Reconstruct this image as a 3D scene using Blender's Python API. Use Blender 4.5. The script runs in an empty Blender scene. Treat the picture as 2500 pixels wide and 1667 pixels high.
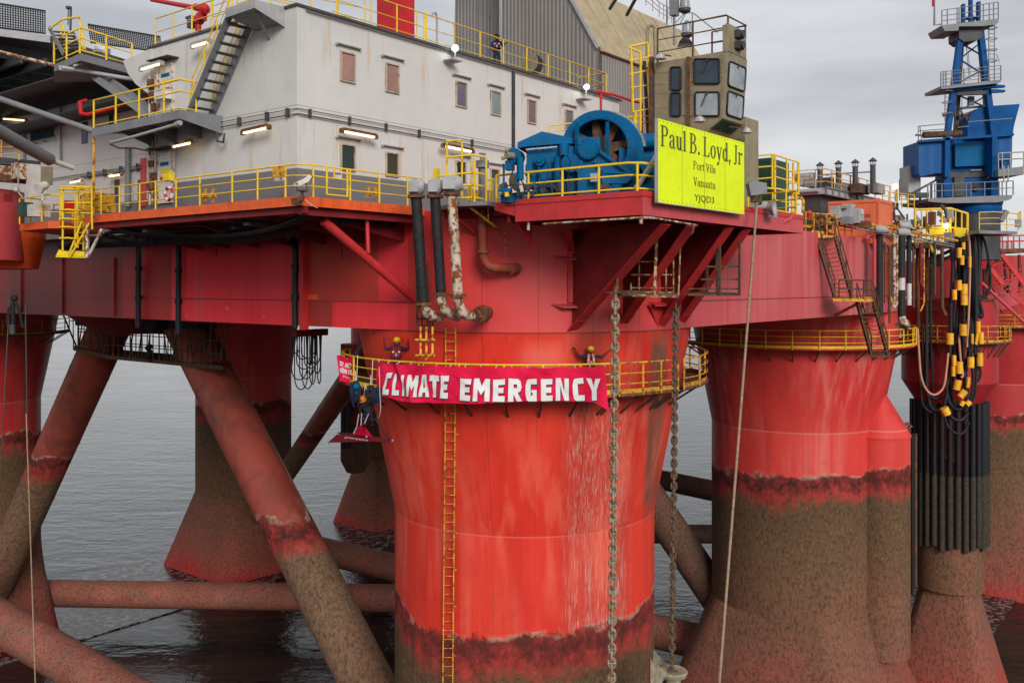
import bpy, bmesh, math, random
from mathutils import Vector, Matrix, noise as mnoise
random.seed(7)
SC = bpy.context.scene
R = math.radians
# ------------------------------------------------------------------ camera
F = 2259.0; CX = 1250.0; HY = 695.0; ZC = 29.0      # focal length / centre / horizon in photo pixels, eye height over the water
cam = bpy.data.cameras.new('camera'); camo = bpy.data.objects.new('camera', cam); SC.collection.objects.link(camo)
camo.location = (0, 0, ZC); camo.rotation_euler = (R(90), 0, 0)
cam.sensor_width = 36; cam.lens = F / 2500 * 36; cam.shift_y = (HY - 833.5) / 2500
cam.clip_start = 0.5; cam.clip_end = 12000
SC.camera = camo
# ------------------------------------------------------------------ view, sky, sun
SC.view_settings.view_transform = 'Standard'; SC.view_settings.look = 'None'
SC.view_settings.exposure = 0.58; SC.view_settings.gamma = 1.0
SC.cycles.max_bounces = 8; SC.cycles.diffuse_bounces = 4; SC.cycles.glossy_bounces = 4
SC.cycles.sample_clamp_indirect = 6; SC.cycles.caustics_reflective = False; SC.cycles.caustics_refractive = False
SUN_EL, SUN_AZ = 24.0, 164.0      # high soft sun behind the cloud, behind the viewer (azimuth from +Y clockwise)
world = bpy.data.worlds.new("World"); SC.world = world; world.use_nodes = True
wn = world.node_tree; wn.nodes.clear()
def wnode(t, **k):
    n = wn.nodes.new(t)
    for a, v in k.items(): setattr(n, a, v)
    return n
wo = wnode('ShaderNodeOutputWorld')
sky = wnode('ShaderNodeTexSky', sky_type='NISHITA', sun_disc=False, sun_elevation=R(SUN_EL), sun_rotation=R(SUN_AZ))
bs = wnode('ShaderNodeBackground'); bs.inputs[1].default_value = 0.10
wn.links.new(sky.outputs[0], bs.inputs[0])
tc = wnode('ShaderNodeTexCoord')
mp = wnode('ShaderNodeMapping'); mp.inputs['Scale'].default_value = (1.0, 1.3, 5.5); mp.inputs['Rotation'].default_value = (0, R(7), 0)
wn.links.new(tc.outputs['Generated'], mp.inputs['Vector'])
nz = wnode('ShaderNodeTexNoise'); nz.inputs['Scale'].default_value = 1.5; nz.inputs['Detail'].default_value = 6; nz.inputs['Roughness'].default_value = 0.5
wn.links.new(mp.outputs[0], nz.inputs['Vector'])
cr = wnode('ShaderNodeValToRGB')
cr.color_ramp.elements[0].position = 0.38; cr.color_ramp.elements[0].color = (0.32, 0.325, 0.345, 1)
cr.color_ramp.elements[1].position = 0.68; cr.color_ramp.elements[1].color = (0.60, 0.605, 0.615, 1)
wn.links.new(nz.outputs[0], cr.inputs[0])
bc = wnode('ShaderNodeBackground'); bc.inputs[1].default_value = 1.0
wn.links.new(cr.outputs[0], bc.inputs[0])
mx = wnode('ShaderNodeMixShader'); mx.inputs[0].default_value = 0.93    # cloud cover over the clear sky
wn.links.new(bs.outputs[0], mx.inputs[1]); wn.links.new(bc.outputs[0], mx.inputs[2]); wn.links.new(mx.outputs[0], wo.inputs[0])
sun = bpy.data.lights.new('sun', 'SUN'); suno = bpy.data.objects.new('sun', sun); SC.collection.objects.link(suno)
sun.energy = 1.7; sun.angle = R(24); sun.color = (1.0, 0.96, 0.9)
_az, _el = R(SUN_AZ), R(SUN_EL)
_d = Vector((math.sin(_az) * math.cos(_el), math.cos(_az) * math.cos(_el), math.sin(_el)))
suno.rotation_euler = _d.to_track_quat('Z', 'Y').to_euler()
# ------------------------------------------------------------------ measuring: rays of the photo meet real planes of the rig
U = Vector((0.6211, 0.7837, 0)); V = Vector((-0.7837, 0.6211, 0)); Z = Vector((0, 0, 1))
U.normalize(); V.normalize()
C0 = Vector((0.53, 40.0, 0))                       # axis of the near corner column; u runs away to the right, v away to the left
CU, CV = C0.dot(U), C0.dot(V)
def ray(px, py=HY): return Vector(((px - CX) / F, 1.0, (HY - py) / F))
def W(p): return Vector((p[0], p[1], p[2] + ZC))
def L(a, b, z): return W(C0 + U * a + V * b + Z * z)
def Pd(px, py, d): return W(ray(px, py) * d)
def Pa(px, py, a): r = ray(px, py); return W(r * ((a + CU) / r.dot(U)))
def Pb(px, py, b): r = ray(px, py); return W(r * ((b + CV) / r.dot(V)))
def Pz(px, py, z): r = ray(px, py); return W(r * (z * F / (HY - py)))
def bA(px, a): r = ray(px); return (r * ((a + CU) / r.dot(U))).dot(V) - CV       # b where column px meets plane a
def aB(px, b): r = ray(px); return (r * ((b + CV) / r.dot(V))).dot(U) - CU
def zAt(p, py): return (HY - py) / F * p.y
# ------------------------------------------------------------------ mesh builder
class M:
    def __init__(s): s.v = []; s.f = []; s.s = []
    def add(s, vs, fs, sm=False):
        n = len(s.v); s.v += [Vector(p) for p in vs]
        for f in fs: s.f.append([i + n for i in f]); s.s.append(sm)
        return s
    def frame(s, c, hx, hy, hz):                  # half vectors
        c = Vector(c); vs = [c + hx * i + hy * j + hz * k for i in (-1, 1) for j in (-1, 1) for k in (-1, 1)]
        return s.add(vs, [(0, 1, 3, 2), (4, 6, 7, 5), (0, 4, 5, 1), (2, 3, 7, 6), (0, 2, 6, 4), (1, 5, 7, 3)])
    def lbox(s, a0, a1, b0, b1, z0, z1):
        return s.frame(L((a0 + a1) / 2, (b0 + b1) / 2, (z0 + z1) / 2), U * ((a1 - a0) / 2), V * ((b1 - b0) / 2), Z * ((z1 - z0) / 2))
    def box(s, c, dx, dy, dz, X=None, Y=None):
        X = X or U; Y = Y or V
        return s.frame(c, X * (dx / 2), Y * (dy / 2), X.cross(Y).normalized() * (dz / 2))
    def prism(s, pts, vec):
        n = len(pts); p = [Vector(q) for q in pts]; vec = Vector(vec)
        q = p + [x + vec for x in p]
        return s.add(q, [list(range(n))[::-1], list(range(n, 2 * n))] + [(i, (i + 1) % n, (i + 1) % n + n, i + n) for i in range(n)])
    def bar(s, p, q, w, h, up=Z):                 # rectangular bar
        p = Vector(p); q = Vector(q); d = q - p
        if d.length < 1e-6: return s
        x = d.normalized(); y = Vector(up).cross(x)
        if y.length < 1e-4: y = U.cross(x)
        y.normalize(); z = x.cross(y)
        return s.frame((p + q) / 2, d / 2, y * (w / 2), z * (h / 2))
    def tube(s, p, q, r, n=8, r2=None, cap=True):
        p = Vector(p); q = Vector(q); r2 = r if r2 is None else r2; d = (q - p)
        if d.length < 1e-6: return s
        d.normalize(); x = d.orthogonal().normalized(); y = d.cross(x)
        ring = lambda c, rr: [c + (x * math.cos(2 * math.pi * i / n) + y * math.sin(2 * math.pi * i / n)) * rr for i in range(n)]
        s.add(ring(p, r) + ring(q, r2), [(i, (i + 1) % n, (i + 1) % n + n, i + n) for i in range(n)], True)
        if cap:
            s.add(ring(p, r), [list(range(n))[::-1]]); s.add(ring(q, r2), [list(range(n))])
        return s
    def path(s, pts, r, n=8, cap=True, closed=False):
        pts = [Vector(p) for p in pts]; m = len(pts)
        rr = r if isinstance(r, (list, tuple)) else [r] * m
        rings = []; x = None
        for i, p in enumerate(pts):
            a = pts[i - 1] if (i or closed) else pts[0]; b = pts[(i + 1) % m] if (i < m - 1 or closed) else pts[-1]
            t = (b - a).normalized()
            if x is None: x = t.orthogonal()
            x = (x - t * x.dot(t))
            x = x.normalized() if x.length > 1e-5 else t.orthogonal().normalized()
            y = t.cross(x)
            k = 1.0
            if 0 < i < m - 1:
                c = (p - a).normalized().dot((b - p).normalized()); k = 1 / max(.6, math.sqrt((1 + c) / 2))
            rings += [p + (x * math.cos(2 * math.pi * j / n) + y * math.sin(2 * math.pi * j / n)) * rr[i] * k for j in range(n)]
        fs = []
        for i in range(m if closed else m - 1):
            o = i * n; o2 = ((i + 1) % m) * n
            fs += [(o + j, o + (j + 1) % n, o2 + (j + 1) % n, o2 + j) for j in range(n)]
        s.add(rings, fs, True)
        if cap and not closed:
            s.add(rings[:n], [list(range(n))[::-1]]); s.add(rings[-n:], [list(range(n))])
        return s
    def lathe(s, c, prof, n=48, a0=0, a1=360, ax=None, sm=True, cap=True):
        c = Vector(c); ax = Vector(ax).normalized() if ax else Z
        x = ax.orthogonal().normalized() if ax is not Z else Vector((1, 0, 0)); y = ax.cross(x)
        full = abs(a1 - a0) >= 359.9; k = n if full else n + 1
        for (r0, z0), (r1, z1) in zip(prof, prof[1:]):
            vs = []
            for r, z in ((r0, z0), (r1, z1)):
                for i in range(k):
                    t = R(a0 + (a1 - a0) * i / n); vs.append(c + (x * math.cos(t) + y * math.sin(t)) * r + ax * z)
            s.add(vs, [(i, (i + 1) % k, (i + 1) % k + k, i + k) for i in range(n)], sm)
        if cap and full:
            for (r, z), rev in ((prof[0], 0), (prof[-1], 1)):
                if r > 1e-4:
                    vs = [c + (x * math.cos(R(360 * i / n)) + y * math.sin(R(360 * i / n))) * r + ax * z for i in range(n)]
                    s.add(vs, [list(range(n))])
        return s
    def ball(s, c, r, n=12, m=8, sq=(1, 1, 1)):
        c = Vector(c); vs = []; fs = []
        for i in range(m + 1):
            for j in range(n):
                t = math.pi * i / m; q = 2 * math.pi * j / n
                vs.append(c + Vector((math.sin(t) * math.cos(q) * sq[0], math.sin(t) * math.sin(q) * sq[1], math.cos(t) * sq[2])) * r)
        for i in range(m):
            for j in range(n): fs.append((i * n + j, (i + 1) * n + j, (i + 1) * n + (j + 1) % n, i * n + (j + 1) % n))
        return s.add(vs, fs, True)
    def sheet(s, fn, nu, nv, sm=True):            # fn(i/nu, j/nv) -> point
        vs = [fn(i / nu, j / nv) for i in range(nu + 1) for j in range(nv + 1)]
        return s.add(vs, [(i * (nv + 1) + j, (i + 1) * (nv + 1) + j, (i + 1) * (nv + 1) + j + 1, i * (nv + 1) + j + 1) for i in range(nu) for j in range(nv)], sm)

ROOTLOC = {}
def _root(o):
    while o.parent: o = o.parent
    return o
def _mesh(name, m, off):
    me = bpy.data.meshes.new(name)
    me.from_pydata([p - off for p in m.v], [], m.f)
    me.polygons.foreach_set('use_smooth', m.s); me.update()
    bm = bmesh.new(); bm.from_mesh(me)
    bmesh.ops.recalc_face_normals(bm, faces=bm.faces); bm.to_mesh(me); bm.free()
    return me
def obj(name, m, mat, parent=None, label=None, kind=None):
    off = Vector((0, 0, 0))
    if parent: off = ROOTLOC[_root(parent).name]
    me = _mesh(name, m, off)
    me.materials.append(mat)
    o = bpy.data.objects.new(name, me); SC.collection.objects.link(o)
    if parent: o.parent = parent
    if label: o['label'] = label
    if kind: o['kind'] = kind
    return o
def thing(name, label, cat, loc, group=None):
    o = bpy.data.objects.new(name, None); SC.collection.objects.link(o)
    o.empty_display_size = .3; o.location = loc; ROOTLOC[o.name] = Vector(loc)
    o['label'] = label; o['category'] = cat
    if group: o['group'] = group
    return o
def single(name, m, mat, label, cat, group=None):  # a thing that is one mesh, origin at its base
    c = sum(m.v, Vector()) / len(m.v); c.z = min(p.z for p in m.v)
    me = _mesh(name, m, c); me.materials.append(mat)
    o = bpy.data.objects.new(name, me); SC.collection.objects.link(o); o.location = c; ROOTLOC[o.name] = c
    o['label'] = label; o['category'] = cat
    if group: o['group'] = group
    return o
def struct(name, m, mat):
    o = obj(name, m, mat); o['kind'] = 'structure'; return o
def arc(c, x, y, r, a0, a1, n=8):
    c = Vector(c); return [c + (x * math.cos(R(a0 + (a1 - a0) * i / n)) + y * math.sin(R(a0 + (a1 - a0) * i / n))) * r for i in range(n + 1)]
def smooth_path(pts, n=6):                        # Catmull-Rom
    pts = [Vector(p) for p in pts]; out = []
    q = [pts[0]] + pts + [pts[-1]]
    for i in range(1, len(q) - 2):
        p0, p1, p2, p3 = q[i - 1:i + 3]
        for k in range(n):
            t = k / n
            out.append(0.5 * ((2 * p1) + (p2 - p0) * t + (2 * p0 - 5 * p1 + 4 * p2 - p3) * t * t + (3 * p1 - p0 - 3 * p2 + p3) * t ** 3))
    out.append(pts[-1]); return out
# ------------------------------------------------------------------ materials (all procedural, in world position)
class NT:
    def __init__(s, name):
        s.m = bpy.data.materials.new(name); s.m.use_nodes = True; s.t = s.m.node_tree; s.t.nodes.clear()
        s.out = s.t.nodes.new('ShaderNodeOutputMaterial'); s.b = s.t.nodes.new('ShaderNodeBsdfPrincipled')
        s.t.links.new(s.b.outputs[0], s.out.inputs[0])
        s.pos = s.t.nodes.new('ShaderNodeNewGeometry').outputs['Position']
    def n(s, t, **k):
        x = s.t.nodes.new(t)
        for a, v in k.items(): setattr(x, a, v)
        return x
    def put(s, inp, v):
        if isinstance(v, bpy.types.NodeSocket): s.t.links.new(v, inp)
        elif isinstance(v, (tuple, list)) and len(v) == 3 and inp.type == 'RGBA': inp.default_value = (*v, 1)
        else: inp.default_value = v
    def noise(s, sc=(1, 1, 1), scale=1, detail=3, rough=.55, off=(0, 0, 0)):
        mp = s.n('ShaderNodeMapping'); s.put(mp.inputs['Vector'], s.pos); mp.inputs['Scale'].default_value = sc; mp.inputs['Location'].default_value = off
        z = s.n('ShaderNodeTexNoise'); s.put(z.inputs['Vector'], mp.outputs[0]); z.inputs['Scale'].default_value = scale
        z.inputs['Detail'].default_value = detail; z.inputs['Roughness'].default_value = rough
        return z.outputs[0]
    def ramp(s, f, stops, interp='LINEAR'):
        r = s.n('ShaderNodeValToRGB'); s.put(r.inputs[0], f); cr = r.color_ramp; cr.interpolation = interp
        while len(cr.elements) < len(stops): cr.elements.new(.5)
        for e, (p, c) in zip(cr.elements, stops):
            e.position = p; e.color = (c, c, c, 1) if isinstance(c, (int, float)) else (*c, 1)
        return r.outputs[0]
    def step(s, f, lo, hi): 
        r = s.n('ShaderNodeMapRange'); s.put(r.inputs[0], f); r.inputs[1].default_value = lo; r.inputs[2].default_value = hi
        return r.outputs[0]
    def mix(s, f, a, b, mode='MIX'):
        x = s.n('ShaderNodeMix', data_type='RGBA', blend_type=mode); s.put(x.inputs[0], f); s.put(x.inputs[6], a); s.put(x.inputs[7], b)
        return x.outputs[2]
    def math(s, op, a, b=0.0, clamp=False):
        x = s.n('ShaderNodeMath', operation=op, use_clamp=clamp); s.put(x.inputs[0], a); s.put(x.inputs[1], b); return x.outputs[0]
    def xyz(s):
        x = s.n('ShaderNodeSeparateXYZ'); s.put(x.inputs[0], s.pos); return x.outputs
    def band(s, x, c, w):                          # 1 inside |x-c|<w
        return s.math('LESS_THAN', s.math('ABSOLUTE', s.math('SUBTRACT', x, c)), w)
    def box(s, x, lo, hi, soft):
        a = s.step(x, lo - soft, lo + soft); b = s.step(x, hi + soft, hi - soft); return s.math('MULTIPLY', a, b)
    def bump(s, h, dist=.02, strength=.6):
        b = s.n('ShaderNodeBump'); b.inputs['Strength'].default_value = strength; b.inputs['Distance'].default_value = dist
        s.put(b.inputs['Height'], h); s.t.links.new(b.outputs[0], s.b.inputs['Normal'])
    def done(s, color, rough=.5, metal=0.0, spec=.3):
        s.put(s.b.inputs['Base Color'], color); s.put(s.b.inputs['Roughness'], rough); s.b.inputs['Metallic'].default_value = metal
        s.b.inputs['Specular IOR Level'].default_value = spec
        return s.m
MATS = {}
def paint(name, c, rough=.5, metal=0.0, spec=.3, var=.18, scale=1.2, rust=0.0, rc=(.20, .07, .025), streak=0.0, sc=None, dirt=.0, fine=1.0):
    t = NT(name); c = Vector(c)
    n = t.noise(scale=scale, detail=4)
    col = t.mix(t.ramp(n, [(.3, 0), (.7, 1)]), tuple(c * (1 - var)), tuple(v if v > 1 else min(1, v * (1 + var)) for v in c))
    if dirt:
        d = t.noise(scale=4 * fine, detail=6, rough=.7, off=(3, 1, 7)); col = t.mix(t.math('MULTIPLY', t.ramp(d, [(.48, 0), (.72, 1)]), dirt), col, (.05, .04, .03))
    if streak:
        d = t.noise(sc=(3.2, 3.2, .16), scale=1.3, detail=4, rough=.6, off=(9, 4, 2))
        col = t.mix(t.math('MULTIPLY', t.ramp(d, [(.56, 0), (.75, 1)]), streak), col, sc or (.25, .12, .04))
    r = rough
    if rust:
        d = t.noise(scale=2.6 * fine, detail=8, rough=.68, off=(1, 8, 5)); k = t.ramp(d, [(.66 - .3 * rust, 0), (.72 - .3 * rust, 1)])
        rcn = t.mix(t.noise(scale=14 * fine, detail=4), tuple(Vector(rc) * .5), tuple(Vector(rc) * 1.5))
        col = t.mix(k, col, rcn); r = t.math('ADD', t.math('MULTIPLY', k, .35), rough, True)
        t.bump(k, .004, .5)
    MATS[name] = t.done(col, r, metal, spec); return MATS[name]
def hull(name, c1, c2, dark=(.10, .018, .012), pale=(.72, .25, .2), growth=True, seams=(), extra=None, palefac=.35, rusty=.25, goff=0.0, tint=0.0, blackband=.9):
    t = NT(name); x, y, z = t.xyz()
    col = t.mix(t.ramp(t.noise(sc=(1, 1, .5), scale=.16, detail=3), [(.36, 0), (.62, 1)]), c1, c2)
    st = t.noise(sc=(1.6, 1.6, .045), scale=1.1, detail=4, rough=.6)
    col = t.mix(t.math('MULTIPLY', t.ramp(st, [(.5, 0), (.78, 1)]), .55), col, tuple(Vector(c1) * .6))
    st2 = t.noise(sc=(2.4, 2.4, .06), scale=.8, detail=3, off=(20, 3, 1))
    blot = t.ramp(t.noise(sc=(1, 1, .45), scale=.22, detail=2, off=(5, 9, 0)), [(.5, 0), (.66, 1)])
    col = t.mix(t.math('MULTIPLY', t.math('MULTIPLY', t.ramp(st2, [(.42, 0), (.7, 1)]), blot), palefac), col, pale)
    if rusty:
        sp = t.noise(sc=(1, 1, .5), scale=1.9, detail=8, rough=.72, off=(2, 2, 4)); col = t.mix(t.math('MULTIPLY', t.ramp(sp, [(.64, 0), (.74, 1)]), rusty), col, (.12, .03, .015))
    fg = t.noise(scale=22, detail=3, rough=.7); col = t.mix(t.math('MULTIPLY', fg, .14), col, tuple(Vector(c1) * .35))
    if tint: sn = t.noise(sc=(1, 1, .8), scale=.45, detail=6, rough=.7, off=(11, 2, 6)); col = t.mix(t.ramp(sn, [(.45, 0), (.68, .75)]), col, (.075, .035, .025))
    # plate joints every few metres, faint
    for zc, w in seams:
        col = t.mix(t.math('MULTIPLY', t.band(z, ZC + zc, w), .75 if zc > -9 else .35), col, dark if zc > -9 else tuple(Vector(pale) * 1.0))
    jl = t.math('ABSOLUTE', t.math('SINE', t.math('MULTIPLY', t.math('ADD', t.math('MULTIPLY', x, .42), t.math('MULTIPLY', y, -.9)), .55)))
    if extra: col = extra(t, col, x, y, z)
    if growth:
        o = goff
        wv = t.noise(scale=.11, detail=2, off=(4 + o, 4, 4)); fi = t.noise(sc=(1, 1, 1.1), scale=.8, detail=9, rough=.66, off=(o, 3, 0))
        zz = t.math('ADD', z, t.math('ADD', t.math('MULTIPLY', t.math('SUBTRACT', wv, .5), 4.6), t.math('MULTIPLY', t.math('SUBTRACT', fi, .5), 1.5)))
        # deep growth: red foot, brown, olive; speckle decides where bare red paint shows through
        g = t.ramp(t.step(zz, 0, 20), [(0, (.55, .03, .03)), (.08, (.36, .085, .06)), (.26, (.25, .10, .065)), (.42, (.21, .10, .055)), (.60, (.165, .090, .046)), (.72, (.14, .076, .038))])
        pat = t.noise(sc=(1, 1, .8), scale=2.4, detail=9, rough=.8, off=(9 + o, 1, 2))
        spk = t.noise(sc=(1, 1, .6), scale=5.5, detail=7, rough=.8, off=(7, 7, 1)); grow = t.step(zz, 15.9, 14.0)
        low = t.math('MULTIPLY', t.ramp(t.noise(scale=.35, detail=4, off=(2 + o, 0, 0)), [(.5, 0), (.7, 1)]), t.step(zz, 13.5, 4.0)); g = t.mix(t.math('MULTIPLY', low, .6), g, (.38, .10, .07))
        g = t.mix(t.math('MULTIPLY', t.ramp(spk, [(.47, 0), (.62, 1)]), .75), g, (.030, .022, .015))
        spk2 = t.noise(sc=(1, 1, .6), scale=9, detail=4, rough=.7, off=(1, 3, 9)); g = t.mix(t.math('MULTIPLY', t.ramp(spk2, [(.55, 0), (.70, 1)]), .45), g, (.36, .26, .16))
        # splash zone: scraped red with dark vertical fibres, darkest just under the crust
        fb = t.noise(sc=(1.3, 1.3, 1.0), scale=1.6, detail=9, rough=.76, off=(3 + o, 5, 9)); dk = t.step(zz, 14.6, 16.6)
        sp_ = t.mix(t.noise(scale=1.3, detail=4), (.40, .036, .03), (.64, .06, .048))
        sp_ = t.mix(t.ramp(t.math('ADD', fb, t.math('MULTIPLY', dk, .16)), [(.48, 0), (.70, .78)]), sp_, (.045, .018, .014))
        sp_ = t.mix(t.math('MULTIPLY', t.box(zz, 15.75, 16.5, .3), t.ramp(pat, [(.40, 0), (.56, blackband)])), sp_, (.030, .016, .013))
        g = t.mix(tint, g, t.mix(t.ramp(spk, [(.42, 0), (.62, 1)]), (.40, .24, .16), (.07, .045, .03))) if tint else g
        gm = t.ramp(t.math('ADD', t.math('MULTIPLY', pat, .9), t.math('MULTIPLY', grow, .7)), [(.56, 0), (.88, 1)])
        g = t.mix(gm, sp_, g)
        cr_ = t.math('MULTIPLY', t.box(zz, 16.62, 16.84, .06), t.ramp(t.noise(sc=(1, 1, .5), scale=1.1, detail=6, rough=.7, off=(6 + o, 0, 0)), [(.45, .0), (.62, .75)]))
        ab = t.math('ADD', t.step(zz, 16.66, 16.78), t.math('MULTIPLY', t.math('SUBTRACT', pat, .5), .0), True)
        col = t.mix(t.math('MULTIPLY', t.box(zz, 16.5, 18.3, .6), t.ramp(fb, [(.5, 0), (.8, .5)])), col, (.22, .03, .022))
        col = t.mix(ab, g, col); col = t.mix(cr_, col, (.50, .36, .26))
        rough = t.mix(ab, (.85, .85, .85), (.45, .45, .45))
        h = t.math('ADD', t.math('MULTIPLY', t.math('ADD', spk, t.math('MULTIPLY', pat, 2.0)), t.math('SUBTRACT', 1.0, ab)), t.math('ADD', t.math('MULTIPLY', st, .10), t.math('MULTIPLY', t.noise(sc=(1, 1, .7), scale=.5, detail=2), .7)))
        t.bump(h, .07, .7)
    else:
        rough = .45
        t.bump(t.noise(sc=(1, 1, .6), scale=.9, detail=2), .03, .35)
    MATS[name] = t.done(col, rough, 0, .3); return MATS[name]
def glow(name, c, e):
    t = NT(name); t.b.inputs['Emission Color'].default_value = (*c, 1); t.b.inputs['Emission Strength'].default_value = e
    MATS[name] = t.done(c, .4); return MATS[name]
RED = (.56, .036, .028); CRIM = (.40, .026, .034); ORNG = (.70, .075, .032)
def main_extra(t, col, x, y, z):
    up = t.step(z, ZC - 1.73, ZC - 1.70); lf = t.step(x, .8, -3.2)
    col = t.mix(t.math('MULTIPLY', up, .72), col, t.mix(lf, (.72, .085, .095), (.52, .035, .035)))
    # salt run down under the mooring chain, worn brown paint by the second chain
    m = t.math('MULTIPLY', t.box(x, 2.1, 4.4, .35), t.box(z, ZC - 14.0, ZC - 4.6, 1.2))
    s = t.noise(sc=(12, 5, .7), scale=1.3, detail=9, rough=.82, off=(3, 0, 0))
    col = t.mix(t.math('MULTIPLY', t.ramp(s, [(.50, 0), (.62, 1)]), t.math('MULTIPLY', m, .85)), col, (.72, .56, .50))
    col = t.mix(t.math('MULTIPLY', m, t.math('MULTIPLY', t.noise(sc=(3, 3, .1), scale=1, detail=3), .55)), col, (.30, .10, .07))
    m2 = t.math('MULTIPLY', t.box(x, 5.25, 6.0, .12), t.box(z, ZC - 9.0, ZC - 1.9, .5))
    s2 = t.noise(sc=(3, 3, .5), scale=1.6, detail=5, off=(1, 5, 2))
    col = t.mix(t.math('MULTIPLY', m2, t.ramp(s2, [(.3, .45), (.55, .95)])), col, (.12, .085, .055))
    m3 = t.math('MULTIPLY', t.box(x, 2.3, 3.5, .3), t.box(z, ZC - 4.6, ZC - .8, .5))
    col = t.mix(t.math('MULTIPLY', m3, .55), col, (.16, .05, .035))
    ang = t.math('MULTIPLY', t.math('ARCTAN2', t.math('SUBTRACT', x, C0.x), t.math('SUBTRACT', C0.y, y)), 11.0 / math.pi)
    ln = t.math('MULTIPLY', t.band(t.math('FRACT', t.math('ADD', ang, 40.3)), .5, .012), t.step(z, ZC - 9.4, ZC - 9.5 + .3)); col = t.mix(t.math('MULTIPLY', ln, .4), col, (.28, .02, .015))
    dr = t.noise(sc=(5, 5, .05), scale=1.3, detail=5, rough=.75, off=(8, 8, 3)); col = t.mix(t.math('MULTIPLY', t.ramp(dr, [(.57, 0), (.66, 1)]), t.math('MULTIPLY', t.step(z, ZC - 12, ZC - 4), .6)), col, (.42, .025, .015))
    ch = t.noise(sc=(1, 1, 1.4), scale=3.2, detail=9, rough=.82, off=(5, 1, 8)); col = t.mix(t.ramp(ch, [(.665, 0), (.68, .8)]), col, (.20, .035, .025)); ch2 = t.noise(sc=(1, 1, .7), scale=2.2, detail=9, rough=.8, off=(1, 11, 8)); col = t.mix(t.ramp(ch2, [(.68, 0), (.69, .7)]), col, (.80, .38, .30))
    pl = t.noise(sc=(.35, .35, .35), scale=.8, detail=0); col = t.mix(t.math('MULTIPLY', t.ramp(pl, [(.50, 0), (.505, 1)], 'LINEAR'), .16), col, (.5, .03, .02))
    pt = t.noise(sc=(1.1, 1.1, .16), scale=.55, detail=6, rough=.6, off=(1, 8, 3)); col = t.mix(t.math('MULTIPLY', t.ramp(pt, [(.52, 0), (.60, 1)]), t.math('MULTIPLY', t.box(z, ZC - 11.8, ZC - 5.6, 1), .42)), col, (.93, .18, .11))
    # rust run beside the ladder
    m4 = t.math('MULTIPLY', t.box(x, -2.6, -2.1, .15), t.box(z, ZC - 12.2, ZC - 9.5, .8)); col = t.mix(t.math('MULTIPLY', m4, .55), col, (.45, .01, .003))
    m5 = t.math('MULTIPLY', t.box(x, .4, 1.9, .4), t.box(z, ZC - 4.2, ZC - 2.2, .3)); col = t.mix(t.math('MULTIPLY', m5, .5), col, (.85, .22, .18))
    return col
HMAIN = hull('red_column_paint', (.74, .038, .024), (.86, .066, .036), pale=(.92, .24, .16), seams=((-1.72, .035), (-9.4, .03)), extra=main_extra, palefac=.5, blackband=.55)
HCOL = hull('red_far_column_paint', (.62, .034, .034), (.74, .070, .055), pale=(.80, .30, .25), seams=((-1.72, .04), (-9.4, .05)), palefac=.6)
HCOL2 = hull('dark_column_paint', (.56, .030, .034), (.66, .055, .05), pale=(.70, .25, .22), seams=((-1.72, .04), (-9.4, .05)), palefac=.4, goff=13.0)
HCOL3 = hull('riser_column_paint', (.40, .022, .026), (.50, .042, .042), pale=(.70, .26, .22), seams=((-9.4, .05),), palefac=.4, goff=29.0)
HBRACE = hull('brace_paint', (.36, .075, .052), (.30, .05, .034), pale=(.5, .2, .14), palefac=.35, goff=41.0, tint=.3, rusty=.6)
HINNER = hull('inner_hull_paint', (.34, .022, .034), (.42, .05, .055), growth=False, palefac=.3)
def pink_mat():
    t = NT('pink_speckled_brace'); n = t.noise(scale=.5, detail=4); x, y, z = t.xyz()
    col = t.mix(t.ramp(n, [(.3, 0), (.7, 1)]), (.27, .075, .055), (.40, .125, .09))
    g = t.ramp(t.noise(scale=1.0, detail=5, rough=.65, off=(4, 0, 2)), [(.42, 0), (.62, 1)]); col = t.mix(t.math('MULTIPLY', g, .6), col, (.20, .125, .075))
    s = t.noise(scale=6.5, detail=6, rough=.78); col = t.mix(t.math('MULTIPLY', t.ramp(s, [(.50, 0), (.61, 1)]), .85), col, (.05, .03, .02))
    t.bump(s, .05, .7); return t.done(col, .75)
HPINK = pink_mat()
def dark_brace():
    t = NT('dark_mossy_brace'); n = t.noise(scale=.4, detail=4); col = t.mix(t.ramp(n, [(.35, 0), (.65, 1)]), (.085, .055, .035), (.17, .07, .048))
    s = t.noise(scale=5, detail=7, rough=.8); col = t.mix(t.math('MULTIPLY', t.ramp(s, [(.48, 0), (.62, 1)]), .7), col, (.022, .016, .012)); t.bump(s, .05, .7); return t.done(col, .8)
HDARK = dark_brace()
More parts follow.
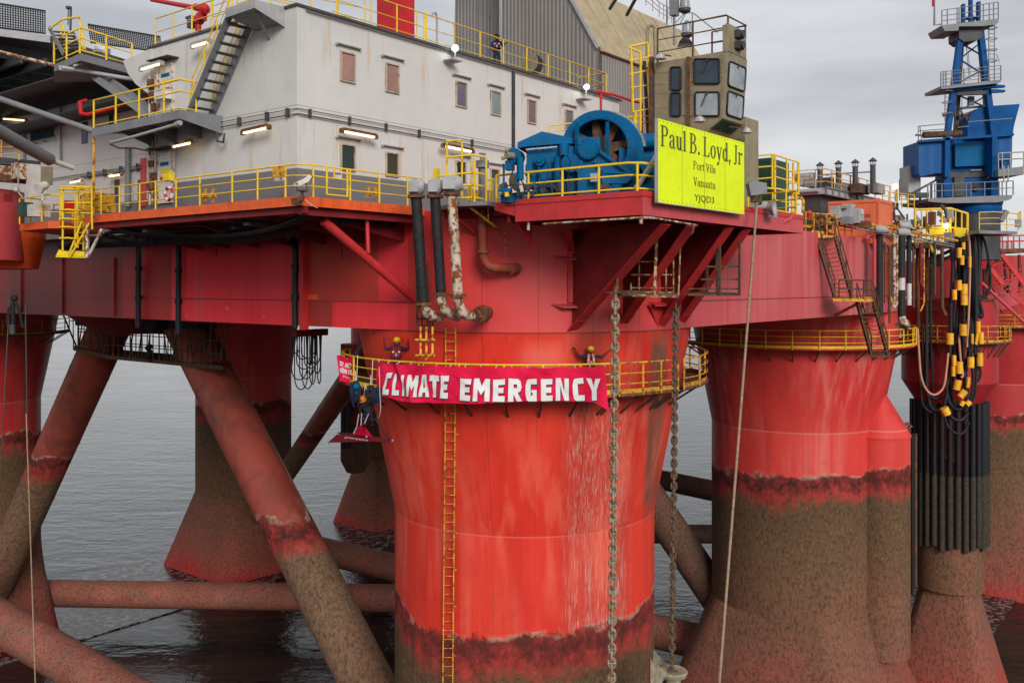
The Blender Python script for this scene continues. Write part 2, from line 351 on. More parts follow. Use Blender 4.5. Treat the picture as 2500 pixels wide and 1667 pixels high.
def wall_extra(t, col, x, y, z):
    # orange-brown repaint on the panels nearest the pipes and, with shade painted in, between the drains
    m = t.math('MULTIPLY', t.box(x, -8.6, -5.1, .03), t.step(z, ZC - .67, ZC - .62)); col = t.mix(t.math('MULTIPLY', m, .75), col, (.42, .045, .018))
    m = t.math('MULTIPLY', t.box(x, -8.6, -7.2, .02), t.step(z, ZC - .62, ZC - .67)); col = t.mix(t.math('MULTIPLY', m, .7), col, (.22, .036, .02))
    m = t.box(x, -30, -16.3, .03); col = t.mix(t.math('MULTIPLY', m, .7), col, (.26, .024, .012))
    m = t.box(x, -60, -19.8, .06); col = t.mix(t.math('MULTIPLY', m, .55), col, (.11, .010, .008)); m = t.box(x, -60, -25.5, 2.5); col = t.mix(t.math('MULTIPLY', m, .7), col, (.085, .006, .006))  # shade of walkways and helideck painted into the wall, deeper in steps leftwards
    sp = t.noise(scale=1.1, detail=4, off=(5, 0, 2)); m = t.math('MULTIPLY', t.ramp(sp, [(.66, 0), (.665, 1)]), t.math('MULTIPLY', t.box(x, -15.8, -9.2, .3), t.box(z, ZC - 1.6, ZC - 1.0, .08)))
    col = t.mix(m, col, (.6, .42, .02))
    return col
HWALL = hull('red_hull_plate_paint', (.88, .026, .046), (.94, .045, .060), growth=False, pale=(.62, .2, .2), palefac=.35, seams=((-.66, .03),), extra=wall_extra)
def rwall_extra(t, col, x, y, z):
    j = t.math('FRACT', t.math('MULTIPLY', x, .38)); m = t.band(j, .5, .006); return t.mix(t.math('MULTIPLY', m, .5), col, (.16, .02, .02))
HWALLR = hull('rose_hull_plate_paint', (.56, .065, .08), (.62, .115, .115), growth=False, pale=(.72, .3, .3), palefac=.5, seams=((-.66, .03),), extra=rwall_extra)
HDECK = paint('red_deck_edge_paint', (.58, .036, .040), .5, var=.15, dirt=.25, streak=.3, sc=(.2, .02, .02))
HROSE = paint('faded_red_paint', (.56, .075, .085), .5, var=.12, dirt=.2)
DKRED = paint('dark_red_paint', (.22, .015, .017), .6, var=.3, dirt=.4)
ORANGE = paint('orange_deck_edge_paint', (.78, .115, .025), .5, var=.12, dirt=.35, streak=.5, sc=(.35, .04, .015), rust=.06)
YEL = paint('yellow_rail_paint', (.76, .50, .02), .45, var=.12, scale=3, rust=.12, rc=(.32, .10, .02), fine=2)
YELR = paint('rusty_yellow_paint', (.66, .33, .03), .6, var=.25, scale=2, rust=.5, rc=(.24, .08, .03), fine=2)
YELB = paint('yellow_panel_paint', (.78, .56, .01), .5, var=.12, dirt=.3)
def house_mat():
    t = NT('white_house_paint'); x, y, z = t.xyz()
    col = t.mix(t.ramp(t.noise(scale=.3, detail=3), [(.3, 0), (.7, 1)]), (.56, .548, .53), (.63, .612, .59))
    s = t.noise(sc=(2.2, 2.2, .13), scale=1.2, detail=5, rough=.65, off=(4, 2, 0))
    band = t.math('MAXIMUM', t.box(z, ZC + 7.7, ZC + 9.7, .5), t.box(z, ZC + 3.9, ZC + 5.9, .4))
    col = t.mix(t.math('MULTIPLY', t.ramp(s, [(.56, 0), (.68, 1)]), t.math('MULTIPLY', band, .5)), col, (.50, .31, .14))
    col = t.mix(t.math('MULTIPLY', t.ramp(t.noise(scale=.9, detail=6, rough=.7), [(.55, 0), (.8, 1)]), .25), col, (.42, .38, .34))
    low = t.step(z, ZC + 3.985, ZC + 3.965)
    col = t.mix(low, col, (.17, .165, .175))
    col = t.mix(t.math('MULTIPLY', t.band(z, ZC + 6.12, .012), .7), col, (.15, .13, .1))
    t.bump(t.noise(sc=(1, 1, .8), scale=1.1, detail=2), .06, .6)
    return t.done(col, .5)
WHITE = house_mat()
WHITEP = paint('white_trim_paint', (.62, .60, .57), .5, var=.12, dirt=.25, rust=.10, rc=(.35, .16, .06))
WHITER = paint('rusting_white_paint', (.58, .54, .48), .6, var=.2, rust=.5, rc=(.25, .10, .04), fine=1.5)
GREY = paint('grey_steel_paint', (.20, .205, .22), .5, var=.15, dirt=.2)
GREYL = paint('light_grey_paint', (.36, .36, .36), .5, var=.15, dirt=.25)
DGREY = paint('dark_steel_paint', (.06, .06, .065), .55, var=.25, dirt=.3)
BLACK = paint('black_rubber', (.012, .013, .016), .5, var=.3, scale=5)
HOSE = paint('black_hose_wrap', (.018, .017, .02), .65, var=.5, scale=7, dirt=.2)
RUSTM = paint('rusted_steel', (.13, .05, .025), .8, var=.4, scale=5, rust=.4, rc=(.28, .12, .05), fine=2)
PIPEW = paint('flaking_white_pipe', (.55, .47, .37), .65, var=.25, scale=3, rust=.62, rc=(.24, .07, .025), fine=1.6)
PIPER = paint('rusty_red_pipe', (.28, .045, .03), .65, var=.3, rust=.55, rc=(.16, .07, .03), fine=1.4)
MOSSD = paint("mossy_black_pipe", (.05, .04, .03), .85, var=.5, scale=6, dirt=.5)
CHAINM = paint('rusty_chain_steel', (.30, .24, .17), .75, var=.4, scale=6, rust=.55, rc=(.22, .10, .045), fine=3)
CHAIND = paint('dark_chain_steel', (.12, .085, .06), .75, var=.4, scale=6, rust=.5, rc=(.14, .06, .03), fine=3)
BLUE = paint('blue_winch_paint', (.0, .10, .25), .6, spec=.12, var=.18, dirt=.2)
BLUEC = paint('blue_crane_paint', (.0, .072, .25), .55, spec=.1, var=.2, dirt=.3, streak=.3, sc=(.004, .05, .13))
TAN = paint('tan_cab_paint', (.265, .22, .14), .55, var=.16, dirt=.3, streak=.35, sc=(.17, .10, .04), rust=.12, rc=(.22, .10, .04))
TANR = paint('tan_sloping_sheet', (.40, .32, .20), .6, var=.15, dirt=.3, streak=.3, sc=(.25, .17, .08))
def corrug(name, c, k, vec):
    t = NT(name); d = t.n('ShaderNodeVectorMath', operation='DOT_PRODUCT'); t.put(d.inputs[0], t.pos); d.inputs[1].default_value = vec
    f = t.math('FRACT', t.math('MULTIPLY', d.outputs['Value'], k))
    tri = t.math('ABSOLUTE', t.math('SUBTRACT', f, .5)); c = Vector(c)
    col = t.mix(t.ramp(t.noise(scale=.4, detail=4), [(.3, 0), (.7, 1)]), tuple(c * .9), tuple(c * 1.1))
    col = t.mix(t.math('MULTIPLY', t.ramp(t.noise(sc=(2, 2, .2), scale=1, detail=4), [(.5, 0), (.8, 1)]), .35), col, tuple(c * .65))
    col = t.mix(t.math('MULTIPLY', t.step(tri, .08, .0), .35), col, tuple(c * .4))
    t.bump(tri, .12, 1.0); return t.done(col, .55)
CORR = corrug('grey_corrugated_sheet', (.235, .215, .20), 3.2, tuple(V))
CORR2 = corrug('grey_corrugated_sheet_side', (.26, .24, .225), 3.2, tuple(U))
GREENC = corrug('green_container_side', (.025, .075, .055), 3.0, tuple(U)); GREENP = paint('green_container_paint', (.02, .07, .045), .5)
BLUECOR = corrug('blue_ribbed_sheet', (.0, .078, .27), 1.4, (1, 0, 0))
HCAN = paint('orange_container_paint', (.72, .16, .07), .5, var=.1, dirt=.2)
SIGN = paint('fluorescent_yellow_board', (.80, .95, .0), .5, var=.06, dirt=.12, streak=.12, sc=(.5, .5, .05), scale=.5)
SIGNT = paint('grey_lettering', (.10, .11, .03), .5, var=.1)
CLOTH = None
def cloth_mat():
    t = NT('red_banner_cloth'); col = t.mix(t.ramp(t.noise(sc=(1, 1, 1), scale=1.1, detail=3), [(.3, 0), (.7, 1)]), (.62, .004, .045), (.80, .012, .07))
    t.bump(t.noise(sc=(1, 1, 1.6), scale=1.6, detail=5, rough=.6), .12, .9); return t.done(col, .8, 0, .2)
CLOTH = cloth_mat()
CLOTHD = paint('maroon_banner_cloth', (.17, .004, .018), .8, var=.15)
LETW = paint('white_banner_paint', (.72, .72, .71), .8, var=.06)
LETB = paint('black_banner_paint', (.035, .02, .022), .8, var=.1)
GLASS = []
for i, c in enumerate([(.36, .19, .165), (.31, .17, .14), (.14, .12, .17), (.18, .25, .24), (.16, .12, .13), (.15, .13, .14), (.02, .035, .03), (.045, .038, .022), (.02, .035, .03), (.05, .04, .04)]):
    GLASS.append(paint('window_glass_tint', c, .08, var=.12, scale=2))
CABG = paint('cab_window_glass', (.035, .05, .07), .05, var=.3, scale=1)
CABG2 = paint('cab_window_pale_reflection', (.30, .33, .35), .06, var=.35, scale=1.2)
TUBE = glow('lit_fluorescent_tube', (1.0, .78, .45), 1.5); FLOOD = glow('lit_floodlight', (.95, 1.0, .97), 9); AMBER = glow('lit_amber_lamp', (1.0, .6, .2), 12)
GALV = paint('galvanised_metal', (.42, .41, .40), .4, .3, var=.25, scale=5)
ROPE = paint('tan_mooring_rope', (.30, .21, .14), .85, var=.3, scale=9)
REDP = paint('bright_red_paint', (.50, .014, .02), .45, var=.15, dirt=.15)
SUITR = paint('dark_red_drysuit', (.20, .006, .018), .7, var=.2, scale=6); SUITN = paint('navy_drysuit', (.012, .016, .045), .7, var=.2, scale=6)
SKIN = paint('skin', (.55, .32, .22), .55, var=.08); HELM = paint('yellow_helmet', (.80, .50, .01), .35, var=.05); HELO = paint('orange_helmet', (.85, .22, .01), .35, var=.05)
BAGB = paint('navy_rope_bag', (.008, .014, .04), .75, var=.4, scale=6); BAGK = paint('black_kit_bag', (.012, .012, .016), .75, var=.4, scale=6)
NET = paint('black_mesh', (.05, .045, .04), .7)
GRATE = paint('brown_grating', (.09, .055, .035), .8, var=.4, scale=4, rust=.4)
# ------------------------------------------------------------------ water
def water_mat():
    t = NT('sea_water')
    a = t.noise(sc=(1, 1.3, 1), scale=.55, detail=5, rough=.6); b = t.noise(sc=(1, 1, 1), scale=2.6, detail=3, rough=.6, off=(5, 5, 0)); c = t.noise(sc=(.6, 1, 1), scale=.06, detail=3, off=(1, 2, 3))
    k = t.ramp(c, [(.35, .5), (.65, 1.3)])
    sw = t.noise(sc=(.5, 1.2, 1), scale=.28, detail=3, off=(8, 2, 0)); h = t.math('ADD', t.math('ADD', t.math('MULTIPLY', a, k), t.math('MULTIPLY', b, .16)), t.math('MULTIPLY', sw, 1.2)); t.bump(h, .13, 1.0)
    t.b.inputs['IOR'].default_value = 1.42
    return t.done(t.mix(t.noise(scale=.05, detail=2), (.006, .007, .007), (.012, .014, .015)), .05, 0, .5)
WATER = water_mat()
m = M(); m.add([(-6000, -200, 0), (6000, -200, 0), (6000, 9000, 0), (-6000, 9000, 0)], [(0, 1, 2, 3)])
struct('water', m, WATER)
def wet_mat():
    t = NT('wet_pontoon_top'); n = t.noise(scale=1.6, detail=7, rough=.75)
    col = t.mix(t.ramp(n, [(.50, 0), (.56, 1)]), (.012, .009, .008), (.20, .18, .17)); t.bump(n, .05, .5)  # pale specks put the glitter of the wet plate into the colour
    return t.done(col, .12)
WET = wet_mat()
# pontoons just awash, running away to the right under each row of columns
def pontoon(b0, label, grp='twin pontoons awash under the rig'):
    m = M(); pts = []
    w, a0, a1, r = 8.0, -13.0, 78.0, 4.0
    for cx, cy, s in ((a1 - r, b0 + w - r, 0), (a0 + r, b0 + w - r, 90), (a0 + r, b0 - w + r, 180), (a1 - r, b0 - w + r, 270)):
        for k in range(5): pts.append(L(cx + r * math.cos(R(s + k * 22.5)), cy + r * math.sin(R(s + k * 22.5)), -33))
    m.prism(pts, Z * (4.0 + .10))
    single('pontoon', m, WET, label, 'pontoon', grp)
pontoon(0, 'dark wet pontoon awash under the near row of red columns')
pontoon(58, 'dark wet pontoon awash under the far row of columns at left')
# ------------------------------------------------------------------ columns
def column(a, b, label, mat, rt=7.1, rl=5.56, ztop=2.7, rb=8.3, boss=None, ring=False, n=72, group='big red support columns'):
    t = thing('support_column', label, 'rig column', L(a, b, -29), group)
    m = M(); m.lathe(L(a, b, 0), [(rt, ztop), (rt, -1.7), (rl, -9.4), (rl, -21.3)], n, cap=False)
    # round shaft widens into a square foot
    c = L(a, b, 0); k = n; v = []
    for i in range(k):
        q = 2 * math.pi * i / k; x, y = math.cos(q), math.sin(q); v.append(c + U * x * rl + V * y * rl + Z * -21.3)
    for i in range(k):
        q = 2 * math.pi * i / k; x, y = math.cos(q), math.sin(q); s = 1 / max(abs(x), abs(y)); s = min(s, 1.30); v.append(c + (U * x + V * y) * s * rb * .87 + Z * -29.2)
    m.add(v, [(i, (i + 1) % k, (i + 1) % k + k, i + k) for i in range(k)], True)
    obj('shaft', m, mat, t)
    if boss:
        ba, bb, br, z1, z0 = boss; m = M(); m.lathe(L(ba, bb, 0), [(br * .2, z1 + 2.9), (br + .05, z1 + .1), (br + .05, z1), (br, z1), (br, z0)], 40)
        obj('side_caisson', m, mat, t)
    return t
q_ = Pd(2143, 1200, 61); bossA, bossB = (Vector((q_.x, q_.y, 0)) - C0).dot(U), (Vector((q_.x, q_.y, 0)) - C0).dot(V)
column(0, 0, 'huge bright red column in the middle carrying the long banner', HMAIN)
column(30.5, 0, 'red column right of the chains with a round side caisson and brown growth below', HCOL, boss=(bossA, bossB, 2.0, -9.9, -24.1))
column(70.5, -4.5, 'red column at the right edge behind the black riser pipes', HCOL3)
column(0, 58, 'dark red column at the left edge of the photo', HCOL2, rb=6.4)
column(27, 58, 'dark red column standing in the water left of centre behind the long brace', HCOL2, rt=5.9, rl=4.85, rb=7.2)
def bcol(label, a, b, rt, rl, rb, zs, group='big red support columns'):
    t = thing('support_column', label, 'rig column', L(a, b, -29), group)
    m = M(); m.lathe(L(a, b, 0), [(rt, -1), (rt, zs[0]), (rl, zs[1]), (rl, zs[2]), (rb * .5, zs[2])], 48, cap=False)
    k = 48; c = L(a, b, 0); v = []
    for i in range(k):
        q = 2 * math.pi * i / k; v.append(c + (U * math.cos(q) + V * math.sin(q)) * rb * .5 + Z * zs[2])
    for i in range(k):
        q = 2 * math.pi * i / k; x, y = math.cos(q), math.sin(q); s = min(1 / max(abs(x), abs(y)), 1.35); v.append(c + (U * x + V * y) * s * rb * .9 + Z * -29.2)
    m.add(v, [(i, (i + 1) % k, (i + 1) % k + k, i + k) for i in range(k)], True)
    obj('shaft', m, HCOL3, t); return t
bcol('slim far column with a flared foot just left of the red middle column', 47, 59, 3.2, 3.0, 4.5, (-9, -9.1, -20.5))
p_ = Pd(2317, 1245, 66); RX, RY = p_.x, p_.y
RA, RB = (Vector((RX, RY, 0)) - C0).dot(U), (Vector((RX, RY, 0)) - C0).dot(V)
rt_ = bcol('brown riser caisson column with black vertical pipes and a red pyramid foot', RA, RB, 3.15, 2.25, 3.9, (-6.8, -8.25, -21.4))
# ------------------------------------------------------------------ hull box between the columns (rounded by the column tops)
t = thing('platform_hull', 'long red box hull of the platform joining the tops of the columns', 'hull', L(0, 30, -1.7))
m = M(); pl = [(-7.1, 0), (-7.1, 66), (75, 66), (75, 8), (30.5 + 7.1, 0), (30.5, -7.1), (0, -7.1), (0, 0)]
def ext(poly, z0, z1): return [L(a, b, z0) for a, b in poly], Z * (z1 - z0)
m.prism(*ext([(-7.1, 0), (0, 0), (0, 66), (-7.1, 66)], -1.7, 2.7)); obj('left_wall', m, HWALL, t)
m = M(); m.prism(*ext([(0, -7.1), (30.5, -7.1), (30.5, 10), (0.02, 10)], -1.7, 2.7)); obj('right_wall', m, HWALLR, t)
m = M(); m.prism(*ext([(30.5, 1.5), (80, 1.5), (80, 60), (30.5, 60)], -1.2, 2.3)); obj('inner_wall', m, HINNER, t)
m = M(); m.prism(*ext([(.02, 10.02), (30.4, 10.02), (30.4, 66), (.02, 66)], -1.69, 2.6)); obj('deck_plating', m, DKRED, t)
# ------------------------------------------------------------------ braces
def brace(p, q, r, label, mat=HBRACE, r2=None):
    m = M(); m.tube(p, q, r, 28, r2)
    for f in (.17, .34, .5, .66, .83): c = Vector(p).lerp(Vector(q), f); dd = (Vector(q) - Vector(p)).normalized() * .035; m.tube(c - dd, c + dd, r + .022, 28)
    single('tubular_brace', m, mat, label, 'brace', 'tubular braces between the columns')
brace(L(0, 27.0, -1.2), L(0, 1.0, -29.5), 1.32, 'long diagonal brace falling to the foot of the red middle column')
brace(L(0, 33.5, -1.2), L(0, 57.5, -29.5), 1.32, 'diagonal brace leaning down to the left edge column')
def ext2(p, q, a=0.0, b=0.0): return p - (q - p) * a, q + (q - p) * b
q0_, q1_ = L(27, 58, -25.9), L(30.5, 0, -26.2)
brace(Pd(30, 1446, 79), q0_.lerp(q1_, .62), 1.12, 'level speckled brace crossing low behind the long diagonal brace', HPINK)
brace(Pd(-260, 1360, 66), Pd(520, 1828, 45), 1.2, 'thick pink brace in the bottom left corner', HPINK)
brace(*ext2(Pd(620, 1271, 94), Pd(880, 887, 70), .15, .22), .88, 'dark brace rising right from the far column to behind the small banner')
brace(q0_, q1_, 1.25, 'speckled brace running from the far column foot to the red middle column', HPINK)
brace(*ext2(Pd(1560, 1160, 92), Pd(1800, 1210, 84), 1.2, 1.6), .95, 'upper brown brace seen through the gap between the two big columns', HDARK)
brace(*ext2(Pd(1590, 1303, 92), Pd(1800, 1303, 92), 1.5, 2.0), .92, 'short level brace low in the gap between the two big columns', HDARK)
brace(*ext2(Pd(1535, 1140, 67), Pd(2050, 1900, 65), .52, 0), 1.22, 'dark steep brace crossing the gap between the two big columns', HDARK)
# ------------------------------------------------------------------ shared builders
def railing(name, label, pts, mat, cat='railing', h=1.05, levels=(1, .66, .34), post_at=None, gap=1.6, r=.028, pr=.036, toe=None, group=None, closed=False, base=0.0, ext=0.0):
    pts = [Vector(p) for p in pts]
    t = thing(name, label, cat, pts[0], group)
    for i, f in enumerate(levels):
        m = M(); m.path([p + Z * (h * f) for p in pts], r if i == 0 else r * .75, 6, closed=closed); obj('top_rail' if i == 0 else 'middle_rail', m, mat, t)
    seg = [(pts[i], pts[i + 1]) for i in range(len(pts) - 1)] + ([(pts[-1], pts[0])] if closed else [])
    if post_at is None:
        post_at = []; tot = sum((b - a).length for a, b in seg); n = max(1, round(tot / gap)); k = 0; acc = 0
        for j in range(n + 1):
            s = tot * j / n
            k2 = 0; a2 = 0
            for a, b in seg:
                l = (b - a).length
                if s <= a2 + l + 1e-5: post_at.append(a.lerp(b, max(0, min(1, (s - a2) / max(l, 1e-6))))); break
                a2 += l
    for p in post_at: obj('post', M().tube(p - Z * ext, p + Z * (h), pr, 7), mat, t)
    if toe: obj('toe_board', M().path([p + Z * .07 for p in pts], .012, 4) if False else toeboard(pts, toe), mat, t)
    return t
def toeboard(pts, h):
    m = M()
    for a, b in zip(pts, pts[1:]): m.bar(a + Z * h / 2, b + Z * h / 2, .012, h)
    return m
def lerp(a, b, t): return Vector(a).lerp(Vector(b), t)
def lamp_tube(p, q, label, group='lit fluorescent lamps', out=None, housing=None):
    p = Vector(p); q = Vector(q); out = out or Vector((0, -1, 0)); t = thing('tube_lamp', label, 'lamp', (p + q) / 2, group)
    m = M(); m.bar(p + Z * .07 , q + Z * .07, .20, .09); m.bar(p.lerp(q, -.06), p.lerp(q, .02), .14, .15); m.bar(q.lerp(p, .02), q.lerp(p, -.06), .14, .15)
    m.bar(p.lerp(q, .2) + Z * .11, p.lerp(q, .2) - out * .35 + Z * .11, .04, .04); m.bar(p.lerp(q, .8) + Z * .11, p.lerp(q, .8) - out * .35 + Z * .11, .04, .04)
    obj('housing', m, housing or PIPEW, t)
    obj('lit_tube', M().tube(p.lerp(q, .05) - Z * .02 + out * .03, p.lerp(q, .95) - Z * .02 + out * .03, .045, 8), TUBE, t)
    return t
nU = -V; nV = -U           # outward normals of the u-faces and of the v-faces
HA, HB = -11.54, .87       # planes of the house: left face a = HA, long face b = HB
ZR = 9.48                  # roof
# ------------------------------------------------------------------ orange walkway deck
OA, OB = -12.74, -.83
bl = bA(178, OA); ar = aB(1035, OB)
t = thing('walkway_deck', 'walkway deck with a bright orange edge along the foot of the white house', 'walkway', L(OA, OB, 2.55))
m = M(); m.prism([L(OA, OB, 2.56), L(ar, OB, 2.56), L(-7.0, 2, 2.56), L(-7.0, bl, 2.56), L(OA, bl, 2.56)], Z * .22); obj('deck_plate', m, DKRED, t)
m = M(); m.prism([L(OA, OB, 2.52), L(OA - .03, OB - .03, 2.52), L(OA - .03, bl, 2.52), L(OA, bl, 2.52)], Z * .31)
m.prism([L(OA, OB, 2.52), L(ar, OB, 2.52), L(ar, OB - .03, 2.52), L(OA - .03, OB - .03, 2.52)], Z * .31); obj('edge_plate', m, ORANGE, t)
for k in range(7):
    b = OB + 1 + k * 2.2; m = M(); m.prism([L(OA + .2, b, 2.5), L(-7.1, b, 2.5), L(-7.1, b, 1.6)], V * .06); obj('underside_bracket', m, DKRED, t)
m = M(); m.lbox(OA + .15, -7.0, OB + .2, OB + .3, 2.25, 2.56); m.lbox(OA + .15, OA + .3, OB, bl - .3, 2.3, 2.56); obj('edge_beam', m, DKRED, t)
# black drain pipes under the walkway and down the wall
def upipe(pts, r, mat, label, cat='pipe', name='drain_pipe', group=None, joints=()):
    t = thing(name, label, cat, pts[-1], group); m = M(); m.path(smooth_path(pts, 4) if len(pts) > 2 else pts, r, 10); obj('pipe', m, mat, t)
    for a, b in joints: obj('joint', M().tube(a, b, r * 1.35, 10), mat, t)
    return t
wa = -7.1
for (px, y0, y1, lab) in ((337, 592, 800, 'black drain pipe down the dark red wall, leftmost of three'), (435, 592, 815, 'black drain pipe down the red wall, middle of three'), (720, 585, 800, 'black drain pipe on the red wall right of the yellow paint patches')):
    a = wa - .22; P0 = Pa(px, y0, a); P1 = Pa(px, y1, a)
    pre = L(OA + 3.2, bA(px, a) + (.9 if px > 600 else 1.2), 2.15 - (0 if px > 600 else .2))
    tt = upipe([pre, P0 + V * .5 + Z * .05, P0 - Z * .25, P0.lerp(P1, .5), P1], .125, BLACK, lab, 'pipe', 'drain_pipe', 'black drain pipes on the left wall', [(P0.lerp(P1, f) , P0.lerp(P1, f) - Z * .22) for f in (.28, .62)])
    for f in (.3, .64): obj('wall_clip', M().bar(P0.lerp(P1, f), P0.lerp(P1, f) + U * .22, .06, .10), BLACK, tt)
def lpath(l): return [L(*p) for p in l]
upipe([L(OA + 1.0, OB + .8, 2.35), L(OA + 2.2, OB + .9, 2.22), L(-9.0, OB + 1.0, 2.2), L(-7.6, OB + 1.0, 2.2)], .13, BLACK, 'thick black pipe slung under the walkway right of its corner', joints=[(L(-10.4, OB + .9, 2.2), L(-10.1, OB + .9, 2.2)), (L(-9.3, OB + 1, 2.2), L(-9.1, OB + 1, 2.2))])
upipe([L(OA + 1.0, OB + .8, 2.35), L(OA + 1.2, OB + 2.4, 2.1), L(OA + 1.9, 4.5, 1.95), L(OA + 2.2, 8, 1.95), L(OA + 1.2, 11, 2.1), L(OA + 1.0, 12.2, 2.4)], .13, BLACK, 'thick black pipe slung under the walkway left of its corner')
upipe([L(OA + 2.4, 2.4, 2.05), L(OA + 3.0, 6, 1.85), L(OA + 3.3, 9, 1.9), L(OA + 3.4, 14, 1.95), L(OA + 3.4, 22, 1.95)], .22, HOSE, 'bundle of black hoses under the orange edged walkway')
upipe([L(OA + .5, 3, 2.4), L(OA + .5, 7, 2.35), L(OA + .6, 13.5, 2.35)], .04, GALV, 'thin pale conduit under the orange edged walkway')
upipe([L(OA + .7, OB + .3, 2.42), L(-9.3, OB + .3, 2.42), L(-7.6, OB + .3, 2.4)], .035, GALV, 'thin white conduit under the walkway right of its corner')
random.seed(5)
t = thing('underdeck_cables', 'sagging tangle of dark cables and trays under the orange edged walkway', 'cables', L(OA + 3, 8, 1.5))
for k in range(14):
    b0_ = 2 + k * 1.15; a0__ = OA + random.uniform(1.2, 4.8); n_ = random.randint(4, 6)
    obj('cable', M().path(smooth_path([L(a0__ + random.uniform(-.3, .3), b0_ + i * random.uniform(.6, 1.1), 2.35 - random.uniform(0, .55) * (0 < i < n_)) for i in range(n_ + 1)], 3), random.uniform(.03, .09), 6), BLACK if k % 3 else HOSE, t)
for k in range(7): obj('cable_tray', M().lbox(OA + .5 + (k % 3), OA + 5.2, 2.6 + k * 2.2, 2.9 + k * 2.2, 2.05, 2.16), DGREY, t)
for k in range(6): obj('hanger', M().tube(L(OA + 2.5 + (k % 2), 3 + k * 2.3, 2.5), L(OA + 2.5 + (k % 2), 3 + k * 2.3, 1.7), .035, 5), DGREY, t)
t = thing('wall_stiffeners', 'faint upright stiffeners and pipes on the dark red wall at left', 'stiffeners', L(wa, 18, -1.7))
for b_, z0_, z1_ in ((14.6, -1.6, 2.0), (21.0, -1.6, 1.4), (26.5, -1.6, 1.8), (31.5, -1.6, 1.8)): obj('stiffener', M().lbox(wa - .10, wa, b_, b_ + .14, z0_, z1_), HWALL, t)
# corner brace and its hanger, wall stiffeners
m = M(); m.tube(Pd(790, 540, 31.0), Pa(1012, 730, wa), .16, 12); single('diagonal_strut', m, HDECK, 'red tubular strut from the walkway corner down to the wall', 'strut')
m = M(); m.tube(Pd(896, 535, 32.3), Pd(899, 618, 32.3), .075, 8); single('hanger_rod', m, HDECK, 'thin red rod between the corner walkway and the diagonal strut', 'strut')
m = M(); m.bar(Pa(742, 590, wa - .12), Pa(742, 805, wa - .12), .3, .24, up=V); single('wall_stiffener', m, HDECK, 'upright red stiffener on the wall beside the right black drain', 'stiffener')
m = M(); m.lbox(wa - .03, wa, bA(777, wa), bA(727, wa), -.62, -.40); single('paint_patch_plate', m, ORANGE, 'small bright orange plate on the red wall beside the drain', 'plate')
for px, w_, lab in ((530, 70, 'red triangular knee plate under the walkway above the yellow paint marks'), (835, 50, 'red triangular knee plate under the walkway behind the diagonal strut')):
    m = M(); p = Pa(px, 585, wa); m.prism([p + Z * .3, p - Z * .75, p + V * 1.6 + Z * .3], nV * .05); single('knee_plate', m, HDECK, lab, 'bracket')
# ------------------------------------------------------------------ walkway railing with its fittings
cp = [L(OA + .08, bl, 2.83), L(OA + .08, OB + .5, 2.83), L(OA + .4, OB + .08, 2.83), L(ar, OB + .08, 2.83)]
posts = [Pa(x, 500, OA + .08) for x in (247, 292, 341, 380, 430, 488, 567, 629)] + [Pa(697, 500, OA + .08)] + [Pb(x, 500, OB + .08) for x in (765, 855, 926, 995)]
for p in posts: p.z = ZC + 2.83
railing('walkway_railing', 'yellow three bar railing round the corner of the orange walkway', cp, YEL, post_at=posts, h=1.05)
t = thing('railing_gate', 'yellow gate with a small white notice in the corner railing', 'gate', Pb(797, 480, OB + .0))
g0, g1 = Pb(798, 480, OB), Pb(848, 485, OB); g0.z = g1.z = ZC + 2.95
m = M(); m.tube(g0, g0 + Z * .92, .04, 6); m.tube(g1, g1 + Z * .92, .04, 6); m.tube(g0, g1, .035, 6); m.tube(g0 + Z * .55, g1 + Z * .55, .025, 6); m.tube(g0.lerp(g1, .35) + Z * .55, g0.lerp(g1, .35) + Z * .9, .03, 6); m.tube(g0.lerp(g1, .7) + Z * .55, g0.lerp(g1, .7) + Z * .9, .03, 6); obj('frame', m, YEL, t)
m = M(); m.prism([g0.lerp(g1, .36) + Z * .55, g0.lerp(g1, .69) + Z * .55, g0.lerp(g1, .69) + Z * .76, g0.lerp(g1, .36) + Z * .76], nU * .02); obj('notice', m, WHITEP, t)
m = M(); m.prism([g0.lerp(g1, .37) + Z * .70 + nU * .021, g0.lerp(g1, .68) + Z * .70 + nU * .021, g0.lerp(g1, .68) + Z * .75 + nU * .021, g0.lerp(g1, .37) + Z * .75 + nU * .021], nU * .005); obj('notice_heading', m, REDP, t)
# rusty yellow panel at the corner, lifebuoy box, cleats
m = M(); p = [Pa(667, 410, OA + .05), Pa(697, 405, OA + .05), Pa(697, 432, OA + .05), Pa(667, 436, OA + .05)]; m.prism(p, nV * .03)
single('warning_board', m, YELR, 'rusty yellow panel tied to the corner of the railing', 'panel')
m = M(); p = [Pa(667, 432, OA + .04), Pa(695, 429, OA + .04), Pa(695, 441, OA + .04), Pa(667, 443, OA + .04)]; m.prism(p, nV * .02)
single('rusty_tag', m, WHITER, 'rust streaked white plate below the yellow corner panel', 'panel')
t = thing('lifebuoy_station', 'lifebuoy hanging under a yellow box on the walkway railing', 'lifebuoy', Pa(413, 490, OA - .05))
c = Pa(411, 432, OA - .1); m = M(); m.box(c, .22, .42, .30); m.box(c + Z * .17, .26, .46, .03); obj('box', m, YELB, t)
c = Pa(412, 473, OA - .08); x, y = V, Z
for k in range(8):
    pts = [c + (x * math.cos(R(a)) + y * math.sin(R(a))) * .23 for a in range(k * 45, k * 45 + 46, 9)]
    obj('ring_segment', M().path(pts, .062, 8), REDP if k % 2 else WHITEP, t)
